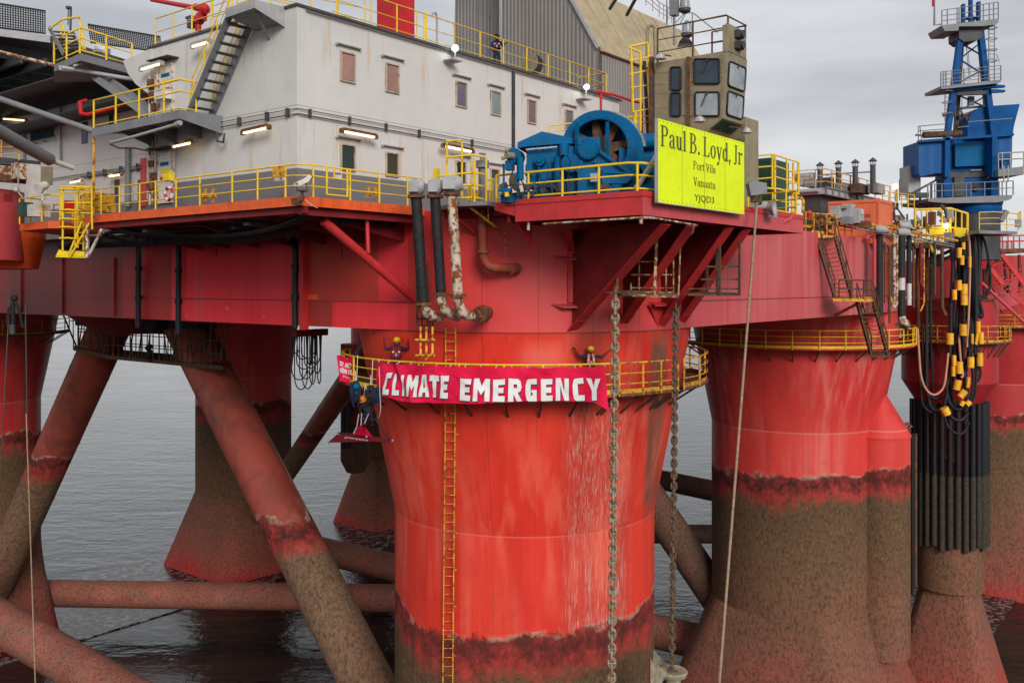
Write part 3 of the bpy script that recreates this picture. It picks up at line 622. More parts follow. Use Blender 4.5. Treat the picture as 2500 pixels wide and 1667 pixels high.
for px, lab in ((501, 'small yellow cable reel on the walkway, left one'), (520, 'small yellow cable reel on the walkway, right one')):
    c = Pa(px, 478, OA + .3); m = M(); m.tube(c - U * .1, c + U * .1, .1, 10); m.bar(c - Z * .25, c + Z * .25, .07, .07); single('cable_reel', m, YELR, lab, 'reel')
for px, lab in ((898, 'yellow bollard stub behind the railing, left one'), (917, 'yellow bollard stub behind the railing, right one')):
    c = Pb(px, 470, OB + .35); m = M(); m.bar(c - Z * .2, c + Z * .2, .12, .12); m.tube(c - U * .12, c + U * .02, .05, 8); single('bollard', m, YELR, lab, 'bollard')
# rusty floodlight on the corner
t = thing('floodlight', 'rusty unlit floodlight on a bracket at the walkway corner', 'floodlight', Pd(737, 490, 29.2))
m = M(); m.path([Pd(722, 492, 29.2), Pd(738, 488, 29.2), Pd(738, 468, 29.2)], .05, 8); m.box(Pd(738, 466, 29.2), .32, .2, .05); m.bar(Pd(727, 464, 29.2), Pd(724, 446, 29.2), .03, .03); m.bar(Pd(749, 464, 29.2), Pd(747, 440, 29.2), .03, .03); m.box(Pd(724, 492, 29.25), .26, .2, .2); obj('bracket', m, GRATE, t)
m = M(); m.prism([Pd(718, 447, 29.1), Pd(742, 436, 29.1), Pd(755, 427, 29.1), Pd(762, 432, 29.1), Pd(753, 444, 29.1), Pd(728, 456, 29.1), Pd(719, 455, 29.1)], Vector((0, .28, .05))); obj('lamp_head', m, WHITER, t)
upipe([Pd(745, 487, 29.3), Pd(760, 500, 29.4), Pd(775, 508, 29.6)], .012, WHITEP, 'thin cable hanging from the rusty floodlight', 'cable', 'cable')
# ------------------------------------------------------------------ the white house
t = thing('white_house', 'white two storey accommodation block with rust streaks and a grey foot', 'building', L(HA, HB, 2.75))
HAR = aB(1512, HB); HLB = bA(362, HA)
m = M(); m.lbox(HA, HAR, HB, HLB, 2.4, ZR); obj('wall', m, WHITE, t)
m = M(); m.prism([L(HA - .06, HB - .06, ZR), L(HAR + .06, HB - .06, ZR), L(HAR + .06, HLB, ZR), L(HA - .06, HLB, ZR)], Z * .09); obj('roof_edge', m, DGREY, t)
m = M(); m.tube(L(HA + .3, HB - .14, ZR - .03), L(HAR, HB - .14, ZR - .03), .05, 8); obj('roof_pipe', m, DGREY, t)
WFRAME = paint('cream_rusting_frame', (.44, .37, .28), .6, var=.25, rust=.3, rc=(.25, .10, .04), fine=2)
def window(px0, px1, y0a, y1, gi, band=None):
    b = HB; p = Pb(px0, y0a, b); q = Pb(px1, y0a, b); zt = p.z; zb = Pb(px0, y1, b).z; x = (q - p); x.z = 0; w = x.length; x.normalize()
    fr = obj('window', M(), WHITEP, t) if False else None
    m = M(); f = .05; d = .08; c0 = Vector((p.x, p.y, zb)); n = nU
    def slab(u0, u1, z0, z1, dep): m.frame(c0 + x * (u0 + u1) / 2 + Z * ((z0 + z1) / 2) + n * (dep / 2), x * ((u1 - u0) / 2), n * (dep / 2), Z * ((z1 - z0) / 2))
    h = zt - zb
    slab(-f, 0, -f, h + f, d); slab(w, w + f, -f, h + f, d); slab(0, w, h, h + f, d); slab(0, w, -f, 0, d)
    fr = obj('window', m, WFRAME, t)
    m = M(); m.frame(c0 + x * (w / 2) + Z * (h / 2) + n * .012, x * (w / 2 - .002), n * .01, Z * (h / 2 - .002)); obj('glass', m, GLASS[gi], fr)
    m = M(); m.frame(c0 + x * (w / 2) + Z * (h + .27) + n * .07, x * (w / 2 + .24), n * .07, Z * .02); m.frame(c0 + x * (-.25) + Z * (h + .24) + n * .07, x * .015, n * .07, Z * .04); m.frame(c0 + x * (w + .25) + Z * (h + .24) + n * .07, x * .015, n * .07, Z * .04); obj('rain_hood', m, GREYL, fr)
    m = M(); m.frame(c0 + x * (w / 2 + .02) + Z * (.012) + n * .03, x * (w / 2), n * .03, Z * .012); obj('rusty_sill', m, RUSTM if gi < 6 else WHITER, fr)
for wv in ((832, 863, 128, 195, 0), (942, 970, 156, 221, 1), (1113, 1136, 200, 257, 2), (1198, 1219, 223, 277, 3), (1288, 1306, 245, 298, 4), (1379, 1396, 269, 316, 5),
           (832, 863, 354, 412, 6), (942, 969, 374, 427, 7), (1113, 1134, 395, 448, 8), (1197, 1215, 414, 462, 9)): window(*wv)
# downpipe on long face
x0 = aB(1251, HB); m = M(); m.lbox(x0 - .05, x0 + .05, HB - .12, HB, 5.9, ZR - .1)
for k in range(28): m.lbox(x0 - .10, x0 + .10, HB - .07, HB - .045, 6 + k * .12, 6.06 + k * .12)
obj('cable_ladder', m, DGREY, t)
# conduits along both faces
for zc, r in ((5.98, .014), (5.80, .021)):
    m = M(); m.path([L(HA - .09, bA(545, HA), zc), L(HA - .09, HB - .1 + .4, zc), L(HA - .09 + .08, HB - .09, zc), L(aB(1260, HB), HB - .09, zc)], r, 6); obj('conduit', m, GRATE, t)
for px in (588, 656, 706): q = Pa(px, 300, HA); b = bA(px, HA); obj('pipe_clip', M().lbox(HA - .14, HA, b - .04, b + .04, 5.74, 6.04), DGREY, t)
for px in (754, 851, 940, 1021, 1150): a = aB(px, HB); obj('pipe_clip', M().lbox(a - .03, a + .03, HB - .12, HB, 5.74, 6.04), DGREY, t)
# doors on the left face
for (x0_, x1_, y0_, y1_) in ((390, 418, 382, 498), (392, 420, 168, 280)):
    b0_, b1_ = bA(x1_, HA - .06), bA(x0_, HA - .06); z1_ = zAt(Pa(x0_, y0_, HA), y0_); z0_ = zAt(Pa(x0_, y1_, HA), y1_)
    m = M(); m.lbox(HA - .10, HA, b0_, b1_, z0_, z1_); dr = obj('door', m, WHITEP, t)
    m = M(); m.lbox(HA - .13, HA, b0_ - .07, b0_, z0_, z1_ + .07); m.lbox(HA - .13, HA, b1_, b1_ + .07, z0_, z1_ + .07); m.lbox(HA - .13, HA, b0_, b1_, z1_, z1_ + .07); obj('door_frame', m, WHITER, dr)
    m = M(); m.lbox(HA - .5, HA, b0_ - .4, b1_ + .3, z1_ + .22, z1_ + .26); obj('door_hood', m, GRATE, dr)
    for dz, mm in ((.35, BLUE), (.62, YELB), (.92, REDP)): obj('door_notice', M().lbox(HA - .115, HA - .10, b0_ + .12, b1_ - .12, z1_ - dz - .07, z1_ - dz + .07), mm, dr)
    m = M(); m.tube(L(HA - .2, b0_ - .02, z0_ + .9), L(HA - .2, b0_ + .2, z0_ + .9), .02, 6); obj('handle', m, DGREY, dr)
# clutter of pipes and boxes at the left end of the house face
m = M()
for px, y0_, y1_, r in ((366, 180, 500, .05), (372, 200, 500, .035), (379, 165, 500, .03), (425, 370, 480, .03), (384, 175, 290, .05)): m.tube(Pa(px, y0_, HA - .15), Pa(px, y1_, HA - .15), r, 6)
obj('riser_conduit', m, WHITER, t)
for px, py, s in ((370, 205, .35), (377, 262, .28), (370, 400, .22), (376, 430, .25), (368, 455, .3), (372, 235, .3)): obj('junction_box', M().box(Pa(px, py, HA - .2), .2, s, s), RUSTM, t)
m = M(); m.box(Pa(398, 232, HA - .35), .35, .7, .36); m.box(Pa(398, 222, HA - .35), .4, .75, .03); obj('equipment_box', m, WHITEP, t)
# ------------------------------------------------------------------ lit tube lamps on the house
lamp_tube(Pa(594, 325, HA - .4), Pa(655, 311, HA - .4), 'lit tube lamp on the left white wall below the conduits', out=nV, housing=RUSTM)
lamp_tube(Pb(836, 320, HB - .4), Pb(916, 335, HB - .4), 'lit tube lamp above the lower windows of the white wall', out=nU, housing=RUSTM)
lamp_tube(Pb(1083, 356, HB - .4), Pb(1152, 370, HB - .4), 'lit tube lamp on the white wall behind the yellow ladder cage', out=nU, housing=RUSTM)
lamp_tube(Pa(470, 114, HA - .4), Pa(513, 102, HA - .4), 'lit tube lamp under the roof beside the grey staircase', out=nV, housing=GREYL)
lamp_tube(Pa(345, 170, HA - .4), Pa(395, 155, HA - .4), 'lit tube lamp above the upper white door', out=nV, housing=GREYL)
lamp_tube(Pa(424, 358, HA - .4), Pa(470, 348, HA - .4), 'lit tube lamp under the grey landing above the lower door', out=nV, housing=PIPEW)
# ------------------------------------------------------------------ roof edge floodlights
for px, py, lab in ((1112, 120, 'lit white floodlight on the roof edge nearer the corner'), (1432, 214, 'lit white floodlight on the roof edge above the blue winch')):
    t = thing('roof_floodlight', lab, 'floodlight', Pb(px, py + 25, HB - .2), 'floodlights on the roof edge')
    c = Pb(px, py, HB - .35); m = M(); m.tube(c + Z * .02, Pb(px - 2, py + 26, HB - .35), .035, 6); m.ball(c + U * .02 + V * .1, .16); obj('bracket', m, GREYL, t)
    obj('lens', M().ball(c - Vector((0, .12, 0)), .125), FLOOD, t)
    q = Pb(px - 6, py + 29, HB - .3); m = M(); m.box(q, .62, .5, .05); obj('shield_plate', m, GREYL, t)
# ------------------------------------------------------------------ roof railing, roof things
rz = ZR + .09
posts = [Pb(x, 60, HB + .1) for x in (822, 906, 969, 1018, 1036, 1041, 1108, 1172, 1229, 1286, 1338, 1391, 1437, 1481)]
for p in posts: p.z = ZC + rz
railing('roof_railing', 'thin yellow railing along the long roof edge of the white house', [L(HA + 1.6, HB + .1, rz), L(aB(1481, HB) , HB + .1, rz), L(aB(1481, HB), HB + 1.8, rz)], YEL, post_at=posts, h=1.12, levels=(1, .52, .12), r=.026, pr=.03)
railing('roof_railing', 'yellow railing round the roof corner above the landing', [L(HA - .9, 3.0, rz), L(HA - .9, 1.7, rz), L(HA - .1, 1.6, rz), L(HA + 1.6, 1.4, rz), L(HA + 3.2, HB + .1, rz)], YEL, h=1.1, levels=(1, .55, .15), gap=1.1, r=.024, pr=.028)
m = M(); q = Pb(960, 60, 4.0); q2 = Pb(1012, 60, 4.0); zb = ZC + 9.5; q.z = q2.z = zb
m.prism([q, q2, q2 + V * 1.0, q + V * 1.0], Z * 4.2); single('red_box_mast', m, REDP, 'tall bright red box section mast on the white roof', 'mast')
q = Pb(1394, 200, 2.0); m = M(); m.path([Pb(898, 120, 2.5), Pb(898, 60, 2.5), Pb(895, 68, 2.5)], .03, 6)
m = M(); qq = Pb(1067, 110, 2.4); m.path([qq, qq + Z * 1.2, qq + Z * 1.35 - U * .1, qq + Z * 1.3 - U * .25, qq + Z * 1.15 - U * .25], .045, 8); single('gooseneck_vent', m, GREYL, 'small gooseneck vent pipe on the roof right of the red mast', 'vent')
t = thing('cable_drum', 'round brown cable drum on the roof by the railing', 'drum', Pb(1302, 170, 1.6))
c = Pb(1302, 158, 1.7); m = M(); m.tube(c - U * .3, c - U * .24, .46, 20); obj('flange', m, TAN, t); m = M(); m.tube(c + U * .1, c + U * .16, .46, 20); obj('flange', m, DGREY, t); m = M(); m.tube(c - U * .24, c + U * .1, .25, 14); obj('hub', m, DGREY, t)
m = M(); m.path([c + U * .5 - Z * .4, c + U * .5 + Z * .35, c + Z * .45 + U * .1], .025, 6); obj('stand', m, GREYL, t)
t = thing('fire_pipe', 'thin red fire pipe standing behind the blue winch', 'pipe', Pd(1467, 270, 40.8))
m = M(); m.tube(Pd(1467, 275, 40.8), Pd(1467, 226, 40.8), .055, 8); m.path([Pd(1463, 225, 40.8), Pd(1500, 232, 41), Pd(1540, 246, 41), Pd(1566, 253, 41), Pd(1567, 330, 41)], .06, 8); obj('pipe', m, REDP, t)
m = M(); m.ball(Pd(1463, 225, 40.8), .12); obj('valve_head', m, REDP, t)
# ------------------------------------------------------------------ grey landings and staircase
CB = 1.5; ca = -12.8
t = thing('roof_landing', 'pale grey landing jutting out at the top of the staircase', 'landing', L(ca, CB, 9.2))
cl = 3.15
m = M(); m.prism([L(ca, CB, 9.3), L(HA, CB, 9.0), L(HA, cl, 9.0), L(ca, cl, 9.3)], Z * .01); obj('underside', m, GREYL, t)
m = M(); m.prism([L(ca, CB, 9.24), L(HA, CB, 8.86), L(HA, CB, 9.56), L(ca, CB, 9.52)], V * .04); m.prism([L(ca, CB + .04, 9.24), L(ca, cl, 9.2), L(ca, cl, 9.52), L(ca, CB + .04, 9.52)], U * .04); m.lbox(ca + .04, HA, CB + .04, cl, 9.44, 9.5); obj('fascia', m, GREYL, t)
m = M(); m.bar(L(ca + .3, CB + .3, 9.2), L(HA, CB + .9, 8.6), .08, .08); obj('stay', m, GREYL, t)
t = thing('lower_landing', 'grey landing at the foot of the staircase with a pale drain pipe below', 'landing', L(-13.27, 5.17, 5.8))
la, lb0, lb1 = -13.27, 5.17, bA(226, -13.27)
m = M(); m.lbox(la, HA, lb0, HLB, 6.02, 6.12); m.prism([L(la, HLB, 6.02), L(HA, HLB, 6.02), L(la, lb1, 6.02)], Z * .1); obj('floor', m, GREY, t)
m = M(); m.prism([L(la - .04, lb0, 5.88), L(la, lb0, 5.88), L(la, lb1, 5.84), L(la - .04, lb1, 5.84)], Z * .32)
m.prism([L(la - .04, lb0, 5.88), L(la - .04, lb0, 6.2), L(HA, lb0, 6.22), L(HA, lb0, 5.55)], -V * .04); obj('fascia', m, GREY, t)
for b in (6.5, 8.2, 9.8): m = M(); m.prism([L(la + .05, b, 6.0), L(HA, b, 6.0), L(HA, b, 5.5)], V * .05); obj('bracket', m, GREY, t)
m = M(); m.path([Pa(435, 303, la - .02), Pa(330, 333, la - .02), Pa(275, 348, la - .02), Pa(268, 345, la + .2)], .06, 8); m.tube(Pa(440, 300, la), Pa(430, 305, la), .1, 8); obj('drain_pipe', m, GREYL, t)
m = M(); m.path([Pa(268, 352, la + .1), Pa(290, 362, la + .3), Pa(330, 362, la + .5), Pa(365, 370, la + .9)], .03, 6); m.path([Pa(530, 322, HA - .3), Pa(530, 345, HA - .3), Pa(545, 348, HA - .3), Pa(548, 325, HA - .3)], .035, 6); obj('cable', m, DGREY, t)
pts = [L(la + .05, lb1, 6.2), L(la + .05, lb0 + .1, 6.2), L(la + .7, lb0 + .1, 6.2)]
railing('landing_railing', 'bright yellow railing round the lower grey landing', pts, YEL, h=1.1, levels=(1, .62, .08), gap=1.5, pr=.04)
m = M(); p = Pa(229, 338, la + .1); m.tube(p, Pa(229, 520, la + .1), .055, 8); single('rusty_post', m, YELR, 'tall rust streaked yellow post under the end of the grey landing', 'post')
t = thing('staircase', 'steep grey steel staircase on the left face of the white house', 'staircase', L(-12.3, 5.3, 6.1))
ao, ai = -12.62, -11.72
tO, bO = Pa(560, 47, ao), Pa(463, 274, ao); bt = (tO - C0).dot(V); bb = (bO - C0).dot(V)
def st(a, f, dz=0): return L(a, bt + (bb - bt) * f, 9.3 + (6.25 - 9.3) * f + dz)
for a in (ao, ai): obj('stringer', M().bar(st(a, -.02), st(a, 1.0), .05, .27, up=U), GREY, t)
for k in range(10):
    f = (k + .7) / 10.3; c = st((ao + ai) / 2, f); obj('tread', M().box(c, ai - ao - .05, .26, .045), DGREY, t)
for a in (ao, ai):
    m = M(); m.path([st(a, .0, 1.0), st(a, .93, 1.0), st(a, 1.0, .3)], .026, 6); m.path([st(a, .0, .55), st(a, .97, .55)], .02, 6)
    for f in (0, .3, .62, .93): m.tube(st(a, f, 0), st(a, f, 1.0), .024, 6)
    obj('handrail', m, YEL, t)
# ------------------------------------------------------------------ left roof corner: monitor platform
m = M(); pr_ = [L(HA - .03, HLB - .3, 9.48), L(HA - .03, HLB + 1.9, 9.3), L(HA - .03, HLB + 1.5, 8.7), L(HA - .03, HLB + .9, 8.2), L(HA - .03, HLB + .0, 7.7), L(HA - .03, HLB - .3, 7.6)]
m.prism(pr_, U * 2.5); single('roof_corner_bulge', m, WHITE, 'curved white bracket under the left roof corner', 'bracket')
railing('roof_railing', 'yellow railing on the left roof corner below the red water cannon', [L(HA + .1, bA(374, HA), rz), L(HA + .1, cl + .3, rz)], YEL, h=1.1, levels=(1, .5, .1), gap=1.3, r=.026, pr=.034)
railing('roof_railing', 'yellow railing round the red water cannon', [L(HA + 1.2, 7.6, rz + .9), L(HA + 1.2, 5.2, rz + .9), L(HA + 3.0, 4.6, rz + .9)], YEL, h=1.1, levels=(1, .5, .1), gap=1.0, r=.024, pr=.03)
t = thing('water_cannon', 'red fire water cannon with a long barrel on the roof', 'water cannon', Pa(485, 75, HA + .8))
def Q(px, py): return Pa(px, py, HA + .8)
m = M(); m.tube(Q(484, 76), Q(484, 55), .12, 12); m.tube(Q(484, 58), Q(484, 54), .2, 12); m.ball(Q(486, 48), .22); m.ball(Q(497, 30), .16); m.tube(Q(486, 48), Q(498, 28), .12, 10); m.box(Q(492, 42), .3, .3, .3); obj('base', m, REDP, t)
m = M(); m.tube(Q(505, 26), Q(478, 18), .15, 12); m.tube(Q(490, 22), Q(370, 0), .1, 12, .085); m.ball(Q(500, 22), .2); obj('barrel', m, REDP, t)
m = M(); m.box(Q(468, 60), .25, .3, .3); m.box(Q(462, 43), .1, .4, .1); obj('gear', m, DGREY, t)
# ------------------------------------------------------------------ recessed far left building, helideck
WA = -8.4
t = thing('left_deckhouse', 'shaded dirty white deckhouse below the helicopter deck at left', 'building', L(WA, 20, 2.8))
m = M(); m.lbox(WA, WA + 12, HLB + .1, 42, 2.4, 9.3); obj('wall', m, WHITE, t)
def wq(x0, x1, y0, y1, mat, nm, dep=.05, par=t):
    b0, b1 = bA(x1, WA), bA(x0, WA); z1 = zAt(Pa(x0, y0, WA), y0); z0 = zAt(Pa(x0, y1, WA), y1); return obj(nm, M().lbox(WA - dep, WA, b0, b1, z0, z1), mat, par)
wn_ = wq(75, 138, 320, 355, WHITER, 'window', .06); 
b0, b1 = bA(136, WA), bA(77, WA); obj('glass', M().lbox(WA - .07, WA - .055, b0, b1, zAt(Pa(75, 320, WA), 324), zAt(Pa(75, 355, WA), 351)), CABG, wn_)
wq(201, 214, 300, 352, CABG, 'window', .05); wq(268, 276, 275, 306, CABG, 'window', .05)
wq(281, 292, 440, 500, DGREY, 'doorway', .04); wq(338, 349, 440, 505, DGREY, 'doorway', .04)
wq(346, 358, 388, 505, HROSE, 'pink_door', .08)
m = M()
for px, y0, y1, r in ((59, 300, 420, .07), (148, 260, 400, .06), (141, 300, 330, .03), (312, 360, 505, .14)): m.tube(Pa(px, y0, WA - .15), Pa(px, y1, WA - .15), r, 7)
m.path([Pa(0, 303, WA - .12), Pa(140, 305, WA - .12)], .03, 6); m.path([Pa(119, 438, WA - .12), Pa(345, 404, WA - .12)], .03, 6); m.path([Pa(195, 432, WA - .12), Pa(345, 410, WA - .12)], .045, 6)
obj('conduit', m, GREY, t)
for px, py in ((217, 428), (255, 422), (295, 415), (336, 409)): obj('pipe_clip', M().box(Pa(px, py, WA - .1), .16, .08, .35), DGREY, t)
lamp_tube(Pa(267, 430, WA - .4), Pa(296, 426, WA - .4), 'lit tube lamp low on the shaded wall, right one of the pair', out=nV)
lamp_tube(Pa(172, 446, WA - .4), Pa(200, 440, WA - .4), 'lit tube lamp low on the shaded wall, left one of the pair', out=nV)
lamp_tube(Pa(8, 290, WA - .4), Pa(64, 294, WA - .4), 'lit tube lamp under the helicopter deck at the left edge', out=nV)
# helideck slab: near edge runs away to the right; big dark underside
t = thing('helicopter_deck', 'dark helicopter deck with safety nets high at the left', 'helideck', L(-9, 22, 9))
e0, e1 = Pz(-260, 55, 12.2), Pz(122, 105, 12.2)
nz_ = ZC + 12.2; hz = [Vector((e0.x, e0.y, nz_)), Vector((e1.x, e1.y, nz_)), Vector((e1.x, e1.y, nz_)) + V * 2 + U * 6, Vector((e1.x, e1.y, nz_)) + V * 14 + U * 7, Vector((e0.x, e0.y, nz_)) + V * 26]
m = M(); m.prism(hz, Z * .35); obj('slab', m, DGREY, t)
m = M(); m.prism([hz[0] - V * .02, hz[0], hz[1], hz[1] - V * .02], Z * -.0 + Z * .36); obj('edge_plate', m, GREYL, t)
m = M()
for k in range(9):
    o = V * (1 + k * 2.4); m.bar(hz[0] + o - Z * .35, hz[1] + o + U * 7 - Z * .35, .14, .7)
for k in range(7):
    o = (hz[1] - hz[0]) * (k / 6); m.bar(hz[0] + o + V * .5 - Z * .9, hz[0] + o + V * 20 - Z * .9, .16, .4)
obj('girders', m, DGREY, t)
m = M(); m.prism([L(WA - 1.6, HLB + 1.2, 8.3), L(WA - 1.6, 42, 8.3), L(WA, 42, 8.3), L(WA, HLB + 1.2, 8.3)], Z * .06); m.prism([L(WA - 3.2, 14, 9.4), L(WA - 3.2, 42, 9.4), L(WA, 42, 9.3), L(WA, 14, 9.3)], Z * .06); obj('underside_platform', m, DGREY, t)
def net(p, q, out, label):
    p = Vector(p); q = Vector(q); m = M(); n = int((q - p).length / .17); k = 11
    for i in range(n + 1): m.tube(p.lerp(q, i / n), p.lerp(q, i / n) + out, .024, 4, cap=False)
    for j in range(k): m.tube(p + out * (j / (k - 1)), q + out * (j / (k - 1)), .024 if 0 < j < k - 1 else .05, 4, cap=False)
    single('safety_net', m, NET, label, 'safety net', 'black nets round the helicopter deck')
net(Pd(-20, 66, 38.4), Pd(110, 82, 42), Vector((.1, -.2, .95)), 'black safety net frame at the top left corner')
net(Pd(222, 104, 41), Pd(395, 128, 47), Vector((.0, -.25, .72)), 'black safety net frame behind the yellow stair platform')
# girders and tubes below the helideck
for p, q, r, mat, lab in ((Pd(-30, 232, 36), Pd(228, 320, 38), .12, GREY, 'thin grey strut slanting down to the grey landing'), (Pd(-30, 305, 34), Pd(121, 390, 38), .26, GREY, 'thick grey strut slanting down at the left edge'), (Pd(121, 390, 38), Pd(178, 410, 39), .11, WHITEP, 'pale end piece of the thick grey strut'),
    (Pd(-30, 120, 37), Pd(132, 160, 39), .07, PIPEW, 'rusty white pipe under the helicopter deck'), (Pd(150, 165, 38.5), Pd(357, 200, 40), .085, GREYL, 'pale pipe below the yellow stair platform')):
    single('strut', M().tube(p, q, r, 12), mat, lab, 'strut')
for p, q, lab in ((Pd(218, 178, 39.5), Pd(362, 282, 38.6), 'dark grey beam slanting under the stair platform'), (Pd(250, 185, 40), Pd(372, 270, 38.4), 'second dark grey beam slanting under the stair platform')): single('beam', M().bar(p, q, .18, .28), GREY, lab, 'beam')
m = M(); m.path([Pd(357, 240, 39.5), Pd(270, 265, 39.5), Pd(215, 280, 39.6), Pd(198, 278, 39.6), Pd(195, 250, 39.8), Pd(212, 245, 40)], .085, 8); single('fire_pipe', m, REDP, 'red fire pipe bent round under the dark helicopter deck', 'pipe')
# stair platform in front of the net
t = thing('stair_platform', 'grey platform with a yellow railing by the helicopter deck nets', 'platform', Pd(200, 150, 39))
pl_ = [Pz(132, 158, 9.25), Pz(197, 140, 9.3), Pz(320, 155, 9.3), Pz(330, 175, 9.0)]
f = [Pd(132, 150, 40), Pd(197, 131, 38), Pd(322, 149, 40.5), Pd(322, 149, 42), Pd(132, 150, 42)]
for p in f: p.z = ZC + 9.2
m = M(); m.prism(f, Z * .3); obj('floor', m, GREY, t)
m = M(); m.path([Pd(146, 160, 39), Pd(147, 170, 39), Pd(170, 173, 39), Pd(205, 176, 39)], .06, 8); m.path([Pd(205, 145, 38.5), Pd(200, 155, 38.5), Pd(180, 162, 38.5)], .06, 8); obj('drain_pipe', m, GREYL, t)
top = [Vector((p.x, p.y, ZC + 9.5)) for p in (f[0], f[1], f[2])]
railing('platform_railing', 'yellow railing of the platform beside the helicopter deck nets', top, YEL, h=1.05, levels=(1, .6, .12), gap=1.25, pr=.045)
t = thing('helideck_steps', 'short flight of steps with yellow handrails up to the helicopter deck', 'steps', Pd(190, 125, 40))
for (x0, y0, x1, y1) in ((120, 68, 155, 132), (178, 83, 198, 122)): obj('stringer', M().bar(Pd(x0, y0, 40), Pd(x1, y1, 39), .05, .2), GREY, t)
for k in range(6): obj('tread', M().bar(Pd(132 + 5 * k, 78 + 9 * k, 39.8 - .12 * k), Pd(182 + 2.6 * k, 82 + 7.2 * k, 39.8 - .12 * k), .2, .04), DGREY, t)
m = M()
for (x0, y0, x1, y1) in ((122, 70, 152, 48), (152, 48, 194, 42), (194, 42, 196, 66), (145, 62, 160, 128), (152, 60, 170, 125), (175, 80, 205, 122), (196, 66, 208, 122)): m.tube(Pd(x0, y0, 39.8), Pd(x1, y1, 39.6), .045, 6)
obj('handrail', m, YEL, t)
t = thing('deck_light_mast', 'thin dark mast with a round head beside the helideck steps', 'mast', Pd(172, 75, 40.5))
m = M(); m.tube(Pd(172, 75, 40.5), Pd(173, 20, 40.5), .05, 6); m.tube(Pd(166, 62, 40.5), Pd(167, 22, 40.5), .025, 6); obj('pole', m, DGREY, t); m = M(); m.tube(Pd(168, 22, 40.5), Pd(168, 17, 40.5), .13, 12); obj('head', m, DGREY, t)
t = thing('lifting_winch', 'small white winch drum on the stair platform', 'winch', Pd(248, 125, 39.6)); m = M(); m.tube(Pd(236, 114, 39.6), Pd(264, 128, 39.6), .17, 12); obj('drum', m, WHITEP, t); m = M(); m.box(Pd(248, 128, 39.6), .6, .4, .12); obj('foot', m, GREYL, t)
# ------------------------------------------------------------------ left edge winch platform & cage ladder
def zz_(p, z): p.z = ZC + z; return p
t = thing('end_walkway', 'small orange edged walkway left of the yellow cage ladder', 'walkway', Pd(60, 560, 38))
a_ = -13.0; w0, w1, w2 = zz_(Pd(48, 545, 40.5), 2.35), zz_(Pd(118, 545, 38.6), 2.35), zz_(Pd(147, 545, 38.6), 2.35)
m = M(); m.prism([w0, w1, w2, w2 + Vector((0, 4, 0)), w0 + Vector((0, 4, 0))], Z * .3); obj('deck_plate', m, ORANGE, t)
w0, w1, w2 = [p + Z * .3 for p in (w0, w1, w2)]
railing('walkway_railing', 'yellow railing of the small walkway at the left edge', [w0, w1, w2], YEL, h=1.1, gap=1.0)
railing('walkway_railing', 'yellow railing behind the small walkway at the left edge', [w0 + Vector((0, 3, 0)), w2 + Vector((0, 3, 0))], YEL, h=1.1, gap=.9)
t = thing('cage_ladder', 'yellow caged ladder tower hanging below the left end of the walkway', 'cage ladder', Pd(200, 628, 36.5))
D1, D2 = 36.2, 37.4
m = M()
for x0, y0, x1, y1, d in ((154, 462, 153, 612, D1), (200, 540, 168, 622, D1), (218, 545, 172, 625, D1 - .1), (190, 480, 190, 605, D2), (204, 480, 204, 612, D2), (224, 462, 225, 560, D1), (185, 470, 183, 600, D2)): m.tube(Pd(x0, y0, d), Pd(x1, y1, d), .042, 6)
obj('uprights', m, YEL, t)
for y in (462, 513, 535, 555, 582): obj('cage_hoop', M().path([Pd(145, y, D1), Pd(166, y - 1, D1 - .2), Pd(190, y + 1, D1), Pd(205, y, D2)], .035, 6), YEL, t)
for k in range(9): obj('rung', M().tube(Pd(190, 490 + k * 13, D2), Pd(204, 490 + k * 13, D2), .022, 5), YEL, t)
m = M(); m.prism([Pd(136, 628, D1), Pd(214, 630, D1), Pd(214, 630, D2 + .4), Pd(144, 612, D2 + .4)], Z * .06); m.prism([Pd(142, 612, D1), Pd(168, 614, D1), Pd(168, 625, D1), Pd(138, 625, D1)], Vector((0, .03, 0))); m.prism([Pd(172, 612, D1), Pd(207, 614, D1), Pd(206, 627, D1), Pd(172, 626, D1)], Vector((0, .03, 0))); obj('landing', m, YELB, t)
m = M(); m.bar(Pd(214, 545, D1), Pd(213, 628, D1), .12, .1); m.bar(Pd(248, 560, D1 + .8), Pd(218, 622, D1), .08, .08); obj('support_leg', m, WHITER, t)
railing('walkway_railing', 'yellow railing box at the head of the caged ladder', [Pd(150, 527, 36.6), Pd(225, 527, 36.4), Pd(225, 527, 39), Pd(190, 527, 39)], YEL, h=1.15, levels=(1, .8, .45, .1), gap=.7)
t = thing('deck_cabinets', 'cluster of yellow frames and hose reels behind the cage ladder', 'equipment', Pd(250, 520, 39))
for px, py, w, h, mat in ((243, 495, 1.2, .8, YELR), (170, 505, .5, .5, REDP), (212, 498, .4, .7, YELR), (95, 515, .8, .5, WHITEP), (62, 512, .5, .6, GREENP)): obj('cabinet', M().box(Pd(px, py, 39.3), w, .4, h), mat, t)
t = thing('searchlight', 'round white searchlight on a pole at the left walkway', 'searchlight', Pd(104, 487, 38)); m = M(); m.tube(Pd(104, 490, 38), Pd(103, 462, 38), .04, 6); obj('pole', m, WHITEP, t); m = M(); m.tube(Pd(93, 460, 37.8), Pd(111, 452, 38.2), .2, 14, .17); obj('head', m, WHITEP, t)
t = thing('searchlight', 'small chrome floodlight above the pink hull at the left edge', 'searchlight', Pd(52, 480, 37)); m = M(); m.tube(Pd(55, 482, 37), Pd(42, 466, 37), .03, 6); obj('bracket', m, GREYL, t); m = M(); m.ball(Pd(40, 464, 37), .11); obj('head', m, GALV, t)
m = M(); m.tube(Pd(45, 470, 38), Pd(44, 405, 38), .03, 6); single('aerial', m, GREYL, 'thin grey aerial at the left edge above the pink hull', 'aerial')
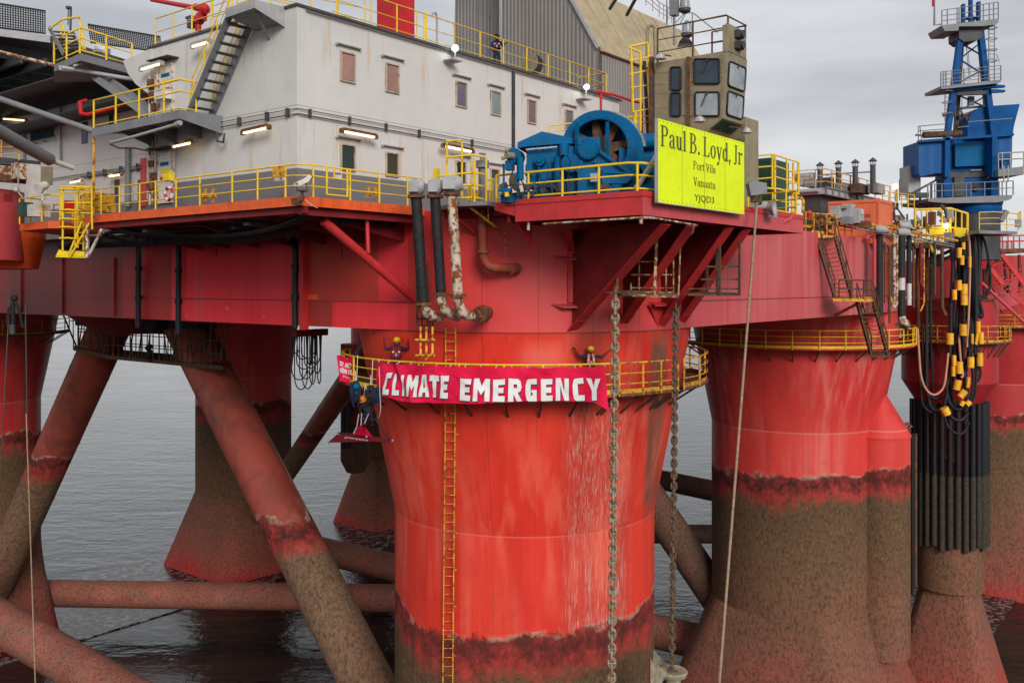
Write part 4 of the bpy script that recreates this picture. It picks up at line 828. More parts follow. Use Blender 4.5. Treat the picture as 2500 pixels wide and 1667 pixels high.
t = thing('winch_housing', 'curved pink and orange winch platform side at the left edge', 'platform', Pd(-60, 600, 41))
m = M(); m.lathe(Pd(-98, 695, 42), [(2.6, 1.1), (2.6, 4.25)], 40, cap=True); obj('upper_shell', m, HROSE, t)
m = M(); m.lathe(Pd(-98, 695, 43.5), [(3.3, .75), (3.62, 2.2), (3.62, 2.6)], 40, cap=True); obj('lower_shell', m, ORANGE, t)
m = M(); m.box(Pd(20, 483, 39.4), .35, .05, .35); obj('plate', m, DKRED, t)
t = thing('left_machinery', 'tan and white deck machinery behind the pink winch platform', 'machinery', Pd(60, 440, 42))
for px, py, w, h, mat in ((15, 420, 1.4, .5, PIPEW), (62, 420, 1.0, .7, PIPEW), (90, 445, .7, 1.5, WHITEP), (112, 430, .4, .8, TAN), (25, 437, 2.2, .3, GRATE), (20, 396, 2.6, .3, DGREY)): obj('casing', M().box(Pd(px, py, 41), w, .5, h), mat, t)
railing('machinery_railing', 'short yellow railing above the machinery at the left edge', [Pd(-40, 396, 41), Pd(47, 392, 41)], YELR, h=.95, gap=.9)
# ------------------------------------------------------------------ scaffold under the hull round the brace heads
t = thing('hanging_scaffold', 'dark rusty scaffold cage hanging under the hull round the brace heads', 'scaffold', L(-1, 30, -5.2))
sa = -1.6; zt, zb_ = -1.75, -4.7
def S(px, z, a=sa): b = bA(px, a); return L(a, b, z)
m = M()
for px in list(range(178, 560, 14)): m.tube(S(px, zt), S(px + random.uniform(-2, 2), zb_ if 235 < px < 520 else zb_ + .5), .035, 5)
for px in range(190, 560, 22): m.tube(S(px, zt, sa + 3), S(px, zb_ + .2, sa + 3), .035, 5)
for z in (-2.4, -3.1, -3.8): m.path([S(170 if z > -3 else 190, z), S(562 if z > -3 else 545, z)], .03, 5)
for z in (-2.4, -3.2, -4.0): m.path([S(190, z, sa + 3), S(545, z, sa + 3)], .03, 5)
for a_, b_ in ((150, 190), (562, 535)): m.path([S(a_, zt), S(b_, -4.3)], .06, 6)
for k in range(16): x = 205 + k * 21; m.tube(S(x, zt), S(x + random.choice((-16, 16)), zb_), .045, 5)
obj('framework', m, GRATE, t)
m = M()
for x0, x1 in ((178, 262), (262, 440), (440, 545)): m.prism([S(x0, zb_ + (.0 if x0 > 200 else .35)), S(x1, zb_ + (.0)), S(x1, zb_, sa + 3.2), S(x0, zb_, sa + 3.2)], Z * .22)
obj('floor', m, GRATE, t)
m = M(); 
for k in range(8): m.ball(S(363 + random.uniform(-7, 7), -3.7 - k * .12), .14, 6, 5)
m.box(S(300, -2.2), 1.2, 5.0, 1.0); m.box(S(380, -2.2), 1.2, 2.0, .9); m.box(S(470, -2.1), 1.2, 3, .8); m.box(S(225, -2.2), 1, 2.5, .9); obj('canvas', m, BAGK, t)
m = M(); m.lathe(L(0, 30.2, 0), [(4.9, -1.72), (3.6, -2.6), (2.6, -3.0)], 24); single('brace_head_casting', m, DKRED, 'dark red conical hull piece where the two braces meet', 'hull piece')
# coiled cables hanging beside the small banner
t = thing('hanging_cables', 'loops of black cable hanging under the hull left of the small banner', 'cables', Pd(765, 955, 42))
for k in range(16):
    x0 = 714 + (k * 29 % 62); x1 = x0 + 14 + (k * 17 % 34); dep = 862 + (k * 37 % 98); d = 41 + k * .15
    pts = [Pd((x0 + x1) / 2 - (x1 - x0) / 2 * math.cos(math.pi * min(1, max(0, (i - 5) / 8))) + (k % 3 - 1) * 3 * math.sin(i / 3), 812 + (dep - 812) * (i / 5 * .78 if i < 5 else (.78 + .22 * math.sin(math.pi * (i - 5) / 8)) if i <= 13 else (18 - i) / 5 * .78), d) for i in range(19)]
    obj('cable', M().path(pts, .028, 5), BLACK, t)
obj('hanger', M().box(Pd(758, 812, 41.5), 1.8, .3, .3), DKRED, t)
# ------------------------------------------------------------------ lettering
def text_mesh(s, bold=0.0, shear=0.0):
    cu = bpy.data.curves.new('t', 'FONT'); cu.body = s; cu.size = 1; cu.offset = bold; cu.shear = shear; cu.resolution_u = 3
    o = bpy.data.objects.new('t', cu); SC.collection.objects.link(o); dg = bpy.context.evaluated_depsgraph_get(); dg.update()
    me = bpy.data.meshes.new_from_object(o.evaluated_get(dg)); vs = [v.co.copy() for v in me.vertices]; fs = [list(p.vertices) for p in me.polygons]
    bpy.data.objects.remove(o); bpy.data.curves.remove(cu); bpy.data.meshes.remove(me)
    return vs, fs
def fit(vs, x0, x1, y0, y1):
    ax = min(v.x for v in vs); bx = max(v.x for v in vs); ay = min(v.y for v in vs); by = max(v.y for v in vs)
    return [Vector((x0 + (v.x - ax) / (bx - ax) * (x1 - x0), y0 + (v.y - ay) / (by - ay) * (y1 - y0), 0)) for v in vs]
def slab2d(vs, fs, fn, th):                       # flat letters -> thin solid through fn(x, y, depth)
    m = M(); n = len(vs); m.add([fn(v.x, v.y, th) for v in vs], fs)
    ed = {}
    for f in fs:
        for i in range(len(f)):
            e = (f[i], f[(i + 1) % len(f)]); ed[e] = 1
    side = [e for e in ed if (e[1], e[0]) not in ed]
    if th: m.add([fn(v.x, v.y, th) for v in vs] + [fn(v.x, v.y, 0) for v in vs], [(a, b, b + n, a + n) for a, b in side])
    return m
# hand drawn serif capitals and small letters: thick uprights, thin curves, bracket serifs
def serif(text, T=.135):
    polys = []; x = 0.0
    t_ = .05
    def bar(x0, y0, x1, y1): polys.append([(x + x0, y0), (x + x1, y0), (x + x1, y1), (x + x0, y1)])
    def arcp(cx, cy, rx, ry, a0, a1, wx=None, wy=t_, n=12):
        wx = T if wx is None else wx
        for i in range(n):
            q = []
            for a in (a0 + (a1 - a0) * i / n, a0 + (a1 - a0) * (i + 1) / n):
                c, s = math.cos(R(a)), math.sin(R(a)); q.append(((x + cx + rx * c, cy + ry * s), (x + cx + (rx - wx) * c, cy + (ry - wy) * s)))
            polys.append([q[0][0], q[1][0], q[1][1], q[0][1]])
    def line(x0, y0, x1, y1, w): polys.append([(x + x0 - w / 2, y0), (x + x0 + w / 2, y0), (x + x1 + w / 2, y1), (x + x1 - w / 2, y1)])
    def stem(cx, y0, y1, foot=True, top=1, head=.0): 
        bar(cx - T / 2, y0, cx + T / 2, y1)
        if foot: bar(cx - .15, y0, cx + .15, y0 + .035)
        if top == 2: bar(cx - .15, y1 - .035, cx + .15, y1)
        if top == 1: polys.append([(x + cx - .16, y1 - .07), (x + cx - T / 2, y1 - .09), (x + cx - T / 2, y1), (x + cx - .16, y1 - .04)])
    for ch in text:
        w = .5
        if ch == 'P': stem(.2, 0, 1, True, 2); bar(.2, .96, .4, 1); arcp(.36, .745, .30, .255, 90, -90); bar(.2, .49, .4, .535); w = .72
        elif ch == 'B': stem(.2, 0, 1, True, 2); bar(.05, .96, .38, 1); arcp(.34, .76, .27, .24, 90, -90); bar(.2, .50, .4, .545); arcp(.36, .27, .32, .27, 90, -90); bar(.05, 0, .4, .04); w = .76
        elif ch == 'L': stem(.2, 0, 1, True, 2); bar(.05, 0, .6, .045); polys.append([(x + .50, .04), (x + .62, 0), (x + .64, .26), (x + .61, .26)]); w = .7
        elif ch == 'J': bar(.24, .12, .24 + T, 1); bar(.16, .965, .47, 1); arcp(.20, .13, .175, .20, 0, -140, .1, .07); w = .5
        elif ch == 'V': line(.15, 1, .40, 0, T); line(.60, 1, .40, 0, .06); bar(.0, .965, .30, 1); bar(.48, .965, .74, 1); w = .76
        elif ch == 'l': stem(.17, 0, 1); w = .34
        elif ch == 'i': stem(.17, 0, .66); arcp(.17, .88, .07, .075, 0, 360, .07, .075); w = .34
        elif ch == 't': bar(.13, .12, .13 + T, .84); bar(.04, .62, .4, .66); arcp(.29, .14, .16, .15, 180, 300, .12, .06); w = .42
        elif ch == 'r': stem(.17, 0, .66); arcp(.36, .42, .18, .23, 165, 60, .05, .05); arcp(.42, .58, .075, .075, 0, 360, .07, .075); w = .5
        elif ch == 'n': stem(.17, 0, .66); arcp(.33, .42, .20, .24, 150, 0, T, .07); bar(.53 - T, 0, .53, .43); bar(.34, 0, .60, .035); w = .64
        elif ch == 'u': bar(.10, .2, .10 + T, .66); bar(.02, .62, .12, .66); arcp(.30, .22, .20, .23, 180, 345, T, .07); bar(.50 - T, .0, .50, .66); bar(.36, .62, .42, .66); bar(.5, 0, .57, .04); w = .62
        elif ch == 'a': bar(.40 - T / 2, .06, .40 + T / 2, .46); arcp(.26, .46, .205, .21, 0, 165, .12, .05); arcp(.11, .50, .06, .06, 0, 360, .06, .06); arcp(.25, .19, .205, .20, 70, 290, T, .05); arcp(.25, .19, .21, .20, 290, 340, .05, .05); polys.append([(x + .46, .08), (x + .56, .05), (x + .54, .0), (x + .42, .0)]); w = .57
        elif ch == 'o': arcp(.30, .325, .26, .345, 0, 360, T, .045, 24); w = .6
        elif ch == 'd': arcp(.28, .325, .23, .345, 30, 330, T, .05, 20); bar(.47 - T / 2, 0, .47 + T / 2, 1); bar(.36, .96, .47, 1); bar(.47, 0, .60, .04); w = .63
        elif ch == 'y': line(.12, .66, .32, .02, T); line(.50, .66, .22, -.28, .06); arcp(.16, -.24, .08, .08, 0, 360, .08, .08); bar(.0, .63, .27, .66); bar(.40, .63, .60, .66); w = .6
        elif ch == '.': arcp(.14, .07, .085, .085, 0, 360, .085, .085); w = .28
        elif ch == ',': arcp(.14, .06, .085, .085, 0, 360, .085, .085); polys.append([(x + .14, .06), (x + .225, .06), (x + .13, -.20), (x + .09, -.19)]); w = .28
        elif ch == ' ': w = .22
        x += w
    vs = []; fs = []
    for p in polys: fs.append(list(range(len(vs), len(vs) + len(p)))); vs += [Vector((a, b, 0)) for a, b in p]
    return vs, fs
# ------------------------------------------------------------------ winch platform over the column
ca_, cb_ = -8.16, -10.64
t = thing('winch_platform', 'red winch platform jutting out over the column under the blue winch', 'platform', L(-4, -8, 2))
bl_ = bA(1260, ca_); ar_ = aB(1958, cb_)
poly = [L(ca_, cb_, 2.05), L(ar_, cb_, 2.05), L(ar_, -6.9, 2.05), L(.5, -6.8, 2.05), L(-6.9, 0, 2.05), L(-6.9, bl_, 2.05), L(ca_, bl_, 2.05)]
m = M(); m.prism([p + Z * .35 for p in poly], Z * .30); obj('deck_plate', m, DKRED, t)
e = .05
m = M(); m.prism([L(ca_, cb_, 2.03), L(ca_ - e, cb_ - e, 2.03), L(ca_ - e, bl_, 2.03), L(ca_, bl_, 2.03)], Z * .55); obj('left_fascia', m, HDECK, t)
m = M(); m.prism([L(ca_, cb_, 2.03), L(ar_, cb_, 2.03), L(ar_, cb_ - e, 2.03), L(ca_ - e, cb_ - e, 2.03)], Z * .55); m.prism([L(ar_, cb_, 2.03), L(ar_ + .04, cb_, 2.03), L(ar_ + .04, -6.9, 2.03), L(ar_, -6.9, 2.03)], Z * .6); obj('right_fascia', m, HROSE, t)
m = M(); m.prism([L(ca_, cb_, 2.58), L(ca_ - e * 1.6, cb_ - e * 1.6, 2.58), L(ca_ - e * 1.6, bl_ + .4, 2.58), L(ca_, bl_ + .4, 2.58)], Z * .16); m.prism([L(ca_, cb_, 2.58), L(ar_, cb_, 2.58), L(ar_, cb_ - e * 1.6, 2.58), L(ca_ - e * 1.6, cb_ - e * 1.6, 2.58)], Z * .16); obj('top_edge', m, HDECK, t)
m = M(); m.prism([L(ca_, bl_, 2.2), L(ca_, bl_ + .9, 2.45), L(ca_, bl_ + .9, 2.7), L(ca_, bl_, 2.7)], U * .8); m.prism([L(ca_, bl_ + .0, 2.05), L(ca_ + .9, bl_ + .0, 2.05), L(ca_ + 1.2, bl_ + .3, 1.2)], V * .05); obj('end_gusset', m, HDECK, t)
for b in (-9.5, -8.2, -6.9, -5.6): m = M(); m.lbox(ca_ + .1, -2.5 if b < -7 else -6.2, b, b + .07, 2.02, 2.4); obj('deck_beam', m, DKRED, t)
# thin conduit below the edge
m = M(); m.path([Pa(1325, 547, ca_ - .02), Pa(1560, 532, ca_ - .02), L(ca_ - .02, cb_ - .02, 1.96), Pb(1600, 533, cb_ - .02), Pb(1701, 550, cb_ - .02)], .035, 6); m.path([Pb(1693, 552, cb_), Pb(1692, 565, cb_), Pb(1684, 575, cb_ + .3)], .025, 6)
for px in (1290,): m.tube(Pa(px, 542, ca_ + .05), Pa(px, 562, ca_ + .05), .05, 8)
m.tube(Pa(1565, 532, ca_), Pa(1565, 547, ca_), .06, 8)
single('conduit', m, PIPEW, 'cream conduit clipped under the edge of the winch platform', 'pipe')
# column surface hit by a photo ray
def Pc(px, py, r=7.1):
    d = ray(px, py); d2 = Vector((d.x, d.y)); c = Vector((C0.x, C0.y)); A = d2.dot(d2); B = d2.dot(c); k = B * B - A * (c.dot(c) - r * r)
    return W(d * ((B - math.sqrt(max(k, 0))) / A))
# big knee brackets
for i, (tx, ty, bx, by, lab) in enumerate(((1625, 548, 1396, 808, 'longest red knee bracket left of the front chain'), (1687, 552, 1520, 790, 'red knee bracket between the two chains'), (1781, 556, 1612, 797, 'red knee bracket just right of the rear chain'), (1822, 561, 1660, 791, 'rightmost red knee bracket under the platform'))):
    P = Pb(tx, ty, cb_ + .15); B = Pc(bx, by, 7.05)
    t = thing('knee_bracket', lab, 'bracket', B, 'big knee brackets under the winch platform')
    hz_ = Vector((B.x, B.y, P.z)); s = (P - B); s.z = 0; side = Z.cross(s).normalized()
    mid = B.lerp(P, .16) + Z * (.10); 
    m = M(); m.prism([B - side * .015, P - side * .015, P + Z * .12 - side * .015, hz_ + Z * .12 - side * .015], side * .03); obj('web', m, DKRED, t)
    m = M(); m.bar(B + Z * .0, B.lerp(P, .12) + Z * -.02, .40, .035, up=s.normalized() + Z); m.bar(B.lerp(P, .1), P, .40, .035, up=Z); obj('flange', m, HDECK, t)
# small vertical stiffeners and fins on the column top
t = thing('column_top_fins', 'row of upright red fins on the column head under the winch platform', 'fins', L(-3, -5.5, 0))
for px, y0, y1, w_, mat in ((1391, 560, 738, .22, HDECK), (1418, 556, 735, .30, HROSE), (1463, 545, 700, .30, HDECK), (1421, 560, 738, .02, DKRED)):
    p0 = Pc(px, y0, 7.12); p1 = Pc(px, y1, 7.12); m = M(); n = (p0 - W(Vector((C0.x, C0.y, 0)))); n.z = 0; n.normalize(); m.bar(p0, p1, w_, .30 if w_ > .25 else .18, up=n.cross(Z)); obj('fin', m, mat, t)
for (x0, y0, x1, y1) in ((1385, 560, 1398, 620), (1472, 545, 1500, 655), (1545, 545, 1551, 610)):
    P = Pc(x0, y0, 8.4); B = Pc(x1, y1, 7.1); m = M(); h = Vector((B.x, B.y, P.z)); s = (P - B); s.z = 0; sd = Z.cross(s).normalized(); m.prism([B - sd * .02, P - sd * .02, h - sd * .02], sd * .04); m.bar(B, P, .26, .03); obj('gusset', m, HDECK, t)
for (x0, x1, y) in ((1352, 1416, 628), (1345, 1432, 745)):
    a0 = Pc(x0, y); a1 = Pc(x1, y); mm = Pc((x0 + x1) / 2 - 12, y + 7, 7.45); mm2 = Pc(x1 - 8, y + 7, 7.45); m = M(); m.prism([a0, mm, mm2, a1], Z * .05); obj('shelf_plate', m, HROSE, t)
a0 = Pc(1582, 740); m = M(); m.prism([Pc(1584, 740), Pc(1600, 748, 7.6), Pc(1626, 748, 7.6), Pc(1640, 738)], Z * .05); m.prism([Pc(1608, 800), Pc(1584, 742, 7.3), Pc(1636, 740, 7.3)], Z * .02 + U * .02); obj('shelf_plate', m, HDECK, t)
# inspection cages
CAGEM = paint('rusty_cream_steel', (.42, .30, .16), .7, var=.4, rust=.7, rc=(.16, .06, .03), fine=2)
t = thing('inspection_cage', 'rusty cream inspection cage hanging between the chains', 'cage', Pd(1590, 726, 31))
d0, d1 = 30.6, 31.8
m = M(); m.bar(Pd(1603, 585, d0), Pd(1597, 722, d0), .09, .09); m.bar(Pd(1662, 582, d0 + .3), Pd(1656, 722, d0 + .3), .05, .05)
for x, y0, y1 in ((1560, 640, 722), (1626, 640, 722), (1644, 560, 722), (1620, 545, 640), (1634, 548, 640), (1540, 690, 722)): m.tube(Pd(x, y0, d1), Pd(x, y1, d1), .03, 6)
for y, x0, x1 in ((639, 1555, 1645), (671, 1540, 1646), (703, 1540, 1646), (565, 1618, 1644), (611, 1618, 1644)): m.tube(Pd(x0, y, d1), Pd(x1, y, d1), .028, 6)
obj('framework', m, CAGEM, t)
m = M(); m.prism([Pd(1508, 723, d0), Pd(1657, 727, d0), Pd(1650, 720, d1 + .3), Pd(1520, 716, d1 + .3)], Z * .08); m.prism([Pd(1558, 712, d1), Pd(1646, 712, d1), Pd(1646, 724, d1), Pd(1558, 724, d1)], Vector((0, .03, 0))); obj('floor', m, CAGEM, t)
t = thing('inspection_cage', 'dark rusty inspection cage right of the rear chain', 'cage', Pd(1760, 722, 33))
m = M()
for x, y0, y1, d in ((1757, 585, 722, 32.5), (1805, 588, 722, 32.5), (1726, 640, 720, 33.5), (1750, 600, 718, 33.5)): m.bar(Pd(x, y0, d), Pd(x, y1, d), .07, .07)
for y, x0, x1 in ((651, 1726, 1803), (682, 1710, 1803), (705, 1680, 1803), (720, 1680, 1803)): m.bar(Pd(x0, y, 32.6), Pd(x1, y, 32.6), .055, .055)
obj('framework', m, GRATE, t); m = M(); m.prism([Pd(1672, 719, 32.8), Pd(1803, 722, 32.4), Pd(1803, 718, 33.6), Pd(1672, 716, 33.6)], Z * .05); obj('floor', m, GRATE, t)
# ------------------------------------------------------------------ winch railing
zw = 2.74
rp = [L(ca_ + .1, bA(1212, ca_ + .1), zw), L(ca_ + .1, cb_ + .55, zw), L(ca_ + .35, cb_ + .2, zw), L(ca_ + 1.1, cb_ + .1, zw)]
posts = [Pa(x, 480, ca_ + .1) for x in (1212, 1290, 1373, 1462, 1556)]
for p in posts: p.z = ZC + zw
railing('winch_railing', 'bright yellow railing in front of the blue winch', rp, YEL, post_at=posts, h=.86, levels=(1, .58, .12), r=.04, pr=.042)
m = M(); m.bar(Pd(1549, 466, 28), Pd(1605, 378, 28.6), .13, .10); single('sign_stay', m, GALV, 'slanting grey steel stay behind the left edge of the yellow sign', 'stay')
# ------------------------------------------------------------------ blue winch
Xw = Vector((.968, -.25, 0)).normalized(); Yw = Vector((.25, .968, 0)).normalized()
t = thing('anchor_winch', 'big blue anchor winch with a spoked drum behind the yellow railing', 'winch', Pd(1420, 495, 30.5))
c = Pd(1461, 362, 29.6)
def wc(dx, dz, dy=0): return c + Xw * dx + Z * dz + Yw * dy
def disc(ri, ro, y0, y1, n=56, a0=0, a1=360, cc=None):
    cc = cc or c; m = M(); v = []; N = n + 1
    for y in (y0, y1):
        for r in (ri, ro):
            for i in range(N): a = R(a0 + (a1 - a0) * i / n); v.append(cc + Xw * math.cos(a) * r + Z * math.sin(a) * r + Yw * y)
    f = []
    for i in range(n):
        f += [(i, i + 1, N + i + 1, N + i), (2 * N + i, 2 * N + i + 1, 3 * N + i + 1, 3 * N + i), (i, i + 1, 2 * N + i + 1, 2 * N + i), (N + i, N + i + 1, 3 * N + i + 1, 3 * N + i)]
    return m.add(v, f)
m = disc(.97, 1.15, 0, .85); obj('brake_band', m, BLUE, t)
m = disc(.93, 1.22, .02, .05); obj('band_flange', m, BLUE, t)
m = disc(1.0, 1.32, .95, 1.05, 60); m2 = disc(.0001, 1.2, 1.05, 1.5, 40); obj('rear_drum', m2, BLUE, t); obj('rear_flange', m, BLUE, t)
m = M()
for k in range(44): a = R(8 + k * 3.0); p = c + (Xw * math.cos(a) + Z * math.sin(a)) * 1.36 + Yw * 1.15; m.box(p, .07, .3, .05, Xw * math.cos(a) + Z * math.sin(a), Yw)
obj('chain_teeth', m, GALV, t)
m = disc(.42, .95, .55, .62, 48)
sp = M()
for k in range(8):
    a = R(k * 45 + 12); d = Xw * math.cos(a) + Z * math.sin(a); e = Xw * -math.sin(a) + Z * math.cos(a)
    sp.prism([c + d * .3 + e * .16 + Yw * .45, c + d * .3 - e * .16 + Yw * .45, c + d * .97 - e * .09 + Yw * .45, c + d * .97 + e * .09 + Yw * .45], Yw * .25)
obj('spoke', sp, RUSTM, t) if False else None
for k in range(8):
    a = R(k * 45 + 12); d = Xw * math.cos(a) + Z * math.sin(a); e = Xw * -math.sin(a) + Z * math.cos(a)
    m = M(); m.prism([c + d * .3 + e * .17 + Yw * .45, c + d * .3 - e * .17 + Yw * .45, c + d * .97 - e * .10 + Yw * .45, c + d * .97 + e * .10 + Yw * .45], Yw * .25); obj('spoke', m, GRATE, t)
m = disc(.0001, .42, .35, .8, 32); obj('hub_drum', m, GRATE, t)
for px in (1409, 1483): obj('upright', M().bar(Pd(px, 298 if px > 1450 else 300, 29.5), Pd(px, 400, 29.5), .09, .09), BLUE, t)
h = Pd(1436, 364, 29.2); m = M(); m.tube(h - Yw * .05, h + Yw * .35, .34, 28); m.tube(h - Yw * .08, h - Yw * .04, .30, 28); obj('bearing_cap', m, BLUE, t)
m = M(); m.prism([Pd(x, y, 29.35) for x, y in ((1410, 335), (1464, 335), (1466, 366), (1539, 418), (1543, 440), (1524, 448), (1508, 470), (1508, 492), (1410, 492))], Yw * .3); obj('side_frame', m, BLUE, t)
m = M(); m.bar(Pd(1464, 370, 29.2), Pd(1541, 424, 29.2), .06, .08); m.bar(Pd(1420, 392, 29.2), Pd(1408, 420, 29.2), .05, .06); m.bar(Pd(1450, 392, 29.2), Pd(1472, 420, 29.2), .05, .06); m.bar(Pd(1468, 420, 29.2), Pd(1540, 424, 29.2), .05, .06); obj('frame_rib', m, BLUE, t)
m = M(); m.prism([Pd(x, y, 29.7) for x, y in ((1512, 362), (1545, 366), (1556, 430), (1552, 470), (1508, 470))], Yw * .9); obj('band_leg', m, BLUE, t)
m = M(); m.prism([Pd(x, y, 29.25) for x, y in ((1468, 425), (1541, 421), (1546, 432), (1530, 448), (1470, 448))], Yw * .3); m.prism([Pd(x, y, 29.3) for x, y in ((1494, 448), (1516, 448), (1512, 470), (1500, 470))], Yw * .2); obj('foot_plate', m, BLUE, t)
m = M(); m.prism([Pd(x, y, 29.9) for x, y in ((1285, 355), (1384, 350), (1384, 458), (1285, 458))], Yw * 1.1); obj('gearbox', m, BLUE, t)
m = M(); m.prism([Pd(x, y, 29.75) for x, y in ((1263, 348), (1323, 321), (1412, 340), (1412, 352), (1384, 350), (1284, 358), (1263, 362))], Yw * 1.3); obj('gearbox_cover', m, BLUE, t)
m = M(); m.tube(Pd(1284, 366, 29.7), Pd(1360, 359, 29.7), .03, 6); obj('shaft_rod', m, GALV, t)
g = Pd(1321, 394, 29.8); m = M(); m.tube(g, g - Yw * .22, .17, 16); m.tube(g, g - Yw * .3, .08, 10); m.path([Pd(1316, 408, 29.7), Pd(1318, 450, 29.7), Pd(1316, 462, 29.7), Pd(1300, 472, 29.6)], .05, 8); obj('oil_pump', m, BLUE, t)
m = M(); m.tube(Pd(1377, 352, 29.7), Pd(1377, 380, 29.7), .16, 14); m.tube(Pd(1360, 384, 29.6), Pd(1360, 440, 29.6), .11, 12); m.prism([Pd(x, y, 29.7) for x, y in ((1384, 356), (1408, 358), (1408, 470), (1384, 470))], Yw * .8); m.tube(Pd(1396, 400, 29.6) - Yw * .2, Pd(1396, 400, 29.6) + Yw * .2, .30, 20); obj('clutch_unit', m, BLUE, t)
m = M(); m.tube(Pd(1253, 380, 29.9), Pd(1253, 380, 29.9) + Yw * .6, .25, 20); m.tube(Pd(1270, 385, 29.8), Pd(1270, 440, 29.8), .12, 12); m.box(Pd(1245, 405, 29.9), .25, .3, .3, Xw, Yw); m.tube(Pd(1258, 452, 29.9), Pd(1258, 425, 29.9), .14, 12); m.tube(Pd(1230, 480, 30), Pd(1230, 400, 30), .035, 6); obj('motor_housing', m, BLUE, t)
m = M(); m.tube(Pd(1236, 380, 29.6), Pd(1252, 381, 29.8), .11, 14); m.tube(Pd(1224, 388, 29.6), Pd(1234, 384, 29.6), .06, 8); m.ball(Pd(1237, 368, 29.6), .07); obj('brass_motor', m, TAN, t)
m = M(); m.prism([Pd(x, y, 29.8) for x, y in ((1222, 474), (1400, 456), (1400, 492), (1222, 494))], Yw * 1.4); obj('base_frame', m, BLUE, t)
m = M()
for k in range(26): x = random.uniform(1218, 1400); y = random.uniform(452, 480); m.box(Pd(x, y, 29.6), random.uniform(.05, .22), .12, random.uniform(.05, .2), Xw, Yw)
for k in range(14): x = random.uniform(1225, 1400); m.path([Pd(x, 445, 29.5), Pd(x + random.uniform(-8, 8), 462, 29.45), Pd(x + random.uniform(-6, 14), 480, 29.5)], .018, 5)
obj('valve_gear', m, DGREY, t)
for px, py, w, hh, mat in ((1238, 472, .12, .22, YELB), (1451, 434, .24, .26, GREYL), (1475, 455, .3, .15, GRATE), (1232, 465, .4, .1, BLUE), (1252, 440, .16, .3, GRATE)): obj('fitting', M().box(Pd(px, py, 29.1), w, .12, hh, Xw, Yw), mat, t)
m = M(); m.prism([Pd(x, y, 31.2) for x, y in ((1560, 330), (1600, 330), (1604, 492), (1560, 492))], Yw * .8); m.tube(Pd(1550, 345, 31), Pd(1602, 345, 31), .25, 14); m.tube(Pd(1585, 402, 30.6), Pd(1585, 402, 31.6), .3, 16); obj('spare_drum', m, BLUE, t)
m = M(); m.prism([Pd(x, y, 30.2) for x, y in ((1400, 455), (1560, 452), (1560, 494), (1400, 494))], Yw * 1.0); obj('shadowed_base', m, DGREY, t)
m = M()
for k in range(24): a = R(k * 15); q = c + (Xw * math.cos(a) + Z * math.sin(a)) * 1.06; m.tube(q - Yw * .03, q + Yw * .01, .022, 6)
for k in range(12): a = R(k * 30); q = h + (Xw * math.cos(a) + Z * math.sin(a)) * .29; m.tube(q - Yw * .12, q - Yw * .03, .02, 6)
for x, y in ((1290, 362), (1300, 361), (1312, 360), (1330, 359), (1345, 357), (1290, 450), (1380, 450), (1378, 362)): m.tube(Pd(x, y, 29.85), Pd(x, y, 29.7), .025, 6)
obj('bolt_heads', m, BLUE, t)['kind'] = 'stuff'
for l in (((1365, 360), (1368, 372), (1366, 400), (1374, 430)), ((1384, 380), (1392, 395), (1388, 430), (1394, 455)), ((1245, 392), (1252, 415), (1244, 440), (1250, 468)), ((1340, 455), (1350, 468), (1346, 484), (1362, 486)), ((1460, 445), (1452, 462), (1458, 480)), ((1272, 440), (1282, 462), (1274, 484)), ((1410, 445), (1402, 462), (1412, 482))): obj('hydraulic_hose', M().path(smooth_path([Pd(x, y, 29.15) for x, y in l]), .022, 6), BLACK, t)
m = M(); m.box(Pd(1330, 440, 29.8), .5, .06, .02, Xw, Yw); m.prism([Pd(1283, 402, 29.88), Pd(1300, 401, 29.88), Pd(1300, 430, 29.88), Pd(1283, 431, 29.88)], -Yw * .04); m.prism([Pd(1338, 395, 29.88), Pd(1356, 394, 29.88), Pd(1356, 436, 29.88), Pd(1338, 437, 29.88)], -Yw * .04); obj('inspection_covers', m, BLUE, t)
# ------------------------------------------------------------------ the yellow sign
sb = cb_ - .32
s0, s1 = aB(1606, sb), aB(1817, sb); zb0 = zAt(Pb(1606, 493, sb), 493); zt0 = zAt(Pb(1606, 289, sb), 289)
t = thing('name_board', 'fluorescent yellow name board reading Paul B. Loyd, Jr with port and call sign', 'sign', L(s0, sb, zb0))
m = M(); m.lbox(s0, s1, sb, sb + .05, zb0, zt0); obj('board', m, SIGN, t)
m = M(); m.lbox(s0 - .03, s0, sb - .01, sb + .09, zb0 - .02, zt0); m.lbox(s0 - .03, s1, sb - .0, sb + .09, zb0 - .03, zb0); m.lbox(s0 + .5, s0 + .6, sb + .05, cb_, zb0 + .1, zb0 + .3); m.lbox(s1 - .6, s1 - .5, sb + .05, cb_, zb0 + .1, zb0 + .3); obj('frame', m, GREYL, t)
m = M()
for k in range(1, 4): a = s0 + (s1 - s0) * k / 4; m.lbox(a - .006, a + .006, sb - .004, sb, zb0 + .02, zt0 - .02)
obj('panel_joints', m, SIGNT, t)
m = M()
for k in range(25):
    for z in (zb0 + .06, zt0 - .06): a = s0 + .1 + (s1 - s0 - .2) * k / 24; m.lbox(a - .012, a + .012, sb - .01, sb, z - .012, z + .012)
obj('rivets', m, SIGNT, t)['kind'] = 'stuff'
def on_sign(x, y, d): return L(x, sb - d, y)
def sx(px): return aB(px, sb)
def sz(px, py): return zAt(Pb(px, py, sb), py)
def put_text(vf, x0, x1, py0, py1, px, nm='lettering', mat=SIGNT):   # py of top and base at px
    vs, fs = vf; vs = fit(vs, sx(x0), sx(x1), sz(px, py1), sz(px, py0)); obj(nm, slab2d(vs, fs, on_sign, .012), mat, t)
vs, fs = serif('Paul B. Loyd, Jr')
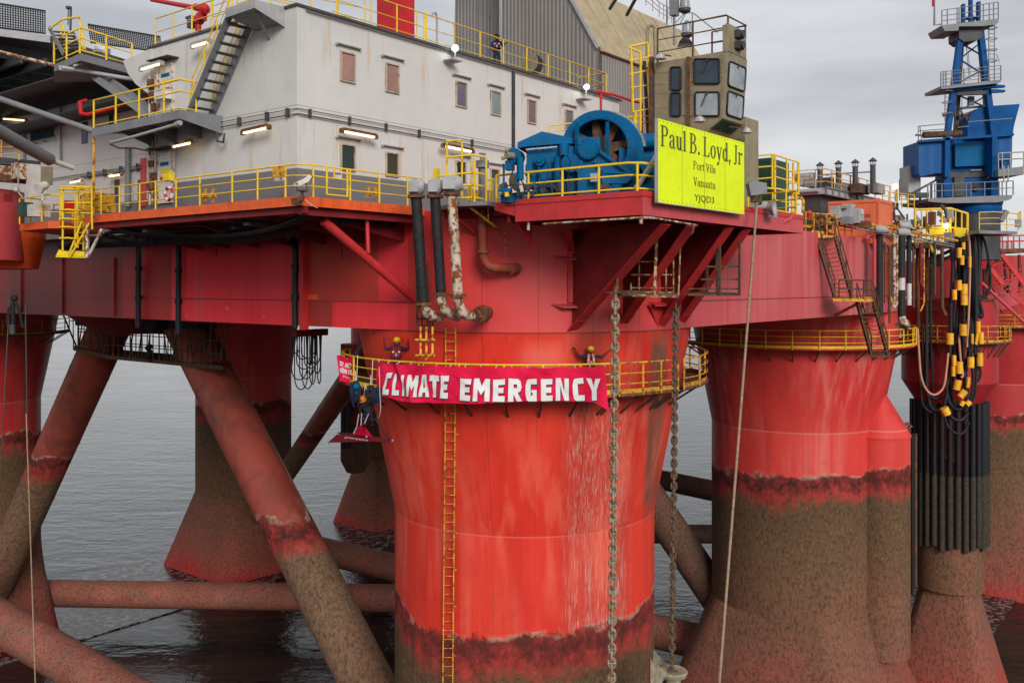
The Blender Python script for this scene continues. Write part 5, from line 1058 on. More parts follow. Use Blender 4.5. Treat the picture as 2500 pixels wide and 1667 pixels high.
# fitted by the cap height; the y hangs below the line
capz0, capz1 = sz(1616, 357), sz(1616, 306); h_ = capz1 - capz0; wmax = max(v.x for v in vs)
vs = [Vector((sx(1611) + v.x / wmax * (sx(1812) - sx(1611)), capz0 + v.y * h_, 0)) for v in vs]
g_ = [.38 * wmax, .535 * wmax, .86 * wmax]; lim = [sx(1611) + q / wmax * (sx(1812) - sx(1611)) for q in g_]
words_ = [[], [], [], []]
for f in fs: words_[sum(vs[f[0]].x > q for q in lim)].append(f)
for wf in words_:
    if wf: used = sorted({i for f in wf for i in f}); mp_ = {q: k for k, q in enumerate(used)}; obj('name_lettering', slab2d([vs[q] for q in used], [[mp_[i] for i in f] for f in wf], on_sign, .012), SIGNT, t)
put_text(serif('Port Vila', .095), 1692, 1747, 399, 419, 1720, 'port_lettering'); put_text(serif('Vanuatu', .095), 1692, 1746, 438, 458, 1720, 'country_lettering'); put_text(text_mesh('YJQD3', .0), 1695, 1743, 478, 499, 1720, 'call_sign_lettering')
# ------------------------------------------------------------------ ring walkway round the main column
RR, zr, zrt = 7.75, -3.92, -2.80
def ringp(r, az, z, c=C0): return W(Vector((c.x + r * math.sin(R(az)), c.y - r * math.cos(R(az)), z)))   # az 0 = towards the viewer, + to the right
def ring_az(px, r=RR): p = Pc(px, 800, r); return math.degrees(math.atan2(p.x - C0.x, C0.y - p.y))
def ringwalk(label, a0, a1, mat, cc=C0, n=24, toe=True, name='ring_walkway', post=None, ri=6.5, RR=RR, rw=6.05):
    t = thing(name, label, 'walkway', ringp(RR, (a0 + a1) / 2, zr, cc))
    m = M(); N = n
    inn = [ringp(ri, a0 + (a1 - a0) * i / N, zr, cc) for i in range(N + 1)]; out = [ringp(RR - .03, a0 + (a1 - a0) * i / N, zr, cc) for i in range(N + 1)]
    k = N + 1; m.add(inn + out + [p - Z * .07 for p in inn] + [p - Z * .07 for p in out], [(i, i + 1, k + i + 1, k + i) for i in range(N)] + [(2 * k + i, 2 * k + i + 1, 3 * k + i + 1, 3 * k + i) for i in range(N)])
    obj('floor', m, GRATE, t)
    m = M(); m.path([p - Z * .04 for p in out], .07, 6); obj('edge_beam', m, RUSTM if mat is YELR else HDECK, t)
    for i, z in enumerate((zrt, (zrt * 2 + zr) / 3, (zrt + zr * 2) / 3)): m = M(); m.path([ringp(RR, a0 + (a1 - a0) * i_ / N, z, cc) for i_ in range(N + 1)], .038 if i == 0 else .026, 6); obj('top_rail' if i == 0 else 'middle_rail', m, mat, t)
    ps = post or [a0 + (a1 - a0) * i / max(1, round(abs(a1 - a0) / 12)) for i in range(round(abs(a1 - a0) / 12) + 1)]
    for a in ps: obj('post', M().tube(ringp(RR, a, zr - .06, cc), ringp(RR, a, zrt, cc), .042, 7), mat, t)
    if toe:
        m = M(); o = [ringp(RR - .03, a0 + (a1 - a0) * i / N, zr + .01, cc) for i in range(N + 1)]; o2 = [p + Z * .17 for p in o]; m.add(o + o2, [(i, i + 1, k + i + 1, k + i) for i in range(N)]); obj('toe_board', m, YELB if mat is YEL else YELR, t)
    for a in ps[::1]: obj('strut', M().tube(ringp(RR - .1, a, zr - .08, cc), ringp(rw, a, zr - 1.15, cc), .045, 6), GRATE, t)
    return t
azL = -97; azR1, azR2 = ring_az(1500), ring_az(1512)
ringwalk('yellow ring walkway carrying the banner round the front of the red column', azL, azR1, YEL, post=[ring_az(x) for x in (864, 925)] + [-78, -88, -97, -30, -18, -6, 4, 14, azR1])
ringwalk('rusty ring walkway right of the front chain on the red column', azR2, ring_az(1655), YELR, post=[azR2, ring_az(1570), ring_az(1614), ring_az(1655)])
ringwalk('short rusty end of the ring walkway beyond the rear chain', ring_az(1670), 128, YELR, post=[ring_az(1670), ring_az(1708), 88, 104, 128])
# ------------------------------------------------------------------ the banner
BR_ = RR + .07; zt_ = zrt - .0
az0, az1 = ring_az(929), ring_az(1473)
H_ = lambda s: (1.28 + .10 * math.exp(-((s - .0) / .05) ** 2) - .12 * math.exp(-((s - .07) / .05) ** 2) + .10 * math.sin(s * 6.0) * (1 - s) + .32 * max(0, (s - .93) / .07) ** 1.5 - .08 * math.exp(-((s - .75) / .25) ** 2))
def ban(s, v, d=0.0):                               # s along, v from the top edge downwards 0..1
    az = az0 + (az1 - az0) * s; fold = .045 * math.sin(s * 46 + v * 5) * v + .13 * math.sin(s * 13 + 1) * v + .10 * math.exp(-((s - .12 - v * .10) / .022) ** 2) + .035 * math.sin(s * 70 - v * 12) * v * (1 - v) * 2 + .05 * math.sin((s * 16 - v * 1.3) * 3) * (1 - v) * v * 2
    shift = .55 * max(0, 1 - s / .06) * v           # left edge swings inwards lower down
    r = BR_ + .05 + .17 * v + fold + d
    return ringp(r, az + shift * 2.2, zt_ - .05 - H_(s) * v - .05 * abs(math.sin(s * 31)) * (1 - v))
t = thing('climate_banner', 'long red cloth banner reading CLIMATE EMERGENCY in white block letters', 'banner', ringp(BR_, 0, zr))
m = M(); m.sheet(lambda a, b: ban(a, b), 150, 18); m.sheet(lambda a, b: ban(a, b, -.012), 150, 18); obj('cloth', m, CLOTH, t)
m = M()
for k in range(17): s = k / 16; m.tube(ban(s, 0, .0), ringp(RR, az0 + (az1 - az0) * s, zrt), .018, 5)
obj('tie', m, WHITEP, t)
def sOf(px): return (ring_az(px, BR_) - az0) / (az1 - az0)
def vOf(px, py):
    s = sOf(px); p = Pc(px, py, BR_ + .05); return (ZC + zt_ - .05 - p.z) / H_(s)
def cut(vs, fs, step):                              # slice letters into narrow strips so that they follow the cloth
    bm = bmesh.new(); vv = [bm.verts.new(v) for v in vs]
    for f in fs:
        try: bm.faces.new([vv[i] for i in f])
        except ValueError: pass
    for ax in (0, 1):
        lo = min(v[ax] for v in vs); hi = max(v[ax] for v in vs); k = lo + step
        while k < hi:
            co = Vector((0, 0, 0)); co[ax] = k; no = Vector((0, 0, 0)); no[ax] = 1
            bmesh.ops.bisect_plane(bm, geom=bm.verts[:] + bm.edges[:] + bm.faces[:], plane_co=co, plane_no=no); k += step
    bm.verts.index_update(); r = ([v.co.copy() for v in bm.verts], [[v.index for v in f.verts] for f in bm.faces]); bm.free(); return r
# block letters drawn as chunky polygons in a 1 x 1 box
def blk(ch):
    q = lambda *r: [[(r[0], r[1]), (r[2], r[1]), (r[2], r[3]), (r[0], r[3])]]
    if ch == 'C': return q(.12, .3, .48, .7) + [[(.12, .3), (.48, .3), (.48, .25), (.3, .0), (.2, .06)], [(.12, .7), (.2, .94), (.3, 1), (.48, .75), (.48, .7)], [(.3, 0), (.48, .25), (.9, .25), (.9, 0)], [(.48, .75), (.3, 1), (.9, 1), (.9, .75)]]
    if ch == 'L': return q(.1, 0, .48, 1) + q(.48, 0, .92, .25)
    if ch == 'I': return q(.28, 0, .72, 1)
    if ch == 'M': return q(.02, 0, .30, 1) + q(.70, 0, .98, 1) + [[(.30, 1), (.30, .52), (.5, .28), (.5, .66)], [(.5, .66), (.5, .28), (.70, .52), (.70, 1)]]
    if ch == 'A': return [[(.0, 0), (.34, 0), (.5, 1), (.28, 1)], [(.66, 0), (1, 0), (.72, 1), (.5, 1)], [(.3, .2), (.7, .2), (.66, .42), (.34, .42)]]
    if ch == 'T': return q(.3, 0, .7, .74) + q(.0, .74, 1, 1)
    if ch == 'E': return q(.08, 0, .46, 1) + q(.46, 0, .94, .25) + q(.46, .75, .94, 1) + q(.46, .38, .84, .62)
    if ch == 'R': return q(.06, 0, .42, 1) + [[(.42, .76), (.42, 1), (.7, 1), (.88, .92), (.95, .76)]] + [[(.66, .76), (.95, .76), (.97, .62), (.66, .6)]] + [[(.42, .6), (.66, .6), (.97, .62), (.9, .46), (.7, .38), (.42, .38)]] + [[(.42, .38), (.70, .38), (1.0, 0), (.66, 0), (.42, .34)]]
    if ch == 'G': return blk('C') + q(.62, .25, .9, .5) + q(.52, .38, .62, .5)
    if ch == 'N': return q(.05, 0, .38, 1) + q(.66, 0, .97, 1) + [[(.38, 1), (.38, .62), (.66, .04), (.66, .42)]]
    if ch == 'Y': return q(.32, 0, .68, .45) + [[(.0, 1), (.32, .45), (.5, .45), (.5, .62), (.36, 1)], [(.64, 1), (.5, .62), (.5, .45), (.68, .45), (1, 1)]]
def word(w, px0, px1, py0, py1, k0=0):
    n = len(w); wd = {'I': .62, 'M': 1.2, 'E': .95, 'L': .85}; ws = [wd.get(c, 1) for c in w]; tot = sum(ws) + .12 * (n - 1); x = 0
    vs = []; fs = []
    for i, ch in enumerate(w):
        jy = random.uniform(-.03, .03)
        for p in blk(ch): fs.append(list(range(len(vs), len(vs) + len(p)))); vs += [Vector((x + a * ws[i], b * (1 + jy) + jy * .3, 0)) for a, b in p]
        x += ws[i] + .12
    for dx, dy, dd, mat, nm in ((.045, -.055, .012, LETB, 'letter_shadow'), (0, 0, .024, LETW, 'lettering')):
        v2, f2 = cut([Vector((v.x + dx, v.y + dy, 0)) for v in vs], fs, .16)
        s0, s1 = sOf(px0), sOf(px1); m = M()
        mid = (px0 + px1) / 2; 
        def fn(v):
            s = s0 + (s1 - s0) * v.x / tot; py = py1 + (py0 - py1) * v.y; z = Pc(CX + 40, py, BR_ + .05).z
            vv = (ZC + zt_ - .05 - z) / H_(s); return ban(s, vv, dd)
        m.add([fn(v) for v in v2], f2); obj(nm, m, mat, t)
word('CLIMATE', 949, 1100, 920, 976); word('EMERGENCY', 1125, 1460, 922, 978)
# small banner on the left, hung inside the rail end
t = thing('small_banner', 'small red cloth banner at the left end of the ring walkway', 'banner', ringp(RR, -80, zr))
A_, B_ = Pd(822, 868, 36.9), Pd(863, 872, 36.7)
def sbn(x, y, d=0):
    return A_ + (B_ - A_) * (x + .10 * y * (1 - x) * 2) + Z * (-y * 1.02 + .03 * math.sin(x * 7)) + Vector((0, -.04 - d + .03 * math.sin(x * 9 + y * 4), 0))
m = M(); m.sheet(lambda a, b: sbn(a, b), 14, 14); m.sheet(lambda a, b: sbn(a, b, -.01), 14, 14); obj('cloth', m, CLOTH, t)
for s, x0, x1, y0, y1, bd in (('BP. NO', .14, .88, .22, .42, .045), ('NEW OIL', .10, .97, .47, .68, .045), ('greenpeace', .28, .80, .76, .84, .0)):
    vs, fs = text_mesh(s, bd); vs = fit(vs, 0, 1, 0, 1); m = M(); m.add([sbn(x0 + (x1 - x0) * v.x, y1 + (y0 - y1) * v.y, .012) for v in vs], fs); obj('lettering', m, LETW, t)
# ------------------------------------------------------------------ ladder down the column
def lad(px, py, off=.0):
    p = Pc(px, py, 7.1); z = p.z - ZC
    r = 7.1 if z > -1.7 else (7.1 - (z + 1.7) / -7.7 * 1.54 if z > -9.4 else 5.56); return Pc(px, py, r + .16 + off)
t = thing('column_ladder', 'tall narrow yellow ladder running down the front of the red column', 'ladder', lad(1090, 1667))
ladx = lambda y, s: (1099 if s else 1085) + (0 if y < 900 else -(y - 900) * .009) - (0 if s else 0) + (13 if s else 3)
ys = list(range(800, 880, 8)) + list(range(1000, 1700, 10))
for s in (0, 1):
    m = M(); m.path([lad(ladx(y, s), y) for y in range(800, 1000, 40)], .03, 6); m.path([lad(ladx(y, s), y) for y in range(960, 1720, 40)], .03, 6); obj('rail', m, YELR, t)
for y in range(812, 1690, 22): obj('rung', M().tube(lad(ladx(y, 0), y), lad(ladx(y, 1), y), .02, 5), YELR, t)
for y in (1060, 1150, 1300, 1390, 1480, 1600): obj('wall_bracket', M().bar(lad(ladx(y, 1), y), lad(ladx(y, 1) + 6, y, -.15), .05, .05), YELR, t)
# caged ladder above the banner
t = thing('caged_ladder', 'short dark and yellow caged ladder behind the rail below the hull pipes', 'cage ladder', Pd(1040, 870, 31.6))
m = M()
for x in (1018, 1030, 1044, 1057): m.tube(Pd(x, 770, 32.6), Pd(x, 798, 32.6), .03, 5)
for y in (778, 794): m.tube(Pd(1016, y, 32.6), Pd(1060, y, 32.6), .035, 5)
m.tube(Pd(1016, 640, 33.0), Pd(1018, 798, 32.6), .03, 5); m.tube(Pd(1044, 640, 33.0), Pd(1050, 798, 32.6), .03, 5)
for y in range(650, 775, 14): m.tube(Pd(1016, y, 33), Pd(1046, y, 33), .018, 4)
obj('upper_cage', m, GRATE, t)
m = M()
for x in (1027, 1041, 1056): m.bar(Pd(x, 798, 32.4), Pd(x, 868, 31.9), .07, .05)
for y in (830, 868): m.tube(Pd(1014, y, 32), Pd(1062, y, 32), .045, 6)
m.tube(Pd(1038, 878, 32), Pd(1056, 862, 31.9), .04, 6); obj('lower_cage', m, YELR, t)
# ------------------------------------------------------------------ chains
def chain(name_pts, d, w, pitch, mat, label):
    p0, p1 = name_pts; t = thing('mooring_chain', label, 'chain', p1, 'heavy mooring chains hanging from the platform')
    L_ = (p1 - p0).length; n = min(98, int(L_ / pitch)); dr = (p1 - p0).normalized(); me = None
    for k in range(n):
        c = p0 + dr * (pitch * (k + .5)); x = Vector((1, 0, 0)) if k % 2 else Vector((.25, .97, 0)).normalized()
        h = pitch * .86; pts = []
        for i in range(16):
            a = 2 * math.pi * i / 16; pts.append(c + x * math.cos(a) * w * .36 + dr * (math.sin(a) * (h - w * .1)))
        m = M(); m.path(pts, w * .155, 6, closed=True); m.tube(c - x * w * .3, c + x * w * .3, w * .12, 5, cap=False)
        obj('chain_link', m, mat, t)
    return t
chain((Pd(1503, 716, 30.3), Pd(1493, 1700, 30.3)), 30.3, .30, .235, CHAINM, 'pale rusty mooring chain hanging in front of the middle column')
chain((Pd(1650, 745, 32.2), Pd(1640, 1650, 32.2)), 32.2, .25, .20, CHAIND, 'dark rusty mooring chain ending in the round mossy guide')
t = thing('chain_stopper', 'rusty chain stopper plates at the head of the front chain', 'stopper', Pd(1503, 720, 30.4))
m = M(); m.box(Pd(1503, 714, 30.4), .75, .3, .06); m.tube(Pd(1504, 700, 30.4), Pd(1504, 716, 30.4), .1, 8); obj('plate', m, RUSTM, t); m = M(); m.bar(Pd(1508, 678, 30.5), Pd(1505, 705, 30.5), .09, .09); m.box(Pd(1535, 715, 30.8), 1.0, .5, .16); obj('hanger', m, GRATE, t)
t = thing('chain_guide', 'round mossy chain guide held out by two red arms at the bottom', 'chain guide', Pd(1640, 1667, 32.3))
MOSS = paint('mossy_concrete', (.30, .27, .19), .85, var=.3, scale=5, dirt=.5)
c = Pd(1644, 1640, 32.3); m = M(); m.lathe(c, [(.14, .05), (.14, -.1), (.46, -.1), (.50, .02), (.46, .08), (.16, .05)], 28, cap=False); obj('rim', m, MOSS, t)
m = M(); m.lathe(c, [(.26, -.1), (.24, -1.4)], 20, cap=False); obj('trumpet', m, MOSS, t)
m = M()
for a, b in ((Pd(1588, 1608, 31.4), Pd(1626, 1640, 32.0)), (Pd(1595, 1585, 33), Pd(1632, 1625, 32.7))): m.prism([a, b, b - Z * .12, a - Z * 1.5], Vector((0, .04, 0)))
obj('arm', m, MOSS, t); m = M(); m.bar(Pd(1587, 1605, 31.5), Pd(1587, 1700, 31.5), .06, .06); obj('arm_edge', m, REDP, t)
# ropes
def rope(p, q, r, mat, label, sag=0.0):
    p = Vector(p); q = Vector(q); m = M(); m.path([p.lerp(q, i / 20) - Z * (sag * 4 * (i / 20) * (1 - i / 20)) for i in range(21)], r, 7); single('rope', m, mat, label, 'rope')
rope(Pd(1848, 495, 32), Pd(1752, 1720, 28), .045, ROPE, 'tan rope hanging across the front of the right hand column', .0)
rope(Pd(64, 1010, 30), Pd(88, 1720, 30), .022, ROPE, 'thin brown line hanging down over the bottom left brace')
rope(Pd(25, 700, 40), Pd(3, 1120, 40), .03, DGREY, 'thin dark wire at the very left edge'); rope(Pd(62, 740, 40), Pd(66, 1010, 40), .025, DGREY, 'thin dark wire beside the left column')
t = thing('lifting_block', 'black lifting block and slings hanging under the left hull', 'lifting block', Pd(33, 790, 40)); m = M(); m.ball(Pd(35, 728, 40), .15); m.path([Pd(33, 735, 40), Pd(20, 760, 40), Pd(18, 790, 40)], .06, 6); m.path([Pd(36, 735, 40), Pd(48, 760, 40), Pd(55, 800, 40)], .06, 6); m.tube(Pd(32, 740, 40), Pd(32, 792, 40), .08, 8); obj('slings', m, BAGK, t); m = M(); m.tube(Pd(30, 792, 40), Pd(30, 815, 40), .12, 10); obj('hook', m, DGREY, t)
# ------------------------------------------------------------------ the three big pipes and the elbow pipe on the column head
def bigpipe(label, top, pts, r, mat, emat, sleeve=None, flange=True):
    t = thing('discharge_pipe', label, 'pipe', pts[-1], 'big discharge pipes on the column head')
    obj('pipe', M().path(pts[:2] if len(pts) < 3 else [pts[0], pts[0].lerp(pts[1], .5), pts[1]], r, 18), mat, t)
    obj('elbow', M().path(smooth_path(pts[1:], 6), r * 1.02, 18), emat, t)
    for q_ in (pts[0], pts[1]): obj('flange', M().tube(q_ + Z * .05, q_ - Z * .05, r * 1.58, 18), RUSTM, t)
    w, h, l = top; c = pts[0] + Z * (h * .62)
    m = M(); m.path([c - Vector((w * .42, .0, 0)), c - Vector((w * .2, 0, 0)), c + Vector((w * .25, 0, 0)), c + Vector((w * .5, 0, 0))], [h * .42, h * .55, h * .55, h * .36], 10); m.frame(c - Vector((w * .1, h * .52, 0)), Vector((w * .28, 0, 0)), Vector((0, .05, 0)), Z * (h * .36)); obj('grey_valve_cover', m, GALV if False else GREYL, t)
    return t
bigpipe('left black wrapped pipe of the three beside the caged ladder', (.55, .52, .5), [Pd(1016, 480, 31.3), Pd(1033, 742, 31.6), Pd(1037, 756, 31.7), Pd(1048, 768, 31.9), Pd(1072, 776, 32.4)], .185, HOSE, PIPEW)
bigpipe('middle black wrapped pipe of the three beside the caged ladder', (.55, .52, .5), [Pd(1062, 480, 31.2), Pd(1077, 718, 31.5), Pd(1080, 742, 31.6), Pd(1092, 762, 31.8), Pd(1118, 773, 32.4)], .175, HOSE, PIPEW)
bigpipe('right flaking rusty white pipe of the three with a thick flange', (.75, .55, .5), [Pd(1103, 474, 31.0), Pd(1118, 722, 31.2), Pd(1121, 745, 31.3), Pd(1135, 768, 31.5), Pd(1165, 770, 32.0), Pd(1185, 764, 32.4)], .17, PIPEW, PIPEW)
t = thing('pipe_outlet', 'thick rusty flanged outlet where the right pipe enters the column', 'pipe', Pd(1178, 770, 32.2)); m = M(); ax = (Pc(1190, 764) - Pd(1165, 768, 31.8)).normalized(); m.tube(Pd(1160, 770, 31.7), Pd(1172, 767, 31.9), .2, 16); m.tube(Pd(1172, 767, 31.75), Pd(1180, 765, 32.0), .29, 20); m.tube(Pd(1180, 765, 32.0), Pc(1188, 763), .24, 18); obj('flange', m, RUSTM, t)
t = thing('overboard_pipe', 'rusty red pipe bending right on the column head beside the three pipes', 'pipe', Pd(1240, 655, 32))
m = M(); m.path(smooth_path([Pd(1178, 515, 32.3), Pd(1179, 600, 32.3), Pd(1181, 628, 32.3), Pd(1195, 650, 32.25), Pd(1218, 654, 32.3), Pd(1262, 656, 32.6)], 6), .165, 16); obj('pipe', m, PIPER, t)
m = M(); m.tube(Pd(1179, 610, 32.3), Pd(1179, 618, 32.3), .24, 18); m.tube(Pd(1248, 656, 32.4), Pd(1263, 656, 32.7), .19, 16); obj('flange', m, PIPER, t)
m = M(); m.bar(Pd(1145, 505, 31.5), Pd(1232, 572, 32.3), .07, .07); m.bar(Pd(1192, 505, 31.8), Pd(1192, 540, 32), .04, .04); m.bar(Pd(1233, 570, 32.3), Pd(1234, 620, 32.6), .03, .03); single('rusty_stay', m, YELR, 'rusty slanting stay below the small grey platform', 'stay')
m = M(); m.bar(Pd(1112, 528, 32.5), Pd(1160, 570, 33), .12, .12); single('red_stay', m, HDECK, 'short red slanting stay behind the rusty white pipe', 'stay')
# small grey platform with the yellow ladder cage
t = thing('pump_platform', 'small grey platform with a yellow guard cage between walkway and winch', 'platform', Pd(1160, 505, 31.5))
m = M(); f = [Pd(1120, 505, 31.4), Pd(1190, 507, 31.0), Pd(1222, 504, 32), Pd(1240, 500, 34), Pd(1060, 496, 33.5)]
for p in f: p.z = ZC + 2.66
m.prism(f, Z * .14); obj('floor', m, GREY, t)
m = M()
for x, y0, y1, d in ((1091, 345, 480, 32), (1128, 345, 480, 32), (1158, 385, 500, 31.5), (1187, 385, 503, 31.2), (1151, 395, 490, 32.6), (1170, 397, 490, 32.4), (1196, 437, 498, 33), (1204, 440, 498, 33), (1145, 455, 490, 32.8)): m.tube(Pd(x, y0, d), Pd(x, y1, d), .04, 6)
for l in (((1091, 345), (1128, 342)), ((1088, 384), (1128, 381), (1150, 378), (1187, 384)), ((1073, 430), (1128, 424), (1158, 422), (1187, 427)), ((1130, 453), (1158, 452), (1187, 456)), ((1115, 484), (1158, 482), (1187, 488)), ((1190, 438), (1212, 440)), ((1190, 465), (1212, 466))): m.path([Pd(x, y, 31.7) for x, y in l], .035, 6)
obj('guard_cage', m, YEL, t)
m = M(); m.tube(Pd(1178, 410, 32.2), Pd(1178, 496, 32.2), .11, 14); m.tube(Pd(1178, 393, 32.2), Pd(1178, 410, 32.2), .23, 16); m.tube(Pd(1178, 380, 32.2), Pd(1178, 393, 32.2), .09, 10); m.box(Pd(1178, 376, 32.2), .28, .1, .05); obj('pump', m, GREY, t)
obj('yellow_board', M().box(Pd(1066, 424, 33), .32, .04, .36), YELB, t)
for q_ in ((1146, 475, 32.9, .14, .5), (1165, 480, 32.3, .22, .2)): obj('yellow_box', M().box(Pd(*q_[:3]), q_[3], .1, q_[4]), YELB, t)
m = M(); m.box(Pd(1207, 470, 31.7), .07, .07, 1.0); obj('grey_post', m, GREYL, t)
def plate(pts, d, vec, mat=None):                   # outline seen at distance d with a real thickness
    return M().prism([Pd(x, y, d) for x, y in pts], Vector(vec))
def rods(m, segs, d, r, n=6):
    for s in segs: m.path([Pd(x, y, d) for x, y in s], r, n)
    return m
Y1 = Vector((0, 1, 0))
# ------------------------------------------------------------------ clad derrick base behind the house
t = thing('clad_drill_tower', 'tall grey corrugated drill tower cladding with a tan sloping roof', 'tower', Pd(1400, 300, 58))
a0_ = (Pd(1463, 118, 58) - C0).dot(U); b0_ = (Pd(1463, 118, 58) - C0).dot(V)
def G(s, z, ext_=0): return L(a0_, b0_ + s, z)
ez = 14.8; sl = 1.68; s1_ = bA(1225, a0_) - b0_; s2_ = bA(1152, a0_ ) - b0_
m = M(); m.prism([G(0, 3), G(0, ez), G(3, ez + 3 * sl), G(s1_, ez + s1_ * sl), G(s1_, 3)], U * .3); obj('gable_cladding', m, CORR, t)
m = M(); aa = a0_ + 1.2; w0_, w1_ = bA(1225, aa), bA(1098, aa); m.prism([L(aa, w0_, 3), L(aa, w0_, 30), L(aa, w1_ - .8, 30), L(aa, w1_, 3)], U * 6); obj('rear_cladding', m, CORR, t)
m = M(); o = U * 17; m.prism([G(0, ez) - V * .15 - Z * .25, G(0, ez) + o - V * .15 - Z * .25, G(3, ez + 3 * sl) + o, G(3, ez + 3 * sl)], (V * -.84 + Z * .5) * .12); obj('sloping_roof', m, TANR, t)
for k in range(1, 9): q = U * (k * 2.0 - .3); obj('roof_rib', M().bar(G(-.05, ez - .1) + q - V * .1, G(3, ez + 3 * sl) + q - V * .1, .12, .14), TANR, t)
m = M(); m.prism([G(0, 3) , G(0, ez), G(0, ez) + o, G(0, 3) + o], V * .3); obj('side_cladding', m, CORR2, t)
for px in (1167, 1190): m = M(); m.bar(Pa(px, 400, aa - .05), Pa(px + 6, -60, aa - .05), .16, .1); obj('cladding_trim', m, GREY, t)
m = M(); m.bar(G(s1_, 3) - U * .1, G(s1_, 30) - U * .1, .16, .16); m.bar(G(0, ez) - U * .06, G(s1_, ez + s1_ * sl) - U * .06, .22, .2); obj('corner_trim', m, GREYL, t)
railing('roof_railing', 'thin pale railing along the ridge of the tan sloping roof', [Pd(1560, 0, 60), Pd(1610, 42, 64), Pd(1640, 58, 68)], GREYL, h=1.0, gap=1.5, r=.03)
for p, q in (((1489, 22), (1508, -8)), ((1530, 38), (1555, -8))): single('roof_strut', M().tube(Pd(*p, 58.5), Pd(*q, 57), .11, 8), DGREY, 'dark strut standing on the tan sloping roof, %s one' % ('left' if p[0] < 1500 else 'right'), 'strut')
# ------------------------------------------------------------------ crane driver's cab
AC, BC = 2.65, -8.18
t = thing('control_cab', 'tan riveted control cab with black framed windows above the yellow sign', 'cab', L(AC + 1, BC + 2, 2.7))
pts = [Pa(x, y, AC) for x, y in ((1599, 154), (1774, 124), (1764, 289), (1733, 314), (1722, 330), (1722, 470), (1599, 470))]
m = M(); m.prism(pts, U * 1.95); obj('body', m, TAN, t)
m = M(); m.lbox(AC + 1.95, AC + 3.3, BC + .1, BC + 2.6, 2.6, 7.0); m.lbox(AC + 1.0, AC + 3.2, BC + 1.0, BC + 3.4, 2.6, 5.4); obj('pedestal', m, TAN, t)
def rrect(x0, y0, x1, y1, k=5):                     # rounded window outline in photo pixels
    out = []
    for cx, cy, s in ((x1 - k, y0 + k, -90), (x1 - k, y1 - k, 0), (x0 + k, y1 - k, 90), (x0 + k, y0 + k, 180)):
        for i in range(4): a = R(s + 30 * i); out.append((cx + k * math.cos(a), cy + k * math.sin(a)))
    return out
def cabwin(outl, plane, n, mat, mid):
    g = [plane(x, y) for x, y in outl]; cc = sum(g, Vector()) / len(g); m = M()
    m.path([p + n * .03 for p in g], .04, 6, closed=True); fr = obj('window', m, BLACK, t)
    m = M(); m.prism([cc + (p - cc) * .99 for p in g], n * .025); obj('glass', m, mat, fr)
    if mid: m = M(); top = cc + Z * .42; m.bar(top + n * .08, cc - Z * .05 + n * .08 + V * .22, .02, .05); m.bar(top + n * .08 + V * .05, top + n * .10 - V * .08, .05, .06); obj('wiper', m, DGREY, fr)
pa = lambda x, y: Pa(x, y, AC - .01)
cabwin(rrect(1696, 145, 1757, 205), pa, -U, CABG, True); cabwin(rrect(1698, 226, 1756, 284), pa, -U, CABG2, True)
cabwin(rrect(1638, 165, 1663, 221), pa, -U, CABG, False); cabwin(rrect(1638, 228, 1662, 284), pa, -U, CABG, False)
# right face leans in towards its foot
f0, f1, f2, f3 = Pa(1774, 124, AC), Pa(1774, 124, AC) + U * 1.95, Pa(1764, 289, AC) + U * 1.95, Pa(1764, 289, AC)
nn = (f1 - f0).cross(f3 - f0).normalized(); nn = nn if nn.y < 0 else -nn
def fc(u_, v_): return (f0 * (1 - u_) + f1 * u_) * (1 - v_) + (f3 * (1 - u_) + f2 * u_) * v_
def fr_(u0, u1, v0, v1): 
    o = []
    for cx, cy, s in ((u1 - .08, v0 + .05, -90), (u1 - .08, v1 - .05, 0), (u0 + .08, v1 - .05, 90), (u0 + .08, v0 + .05, 180)):
        for i in range(4): a = R(s + 30 * i); o.append((cx + .08 * math.cos(a), cy + .05 * math.sin(a)))
    return o
cabwin(fr_(.12, .92, .14, .50), lambda x, y: fc(x, y) + nn * .01, nn, CABG2, True); cabwin(fr_(.14, .90, .58, .93), lambda x, y: fc(x, y) + nn * .01, nn, CABG2, True)
g0, g1 = Pa(1764, 289, AC), Pa(1733, 314, AC); gn = (g1 - g0).cross(U).normalized(); gn = gn if gn.z < 0 else -gn
m = M(); m.prism([g0.lerp(g1, .1) + U * .15, g0.lerp(g1, .9) + U * .15, g0.lerp(g1, .9) + U * 1.8, g0.lerp(g1, .1) + U * 1.8], gn * .03); obj('floor_window', m, GREENP, t)
m = M(); n = -U
for x0, x1, ys in ((1601, 1632, (178, 207, 229, 264)),):
    for y in ys:
        for k in range(6): q = Pa(x0 + (x1 - x0) * k / 5, y, AC); m.frame(q + n * .008, V * .014, n * .008, Z * .014)
for k in range(14):
    for x in (1689, 1765): q = Pa(x - (k * .6 if x > 1700 else 0), 145 + k * 11, AC); m.frame(q + n * .008, V * .014, n * .008, Z * .014)
obj('rivets', m, DGREY, t)
m = M(); m.bar(Pa(1682, 140, AC) - U * .05, Pa(1682, 440, AC) - U * .05, .14, .1, up=V); m.bar(Pa(1591, 140, AC) , Pa(1591, 450, AC), .22, .16, up=V); obj('edge_channel', m, GRATE, t)
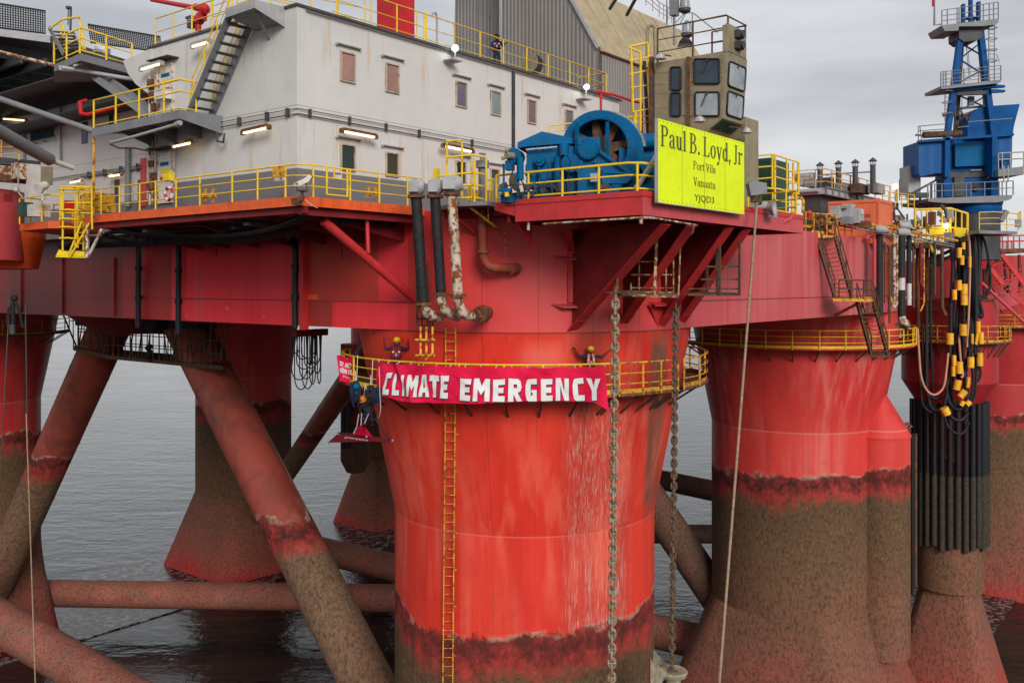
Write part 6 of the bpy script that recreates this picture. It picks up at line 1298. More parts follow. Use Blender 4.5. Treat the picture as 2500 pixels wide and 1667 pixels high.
# guard rails on the cab roof
RT = [Pa(x, y, AC) for x, y in ((1604, 153), (1774, 124))]; zt2 = 9.36
rr = [L(AC + .05, bA(1604, AC), zt2), L(AC + .05, BC + .05, zt2), L(AC + 1.95, BC + .05, zt2), L(AC + 1.95, BC + 1.6, zt2)]
railing('cab_roof_railing', 'thin brown railing on the roof of the tan cab', rr, GRATE, h=1.42, levels=(1, .66, .3), gap=1.5, r=.028, pr=.04)
t = thing('lamp_panel', 'tan panel with dark floodlights on the corner of the cab roof', 'lamp panel', L(AC, BC, zt2))
m = M(); m.prism([Pa(1764, 62, AC - .03), Pa(1774, 60, AC - .03), Pa(1774, 126, AC - .03), Pa(1764, 127, AC - .03)], U * .1); m.lbox(AC + .0, AC + 1.8, BC - .02, BC + .04, zt2, zt2 + 1.1); obj('panel', m, TAN, t)
for dz in (.35, .8): m = M(); c = L(AC + .9, BC - .12, zt2 + dz); m.tube(c, c - V * .22, .16, 12); m.box(c, .5, .2, .3); obj('floodlight', m, DGREY, t)
for (px, py, d, lab) in ((1612, 142, 38.5, 'chrome bowl floodlight on the left shoulder of the tan cab'), (1708, 295, 36.5, 'small chrome lamp under the cab windows above the sign'), (1822, 322, 38, 'grey lamp arm sticking out right of the cab')):
    t = thing('work_light', lab, 'floodlight', Pd(px, py + 8, d)); m = M(); c = Pd(px, py, d); m.lathe(c, [(.04, .2), (.18, .1), (.23, -.05), (.2, -.06)], 18); obj('reflector', m, GALV, t); m = M(); m.bar(c + Z * .15, c + Z * .15 + (Vector((-.7, 0, .05)) if px > 1650 else Vector((.5, .3, .0))), .05, .05); obj('arm', m, GRATE, t)
# mast with beacons behind the cab
t = thing('beacon_mast', 'grey mast with glass beacon lamps behind the tan cab', 'mast', Pd(1650, 90, 42))
m = M(); m.tube(Pd(1646, 110, 42), Pd(1646, -20, 42), .06, 8); m.tube(Pd(1628, 60, 43), Pd(1628, -30, 43), .03, 6); rods(m, [((1646, 60), (1672, 32), (1690, 32)), ((1660, 60), (1672, 36)), ((1690, 32), (1691, 100)), ((1692, 32), (1752, 80))], 42, .025); obj('mast', m, GREY, t)
for px, py in ((1672, 18), (1677, 78)): m = M(); m.lathe(Pd(px, py, 42), [(.08, .5), (.2, .35), (.24, 0), (.28, -.08), (.1, -.15)], 16); obj('beacon', m, CABG2, t); m = M(); m.lathe(Pd(px, py, 42), [(.26, -.08), (.26, -.2), (.1, -.3)], 16); obj('beacon_base', m, DGREY, t)
m = M(); m.box(Pd(1646, 10, 42), .4, .3, 1.1); obj('box', m, GREY, t)
m = M()
for k in range(10): m.path([Pd(1668 + k, 92, 41.8), Pd(1660 + k * 3, 102, 41.8), Pd(1655 + k * 4, 116, 41.8)], .03, 5)
obj('cables', m, BLACK, t)
m = M(); m.path([Pd(1580, 140, 40.5), Pd(1580, 75, 40.5), Pd(1584, 65, 40.5), Pd(1592, 62, 40.5), Pd(1598, 68, 40.5), Pd(1600, 140, 40.5)], .07, 8); single('vent_loop', m, TAN, 'tan pipe bent into a loop left of the cab roof', 'vent')
# yellow ladder cage left of the cab
t = thing('cab_ladder', 'yellow caged ladder standing left of the tan cab', 'ladder', Pd(1560, 330, 39.5))
m = M(); rods(m, [((1535, 115), (1582, 105)), ((1536, 117), (1564, 128)), ((1541, 115), (1545, 274), (1552, 276), (1552, 330)), ((1564, 128), (1564, 320)), ((1582, 105), (1589, 330))], 39.5, .05)
rods(m, [((1537, 149), (1583, 140)), ((1538, 182), (1585, 172)), ((1540, 215), (1587, 208)), ((1541, 246), (1588, 238)), ((1543, 274), (1588, 266))], 39.5, .035); obj('cage', m, YEL, t)
m = M(); m.bar(Pd(1573, 150, 40), Pd(1582, 330, 40), .14, .14); obj('rear_post', m, GRATE, t)
railing('walkway_railing', 'yellow railing behind the blue winch drum', [Pd(1340, 338, 38), Pd(1385, 332, 38), Pd(1520, 315, 39), Pd(1590, 312, 40)], YEL, h=.5, levels=(1, .5), gap=1.1)
# ------------------------------------------------------------------ green container and its frame
AG, BG = None, None
q = Pd(1882, 500, 42); AG, BG = (q - C0).dot(U), (q - C0).dot(V)
t = thing('green_container', 'dark green ribbed container behind the right edge of the sign', 'container', L(AG + 1, BG + 1, 2.75))
zT = zAt(Pa(1880, 387, AG), 387) ; b1_ = bA(1800, AG); a1_ = aB(1926, BG)
m = M(); m.lbox(AG, a1_, BG, b1_, 2.75, zT); obj('body', m, GREENC, t)
m = M(); m.lbox(AG - .04, AG + .02, BG, b1_, zT - .15, zT + .03); m.lbox(AG - .03, AG + .05, BG - .04, BG + .06, 2.75, zT + .02); m.lbox(AG - .02, AG, BG + .1, b1_, 2.8, zT - .2); obj('frame', m, GREENP, t)
t = thing('container_guard', 'tall yellow guard frame round the green container', 'guard frame', Pd(1900, 525, 41))
m = M(); k = lambda l: tuple((1900 + x / 5.88, 380 + y / 5.88) for x, y in l)
rods(m, [((1817, 383), (1888, 377)), ((1817, 412), (1884, 406)), ((1817, 441), (1884, 434)), k([(-70, -18), (120, 45), (290, 95)]), k([(-60, 140), (0, 165), (290, 265)]), k([(-60, 300), (290, 400)]), k([(-50, 640), (310, 700)]), k([(-60, 780), (330, 850)])], 41, .035)
rods(m, [k([(-160, 470), (0, 480), (290, 555)])], 41, .05)
for x, y0, y1 in ((-85, -10, 470), (-48, -15, 860), (125, 45, 510), (215, 100, 560), (290, 95, 555), (200, 560, 850), (245, 560, 850)): rods(m, [k([(x, y0), (x, y1)])], 41, .05)
obj('frame', m, YEL, t)
t = thing('foghorn_lamp', 'grey flood lamp housing on a bracket right of the sign', 'floodlight', Pd(1850, 490, 32.5))
m = plate([(1828, 448), (1836, 441), (1872, 447), (1873, 468), (1864, 474), (1834, 478)], 32.3, (0, .45, 0)); obj('housing', m, GREY, t)
m = M(); rods(m, [((1845, 476), (1845, 490), (1835, 492)), ((1858, 474), (1856, 492), (1845, 500))], 32.4, .06); m.box(Pd(1846, 487, 32.5), .3, .3, .2); obj('bracket', m, GRATE, t)
t = thing('signal_horn', 'grey signal horn on the platform edge right of the rope', 'horn', Pd(1882, 520, 33.5)); c = Pd(1881, 505, 33.4); m = M(); m.lathe(c, [(.19, 0), (.28, -.12), (.30, -.14)], 24, ax=Vector((-.85, .5, 0)), cap=False); m.lathe(c, [(.28, -.14), (.10, .12), (.07, .5)], 24, ax=Vector((-.85, .5, 0)), cap=False); obj('bell', m, GREYL, t); m = M(); m.box(Pd(1887, 522, 33.6), .55, .1, .25); m.tube(Pd(1862, 500, 33.8), Pd(1874, 504, 33.7), .14, 12); obj('mount', m, GREYL, t)
m = M(); m.path(smooth_path([Pb(1935, 520, cb_ - .1), Pb(1930, 533, cb_ - .1), Pb(1917, 540, cb_ - .05), Pb(1913, 545, cb_)]), .07, 8); single('bent_pipe', m, HROSE, 'short bent red pipe on the right fascia of the winch platform', 'pipe')
railing('platform_railing', 'yellow railing at the right end of the winch platform', [L(3.0, cb_ + .15, 2.74), L(4.1, cb_ + .15, 2.74), L(4.1, cb_ + 2.2, 2.74)], YEL, h=.95, gap=.9)
m = M(); m.path([Pd(1960, 520, 38), Pd(1961, 490, 38), Pd(1957, 484, 38), Pd(1940, 484, 38)], .06, 8); single('bent_pipe', m, YELR, 'rusty yellow pipe hoop right of the yellow guard frame', 'pipe')
# ------------------------------------------------------------------ exhaust stacks on the grey platform
t = thing('exhaust_platform', 'long grey beam platform with rails under the four exhaust stacks', 'platform', Pd(2050, 500, 58))
qq = Pd(2016, 460, 57); ae, be = (qq - C0).dot(U), (qq - C0).dot(V); ze = (HY - 458) * 57 / F
b2, a2 = bA(1925, ae), aB(2190, be)
m = M(); m.lbox(ae, a2, be, b2, ze - .38, ze); obj('deck', m, GREYL, t)
m = M()
for i in range(14): x = ae + (a2 - ae) * i / 13; m.lbox(x - .05, x + .05, be - .1, be, ze - .42, ze + .04)
m.lbox(ae - .1, a2, be - .12, be, ze - .02, ze + .05); m.lbox(ae - .1, a2, be - .12, be, ze - .45, ze - .38); obj('beam_web', m, GREY, t)
m = M(); m.lbox(ae + .3, ae + 5, be + .4, b2 - .8, 2.5, ze - .4); obj('dark_module', m, DGREY, t)
m = M(); m.path([L(ae - .1, be + .4, ze - .15), L(ae - .1, b2, ze - .15)], .14, 8); obj('pipe', m, GREYL, t)
railing('platform_railing', 'thin brown and yellow railing round the exhaust platform', [L(ae, b2, ze), L(ae, be, ze), L(a2, be, ze)], YELR, h=1.15, gap=1.7, r=.03, pr=.04)
for i, (px, yc, lab) in enumerate(((2002, 397, 'leftmost and shortest of the four dark exhaust stacks'), (2047, 393, 'second exhaust stack from the left with a pointed cap'), (2088, 390, 'third exhaust stack from the left with a pointed cap'), (2131, 386, 'tallest and rightmost of the four dark exhaust stacks'))):
    d = 60; t = thing('exhaust_stack', lab, 'exhaust stack', Pd(px, 460, d), 'dark exhaust stacks with conical caps')
    m = M(); m.tube(Pd(px, 470, d), Pd(px, yc + 16, d), .185, 14, .17); obj('pipe', m, DGREY, t)
    m = M(); m.lathe(Pd(px, yc + 8, d), [(.27, 0), (.265, .04), (.02, .25)], 16); obj('cap', m, DGREY, t)
    m = M(); 
    for a in range(0, 360, 60): o = Vector((math.cos(R(a)) * .16, math.sin(R(a)) * .16, 0)); m.tube(Pd(px, yc + 18, d) + o, Pd(px, yc + 7, d) + o, .018, 4)
    m.tube(Pd(px, yc + 18, d), Pd(px, yc + 16, d), .21, 14); obj('cap_stays', m, GREY, t)
m = M(); m.tube(Pd(2003, 427, 60), Pd(2125, 420, 60), .04, 6); single('tie_bar', m, DGREY, 'thin dark bar joining the exhaust stacks', 'bar')
t = thing('rooftop_units', 'jumble of grey ventilation units at the left end of the exhaust platform', 'machinery', Pd(1970, 450, 60))
for px, py, w, h, mat in ((1965, 440, 1.2, .8, GREYL), (1990, 450, 2.2, .5, GREY), (2020, 448, .8, .7, DGREY), (1952, 435, .5, .5, YELR), (1975, 430, .5, .4, GREYL), (2060, 458, 1.8, .5, GREY), (2100, 462, 2.0, .6, GRATE), (2140, 462, 1.6, .6, GREY)): obj('unit', M().box(Pd(px, py, 60.5), w, .6, h), mat, t)
t = thing('orange_container', 'orange cargo container with dark lettering below the exhaust platform', 'container', Pd(2145, 560, 54))
qq = Pd(2145, 488, 54); ao_, bo_ = (qq - C0).dot(U), (qq - C0).dot(V); zo = (HY - 488) * 54 / F
b3, a3 = bA(2022, ao_), aB(2176, bo_)
m = M(); m.lbox(ao_, a3, bo_, b3, 2.4, zo); obj('body', m, HCAN, t)
m = M(); m.lbox(ao_ - .05, ao_ + .05, bo_ - .05, bo_ + .05, 2.4, zo + .1); m.lbox(ao_ - .05, ao_ + .02, bo_, b3, zo - .12, zo + .05); m.lbox(ao_, a3, bo_ - .05, bo_, zo - .12, zo + .04); m.lbox(a3 - .05, a3 + .03, bo_ - .06, bo_, 2.4, zo + .1); obj('frame', m, HCAN, t)
for s, x0, x1, y0, y1 in (('om', 2108, 2125, 524, 532), ('ks', 2112, 2122, 537, 543)):
    vs, fs = text_mesh(s, .02); vs = fit(vs, 0, 1, 0, 1); B0, B1 = bA(x0, ao_ - .01), bA(x1, ao_ - .01); z1 = zAt(Pa(x0, y0, ao_), y0); z0 = zAt(Pa(x0, y1, ao_), y1)
    m = M(); m.add([L(ao_ - .012, B0 + (B1 - B0) * v.x, z0 + (z1 - z0) * v.y) for v in vs], fs); obj('lettering', m, DKRED, t)
t = thing('deck_machinery', 'grey green deck machinery in front of the orange container', 'machinery', Pd(2070, 545, 51))
for px, py, w, h, mat in ((2045, 520, 1.0, .7, GREYL), (2072, 516, .7, .8, GREYL), (2092, 528, .9, .8, GREYL), (2054, 520, .15, .35, BLACK), (2075, 540, 1.6, .4, GREY), (2095, 518, .25, .25, WHITEP), (2083, 512, .4, .2, TAN), (2060, 508, .9, .12, TAN), (2110, 548, .9, .35, RUSTM)): obj('casing', M().box(Pd(px, py, 51), w, .5, h), mat, t)
t = thing('pipe_rack', 'long yellow pipe and grey truss running right along the deck edge', 'pipe rack', Pd(2150, 570, 50))
m = M(); m.tube(Pd(2018, 528, 50), Pd(2338, 588, 60), .075, 8); obj('yellow_pipe', m, YELR, t)
m = M()
for dy in (10, 17): m.tube(Pd(2020, 528 + dy, 50.2), Pd(2330, 590 + dy * .8, 60.2), .05, 6)
for k in range(24): x = 2020 + k * 13; y = 538 + k * 2.5; m.tube(Pd(x, y, 50.2 + k * .42), Pd(x + 7, y + 9, 50.2 + k * .42), .03, 5)
obj('truss', m, GREY, t)
railing('deck_railing', 'yellow deck railing above the stairs on the right hull', [L(14.5, -6.9, 2.7), L(21.5, -6.9, 2.7)], YELR, h=1.0, gap=1.2)
railing('deck_railing', 'yellow deck railing along the deck edge by the pale valves', [Pd(2130, 590, 54), Pd(2235, 600, 58)], YELR, h=1.1, gap=1.4)
# clutter above the stairs with a red hand wheel
t = thing('valve_station', 'rusty valve station with a red hose reel at the top of the stairs', 'valve station', Pd(2010, 580, 48.5))
m = M(); m.prism([Pd(1978, 580, 48), Pd(2042, 582, 48), Pd(2042, 578, 51), Pd(1978, 576, 51)], Z * .14); m.prism([Pd(1982, 562, 47.9), Pd(2012, 566, 47.9), Pd(2012, 582, 47.9), Pd(1980, 578, 47.9)], Y1 * .1); obj('floor', m, YELR, t)
m = M(); c = Pd(2003, 537, 48); m.path([c + Vector((math.cos(R(a)) * .28, 0, math.sin(R(a)) * .28)) for a in range(0, 360, 24)], .05, 6, closed=True)
for a in range(0, 360, 60): m.tube(c, c + Vector((math.cos(R(a)) * .28, 0, math.sin(R(a)) * .28)), .025, 5)
obj('hose_reel', m, RUSTM, t)
m = M(); rods(m, [((1984, 522), (2042, 524)), ((1984, 540), (2042, 545)), ((1984, 520), (1984, 580)), ((2018, 522), (2018, 580)), ((2040, 523), (2044, 582)), ((1966, 520), (1966, 570)), ((1960, 525), (1985, 527)), ((1960, 552), (1985, 556))], 48.2, .045); obj('guard', m, YELR, t)
m = M(); m.tube(Pd(1976, 518, 48), Pd(1976, 532, 48), .12, 12); m.ball(Pd(1976, 518, 48), .12); obj('red_bottle', m, REDP, t)
m = M()
for k in range(22): m.box(Pd(random.uniform(1985, 2040), random.uniform(526, 576), 48.6), random.uniform(.06, .25), .15, random.uniform(.06, .25))
obj('valve_bodies', m, GRATE, t)
# ------------------------------------------------------------------ stairs down the right hull
t = thing('access_stairs', 'rusty brown two flight stairway down the outside of the right hull', 'stairs', Pd(2125, 870, 48))
def flight(l0, l1, r0, r1, d0, d1, n):
    A0, A1, B0, B1 = Pd(*l0, d0), Pd(*l1, d1), Pd(*r0, d0), Pd(*r1, d1)
    for p, q in ((A0, A1), (B0, B1)): obj('stringer', M().bar(p, q, .10, .24, up=Y1), YELR if False else GRATE, t)
    for k in range(n): f = (k + .5) / n; obj('tread', M().bar(A0.lerp(A1, f), B0.lerp(B1, f), .24, .04), RUSTM, t)
    for p, q, o in ((A0, A1, .8), (B0, B1, 1.0)):
        m = M(); m.path([p + Z * 1.0, q + Z * 1.0], .035, 6); m.path([p + Z * .5, q + Z * .5], .025, 6)
        for f in (0, .33, .66, 1): m.tube(p.lerp(q, f), p.lerp(q, f) + Z * 1.0, .03, 6)
        obj('handrail', m, GRATE, t)
flight((1996, 590), (2038, 728), (2038, 578), (2080, 730), 48.0, 47.4, 14)
flight((2092, 738), (2128, 872), (2132, 738), (2168, 872), 47.5, 48.6, 13)
m = M(); m.prism([Pd(2034, 735, 47), Pd(2130, 737, 47), Pd(2130, 731, 49), Pd(2036, 729, 49)], Z * .14); obj('landing', m, YELR, t)
m = M(); rods(m, [((2049, 684), (2130, 684)), ((2049, 705), (2130, 706)), ((2049, 684), (2048, 732)), ((2078, 684), (2078, 732)), ((2109, 684), (2108, 734)), ((2130, 684), (2130, 735))], 47.1, .04); obj('landing_rail', m, GRATE, t)
m = M(); m.bar(Pd(2092, 742, 47.8), Pd(2038, 770, 49.5), .12, .12); m.bar(Pd(2010, 590, 48.4), Pd(1978, 612, 50), .08, .08); obj('stay', m, YELR, t)
m = M(); m.prism([Pd(2122, 872, 48), Pd(2174, 872, 48), Pd(2174, 866, 50), Pd(2122, 866, 50)], Z * .1); obj('foot_plate', m, GRATE, t)
# ------------------------------------------------------------------ ring walkways of the other columns
CR = C0 + U * 30.5; CLf = C0 + V * 58; CFR = C0 + U * 70.5 - V * 4.5
ringwalk('yellow ring walkway round the big column right of the chains', -100, 100, YEL, cc=CR, n=30)
ringwalk('yellow ring walkway round the dark column at the left edge', -60, 110, YELR, cc=CLf)
ringwalk('yellow ring walkway round the column at the right edge', -110, 60, YELR, cc=CFR)
ringwalk('small yellow ring walkway round the riser column behind the hoses', -120, 120, YELR, cc=Vector((RX, RY, 0)), ri=3.1, RR=3.9, rw=3.1, n=20)
# ------------------------------------------------------------------ hull pipes right of the stairs
def vpipe(name, label, mats, px, d, segs, group=None, cat='pipe'):
    t = thing(name, label, cat, Pd(px, segs[-1][1], d), group)
    for y0, y1, w, mat, nm in segs: obj(nm, M().tube(Pd(px, y0, d), Pd(px, y1, d), w * d / F / 2, 14), mat, t)
    return t
d_ = 53
vpipe('hull_pipe', 'thick black pipe on the right hull beside the pink one', None, 2147, d_, [(572, 770, 17, HOSE, 'pipe')])
t = thing('hull_pipe', 'pink painted pipe bending over at the right end of the hull wall', 'pipe', Pd(2134, 700, d_)); m = M(); m.path(smooth_path([Pd(2116, 584, d_), Pd(2120, 577, d_), Pd(2130, 577, d_), Pd(2135, 588, d_), Pd(2135, 640, d_), Pd(2135, 702, d_)]), .10, 12); obj('pipe', m, HROSE, t)
t = thing('hull_pipe', 'black pipe with pale sleeves and a rusty elbow right of the cream pipes', 'pipe', Pd(2201, 790, d_))
for y0, y1, w, mat, nm in ((575, 678, 18, HOSE, 'pipe'), (678, 708, 16, WHITEP, 'sleeve'), (708, 775, 18, HOSE, 'pipe')): obj(nm, M().tube(Pd(2201, y0, d_), Pd(2201, y1, d_), w * d_ / F / 2, 14), mat, t)
m = M(); m.path(smooth_path([Pd(2201, 772, d_), Pd(2204, 785, d_), Pd(2212, 790, d_), Pd(2212, 798, d_ + .5)]), .22, 12); m.tube(Pd(2190, 797, d_ + .4), Pd(2213, 784, d_), .2, 12); obj('elbow', m, PIPEW, t)
t = thing('hull_pipe', 'narrow black pipe with a white sleeve nearest the yellow gantry', 'pipe', Pd(2218, 750, d_))
for y0, y1, w, mat, nm in ((572, 692, 12, HOSE, 'pipe'), (692, 745, 12, WHITEP, 'sleeve')): obj(nm, M().tube(Pd(2219, y0, d_ + .4), Pd(2219, y1, d_ + .4), w * d_ / F / 2, 12), mat, t)
t = thing('hull_pipe', 'pair of cream pipes hooked at the foot between the black pipes', 'pipe', Pd(2186, 755, d_)); m = M(); m.path([Pd(2183, 575, d_), Pd(2184, 735, d_), Pd(2180, 748, d_)], .08, 10); m.path([Pd(2190, 575, d_), Pd(2190, 742, d_), Pd(2182, 752, d_)], .07, 10); obj('pipes', m, PIPEW, t); m = M(); m.path([Pd(2160, 590, d_), Pd(2160, 740, d_)], .06, 8); m.path([Pd(2166, 600, d_), Pd(2172, 605, d_), Pd(2172, 790, d_)], .07, 8); obj('branch_pipe', m, GRATE, t)
for px, py, d, lab in ((2151, 561, 52.5, 'pale capped valve head with a bar, leftmost of three'), (2210, 552, 54, 'pale capped valve head with a bar, upper right of three'), (2206, 568, 53, 'pale capped valve head with a bar, lower right of three')):
    t = thing('capped_valve', lab, 'valve', Pd(px, py + 10, d), 'pale capped valve heads on the deck edge'); m = M(); m.path([Pd(px - 14, py, d), Pd(px - 8, py - 1, d), Pd(px + 8, py, d), Pd(px + 15, py + 3, d)], [.17, .24, .22, .12], 12); obj('cap', m, GREYL, t); m = M(); m.bar(Pd(px + 12, py + 1, d), Pd(px + 42, py + 17, d), .10, .10); obj('bar', m, PIPEW, t)
# ------------------------------------------------------------------ riser pipes round the caisson, pipes beside the side caisson
cr = Vector((RX, RY, 0))
t = thing('riser_pipes', 'ring of black vertical riser pipes round the brown caisson', 'riser pipes', W(cr + Vector((0, -2.6, -18.5))))
for k in range(19):
    a = -108 + k * 12; p = Vector((RX + 2.42 * math.sin(R(a)), RY - 2.42 * math.cos(R(a)), 0)); m = M(); m.tube(W(p + Z * -8.2), W(p + Z * -13.2), .19, 10); pp = obj('riser_pipe', m, BLACK, t); obj('overgrown_end', M().tube(W(p + Z * -13.2), W(p + Z * (-18.4 + .15 * (k % 3))), .20, 10), MOSSD if 'MOSSD' in globals() else GRATE, pp)
t = thing('caisson_pipes', 'dark pipes clamped to the right side of the round side caisson', 'riser pipes', Pd(2226, 1475, 62))
for k, (px, mat) in enumerate(((2219, BLACK), (2227, BLACK), (2235, GRATE))): obj('pipe', M().tube(Pd(px, 1058, 62 + .3 * k), Pd(px, 1470 - k * 20, 62 + .3 * k), .11, 10), mat, t)
t = thing('caisson_pipes', 'two dark pipes on the slim far column below the small banner', 'riser pipes', Pd(850, 1080, 90))
for px in (838, 850): obj('pipe', M().tube(Pd(px, 930, 92), Pd(px, 1095, 92), .2, 8), BLACK, t)
q = Pd(868, 1000, 94); t = thing('side_caisson', 'mossy round caisson on the slim far column left of the banner', 'caisson', Pd(868, 1155, 94)); m = M(); m.lathe(Vector((q.x, q.y, ZC)), [(1.5, -6), (1.5, -17.8), (.9, -19)], 28); obj('shell', m, HCOL, t)
m = M(); rods(m, [((2222, 1052), (2214, 1046), (2224, 1040), (2216, 1034), (2208, 1036))], 62, .1); single('chain_heap', m, RUSTM, 'small red fitting on top of the round side caisson', 'fitting')
# ------------------------------------------------------------------ yellow gantry with hoses
dg = 62
t = thing('hose_gantry', 'yellow gantry cage with a lit lamp above the hanging hoses', 'gantry', Pd(2300, 595, dg))
m = M(); rods(m, [((2234, 512), (2321, 509), (2363, 522)), ((2234, 557), (2320, 556), (2362, 560)), ((2234, 575), (2320, 574)), ((2234, 591), (2318, 591), (2362, 584))], dg, .075)
for x, y0, y1 in ((2234, 512, 592), (2274, 511, 591), (2320, 509, 592), (2333, 513, 560), (2348, 517, 562), (2362, 522, 590), (2250, 512, 590), (2262, 514, 590), (2300, 512, 590)): rods(m, [((x, y0), (x, y1))], dg, .085 if x in (2234, 2274, 2320, 2362) else .05)
obj('cage', m, YEL, t)
m = plate([(2268, 559), (2316, 559), (2314, 573), (2270, 573)], dg - .15, (0, .06, 0)); obj('panel', m, YELB, t); m = plate([(2333, 556), (2358, 558), (2357, 580), (2333, 580)], dg - .3, (0, .6, 0)); obj('panel', m, YELB, t)
m = plate([(2230, 592), (2362, 592), (2358, 604), (2236, 606)], dg, (0, 2.5, 0)); obj('floor', m, GRATE, t)
m = M(); rods(m, [((2240, 604), (2242, 800)), ((2263, 604), (2264, 860)), ((2274, 604), (2275, 900)), ((2240, 650), (2320, 612)), ((2252, 660), (2322, 625)), ((2290, 620), (2292, 652))], dg + 1.5, .13); rods(m, [((2270, 730), (2325, 729)), ((2272, 758), (2322, 750)), ((2400, 735), (2440, 728))], dg + 1, .07); obj('support_frame', m, GRATE, t)
t = thing('gantry_lamp', 'bright amber lamp inside the yellow gantry', 'lamp', Pd(2310, 560, dg)); obj('lens', M().ball(Pd(2310, 552, dg - .3), .16), AMBER, t); obj('bracket', M().box(Pd(2310, 560, dg - .1), .2, .1, .25), GRATE, t)
lamp_tube(Pd(2290, 525, dg + .5), Pd(2312, 524, dg + .5), 'lit tube lamp inside the roof of the yellow gantry')
t = thing('amber_lamp', 'small amber lamp on a post by the exhaust platform', 'lamp', Pd(2185, 470, 60)); obj('lens', M().ball(Pd(2185, 456, 60), .17), AMBER, t); obj('post', M().tube(Pd(2187, 490, 60), Pd(2186, 461, 60), .07, 8), YELR, t)
t = thing('hanging_hoses', 'tangle of black hoses with yellow clamps hanging from the gantry', 'hoses', Pd(2360, 1000, dg))
zh = lambda x, y: (2180 + x / 3.484, 560 + y / 3.484)
hoses = [[(490, 80), (510, 300), (495, 600), (490, 880), (475, 1150), (455, 1350), (490, 1490), (560, 1530), (625, 1470), (610, 1250), (600, 1000), (605, 700), (610, 300), (600, 60)],
 [(520, 60), (515, 500), (520, 900), (525, 1250), (500, 1400), (530, 1510), (600, 1500), (640, 1400), (600, 1150), (585, 900)],
 [(545, 60), (560, 300), (565, 500), (540, 800), (520, 1000), (500, 1250), (480, 1400), (520, 1500), (560, 1450)],
 [(575, 100), (590, 350), (600, 620), (600, 900), (590, 1050), (620, 1250), (635, 1400), (600, 1500), (550, 1480)],
 [(660, 60), (680, 400), (690, 700), (680, 900), (665, 1050), (680, 1300), (660, 1450), (620, 1520)],
 [(690, 40), (700, 300), (705, 650), (700, 950), (700, 1150), (705, 1300), (690, 1430), (640, 1500)],
 [(715, 30), (735, 200), (725, 450), (715, 650), (740, 740), (760, 720), (735, 600), (730, 500)],
 [(740, 30), (785, 120), (820, 300), (830, 450), (800, 560), (755, 600), (730, 590)],
 [(700, 40), (750, 90), (745, 260), (730, 480), (725, 640), (745, 740)],
 [(640, 60), (665, 300), (660, 700), (650, 1000), (610, 1250)],
 [(725, 1020), (735, 1150), (745, 1230), (720, 1290), (700, 1260)],
 [(205, 880), (215, 1150), (235, 1350), (260, 1500), (330, 1560)], [(285, 640), (285, 1000), (290, 1350), (330, 1520), (400, 1540)],
 [(250, 800), (255, 1100), (270, 1350), (330, 1430), (430, 1430), (470, 1400)], [(320, 600), (325, 1000), (340, 1350), (350, 1500)],
 [(460, 1400), (440, 1500), (500, 1600), (580, 1620), (640, 1560)], [(420, 1500), (470, 1680), (580, 1740), (650, 1640)],
 [(515, 300), (540, 400), (560, 560), (600, 700), (650, 790)], [(560, 60), (555, 1000), (560, 1300)], [(672, 60), (675, 1000)], [(712, 200), (716, 1250)], [(625, 100), (640, 700), (650, 1100)]]
for i, l in enumerate(hoses): obj('hose', M().path(smooth_path([Pd(*zh(x, y), 61.2 + (i % 5) * .22) for x, y in l], 5), .085 if i % 3 else .12, 7), BLACK if i % 4 else HOSE, t)
PINKH = paint('pink_hose', (.58, .27, .18), .6, var=.15)
for l in ([(625, 20), (650, 100), (655, 350), (645, 700), (630, 1000)], [(560, 900), (575, 1100), (595, 1230), (580, 1260)], [(210, 840), (222, 1050), (240, 1250), (290, 1370), (360, 1405), (430, 1340), (455, 1200), (470, 1050)]): obj('pink_hose', M().path(smooth_path([Pd(*zh(x, y), 61.0) for x, y in l], 5), .075, 8), PINKH, t)
YCL = paint('yellow_hose_clamp', (.80, .42, .03), .5, var=.15, rust=.1)
for i, (x, y, w, h, tl) in enumerate(((565, 200, 40, 85, 0), (588, 262, 35, 80, 0), (655, 275, 25, 95, 0), (563, 475, 42, 85, 0), (606, 508, 55, 88, 0), (606, 600, 55, 88, 0), (523, 555, 40, 85, 0), (597, 855, 60, 95, 0), (485, 930, 60, 95, 0), (725, 830, 38, 95, 0), (750, 925, 42, 95, 0), (740, 1105, 50, 110, 0), (520, 1115, 35, 90, 0), (566, 1175, 55, 100, 0), (514, 1205, 32, 85, 0), (663, 1130, 55, 90, 0), (548, 1322, 60, 85, 12), (590, 1400, 60, 70, 40), (640, 1300, 30, 90, 5), (447, 1545, 70, 65, -25), (675, 930, 22, 85, 0), (713, 930, 25, 100, 8), (600, 140, 30, 60, 0), (590, 1480, 40, 45, 30), (640, 1480, 50, 40, 50))):
    c = Pd(*zh(x, y), 60.7); hh = h / 3.484 * 60.7 / F / 2; ax = Vector((math.sin(R(tl)), 0, math.cos(R(tl)))); r_ = w / 3.484 * 60.7 / F / 2
    m = M(); m.tube(c - ax * hh, c + ax * hh, r_, 12); m.tube(c - ax * hh * .08, c + ax * hh * .08, r_ * 1.06, 12); obj('yellow_clamp', m, YCL, t)
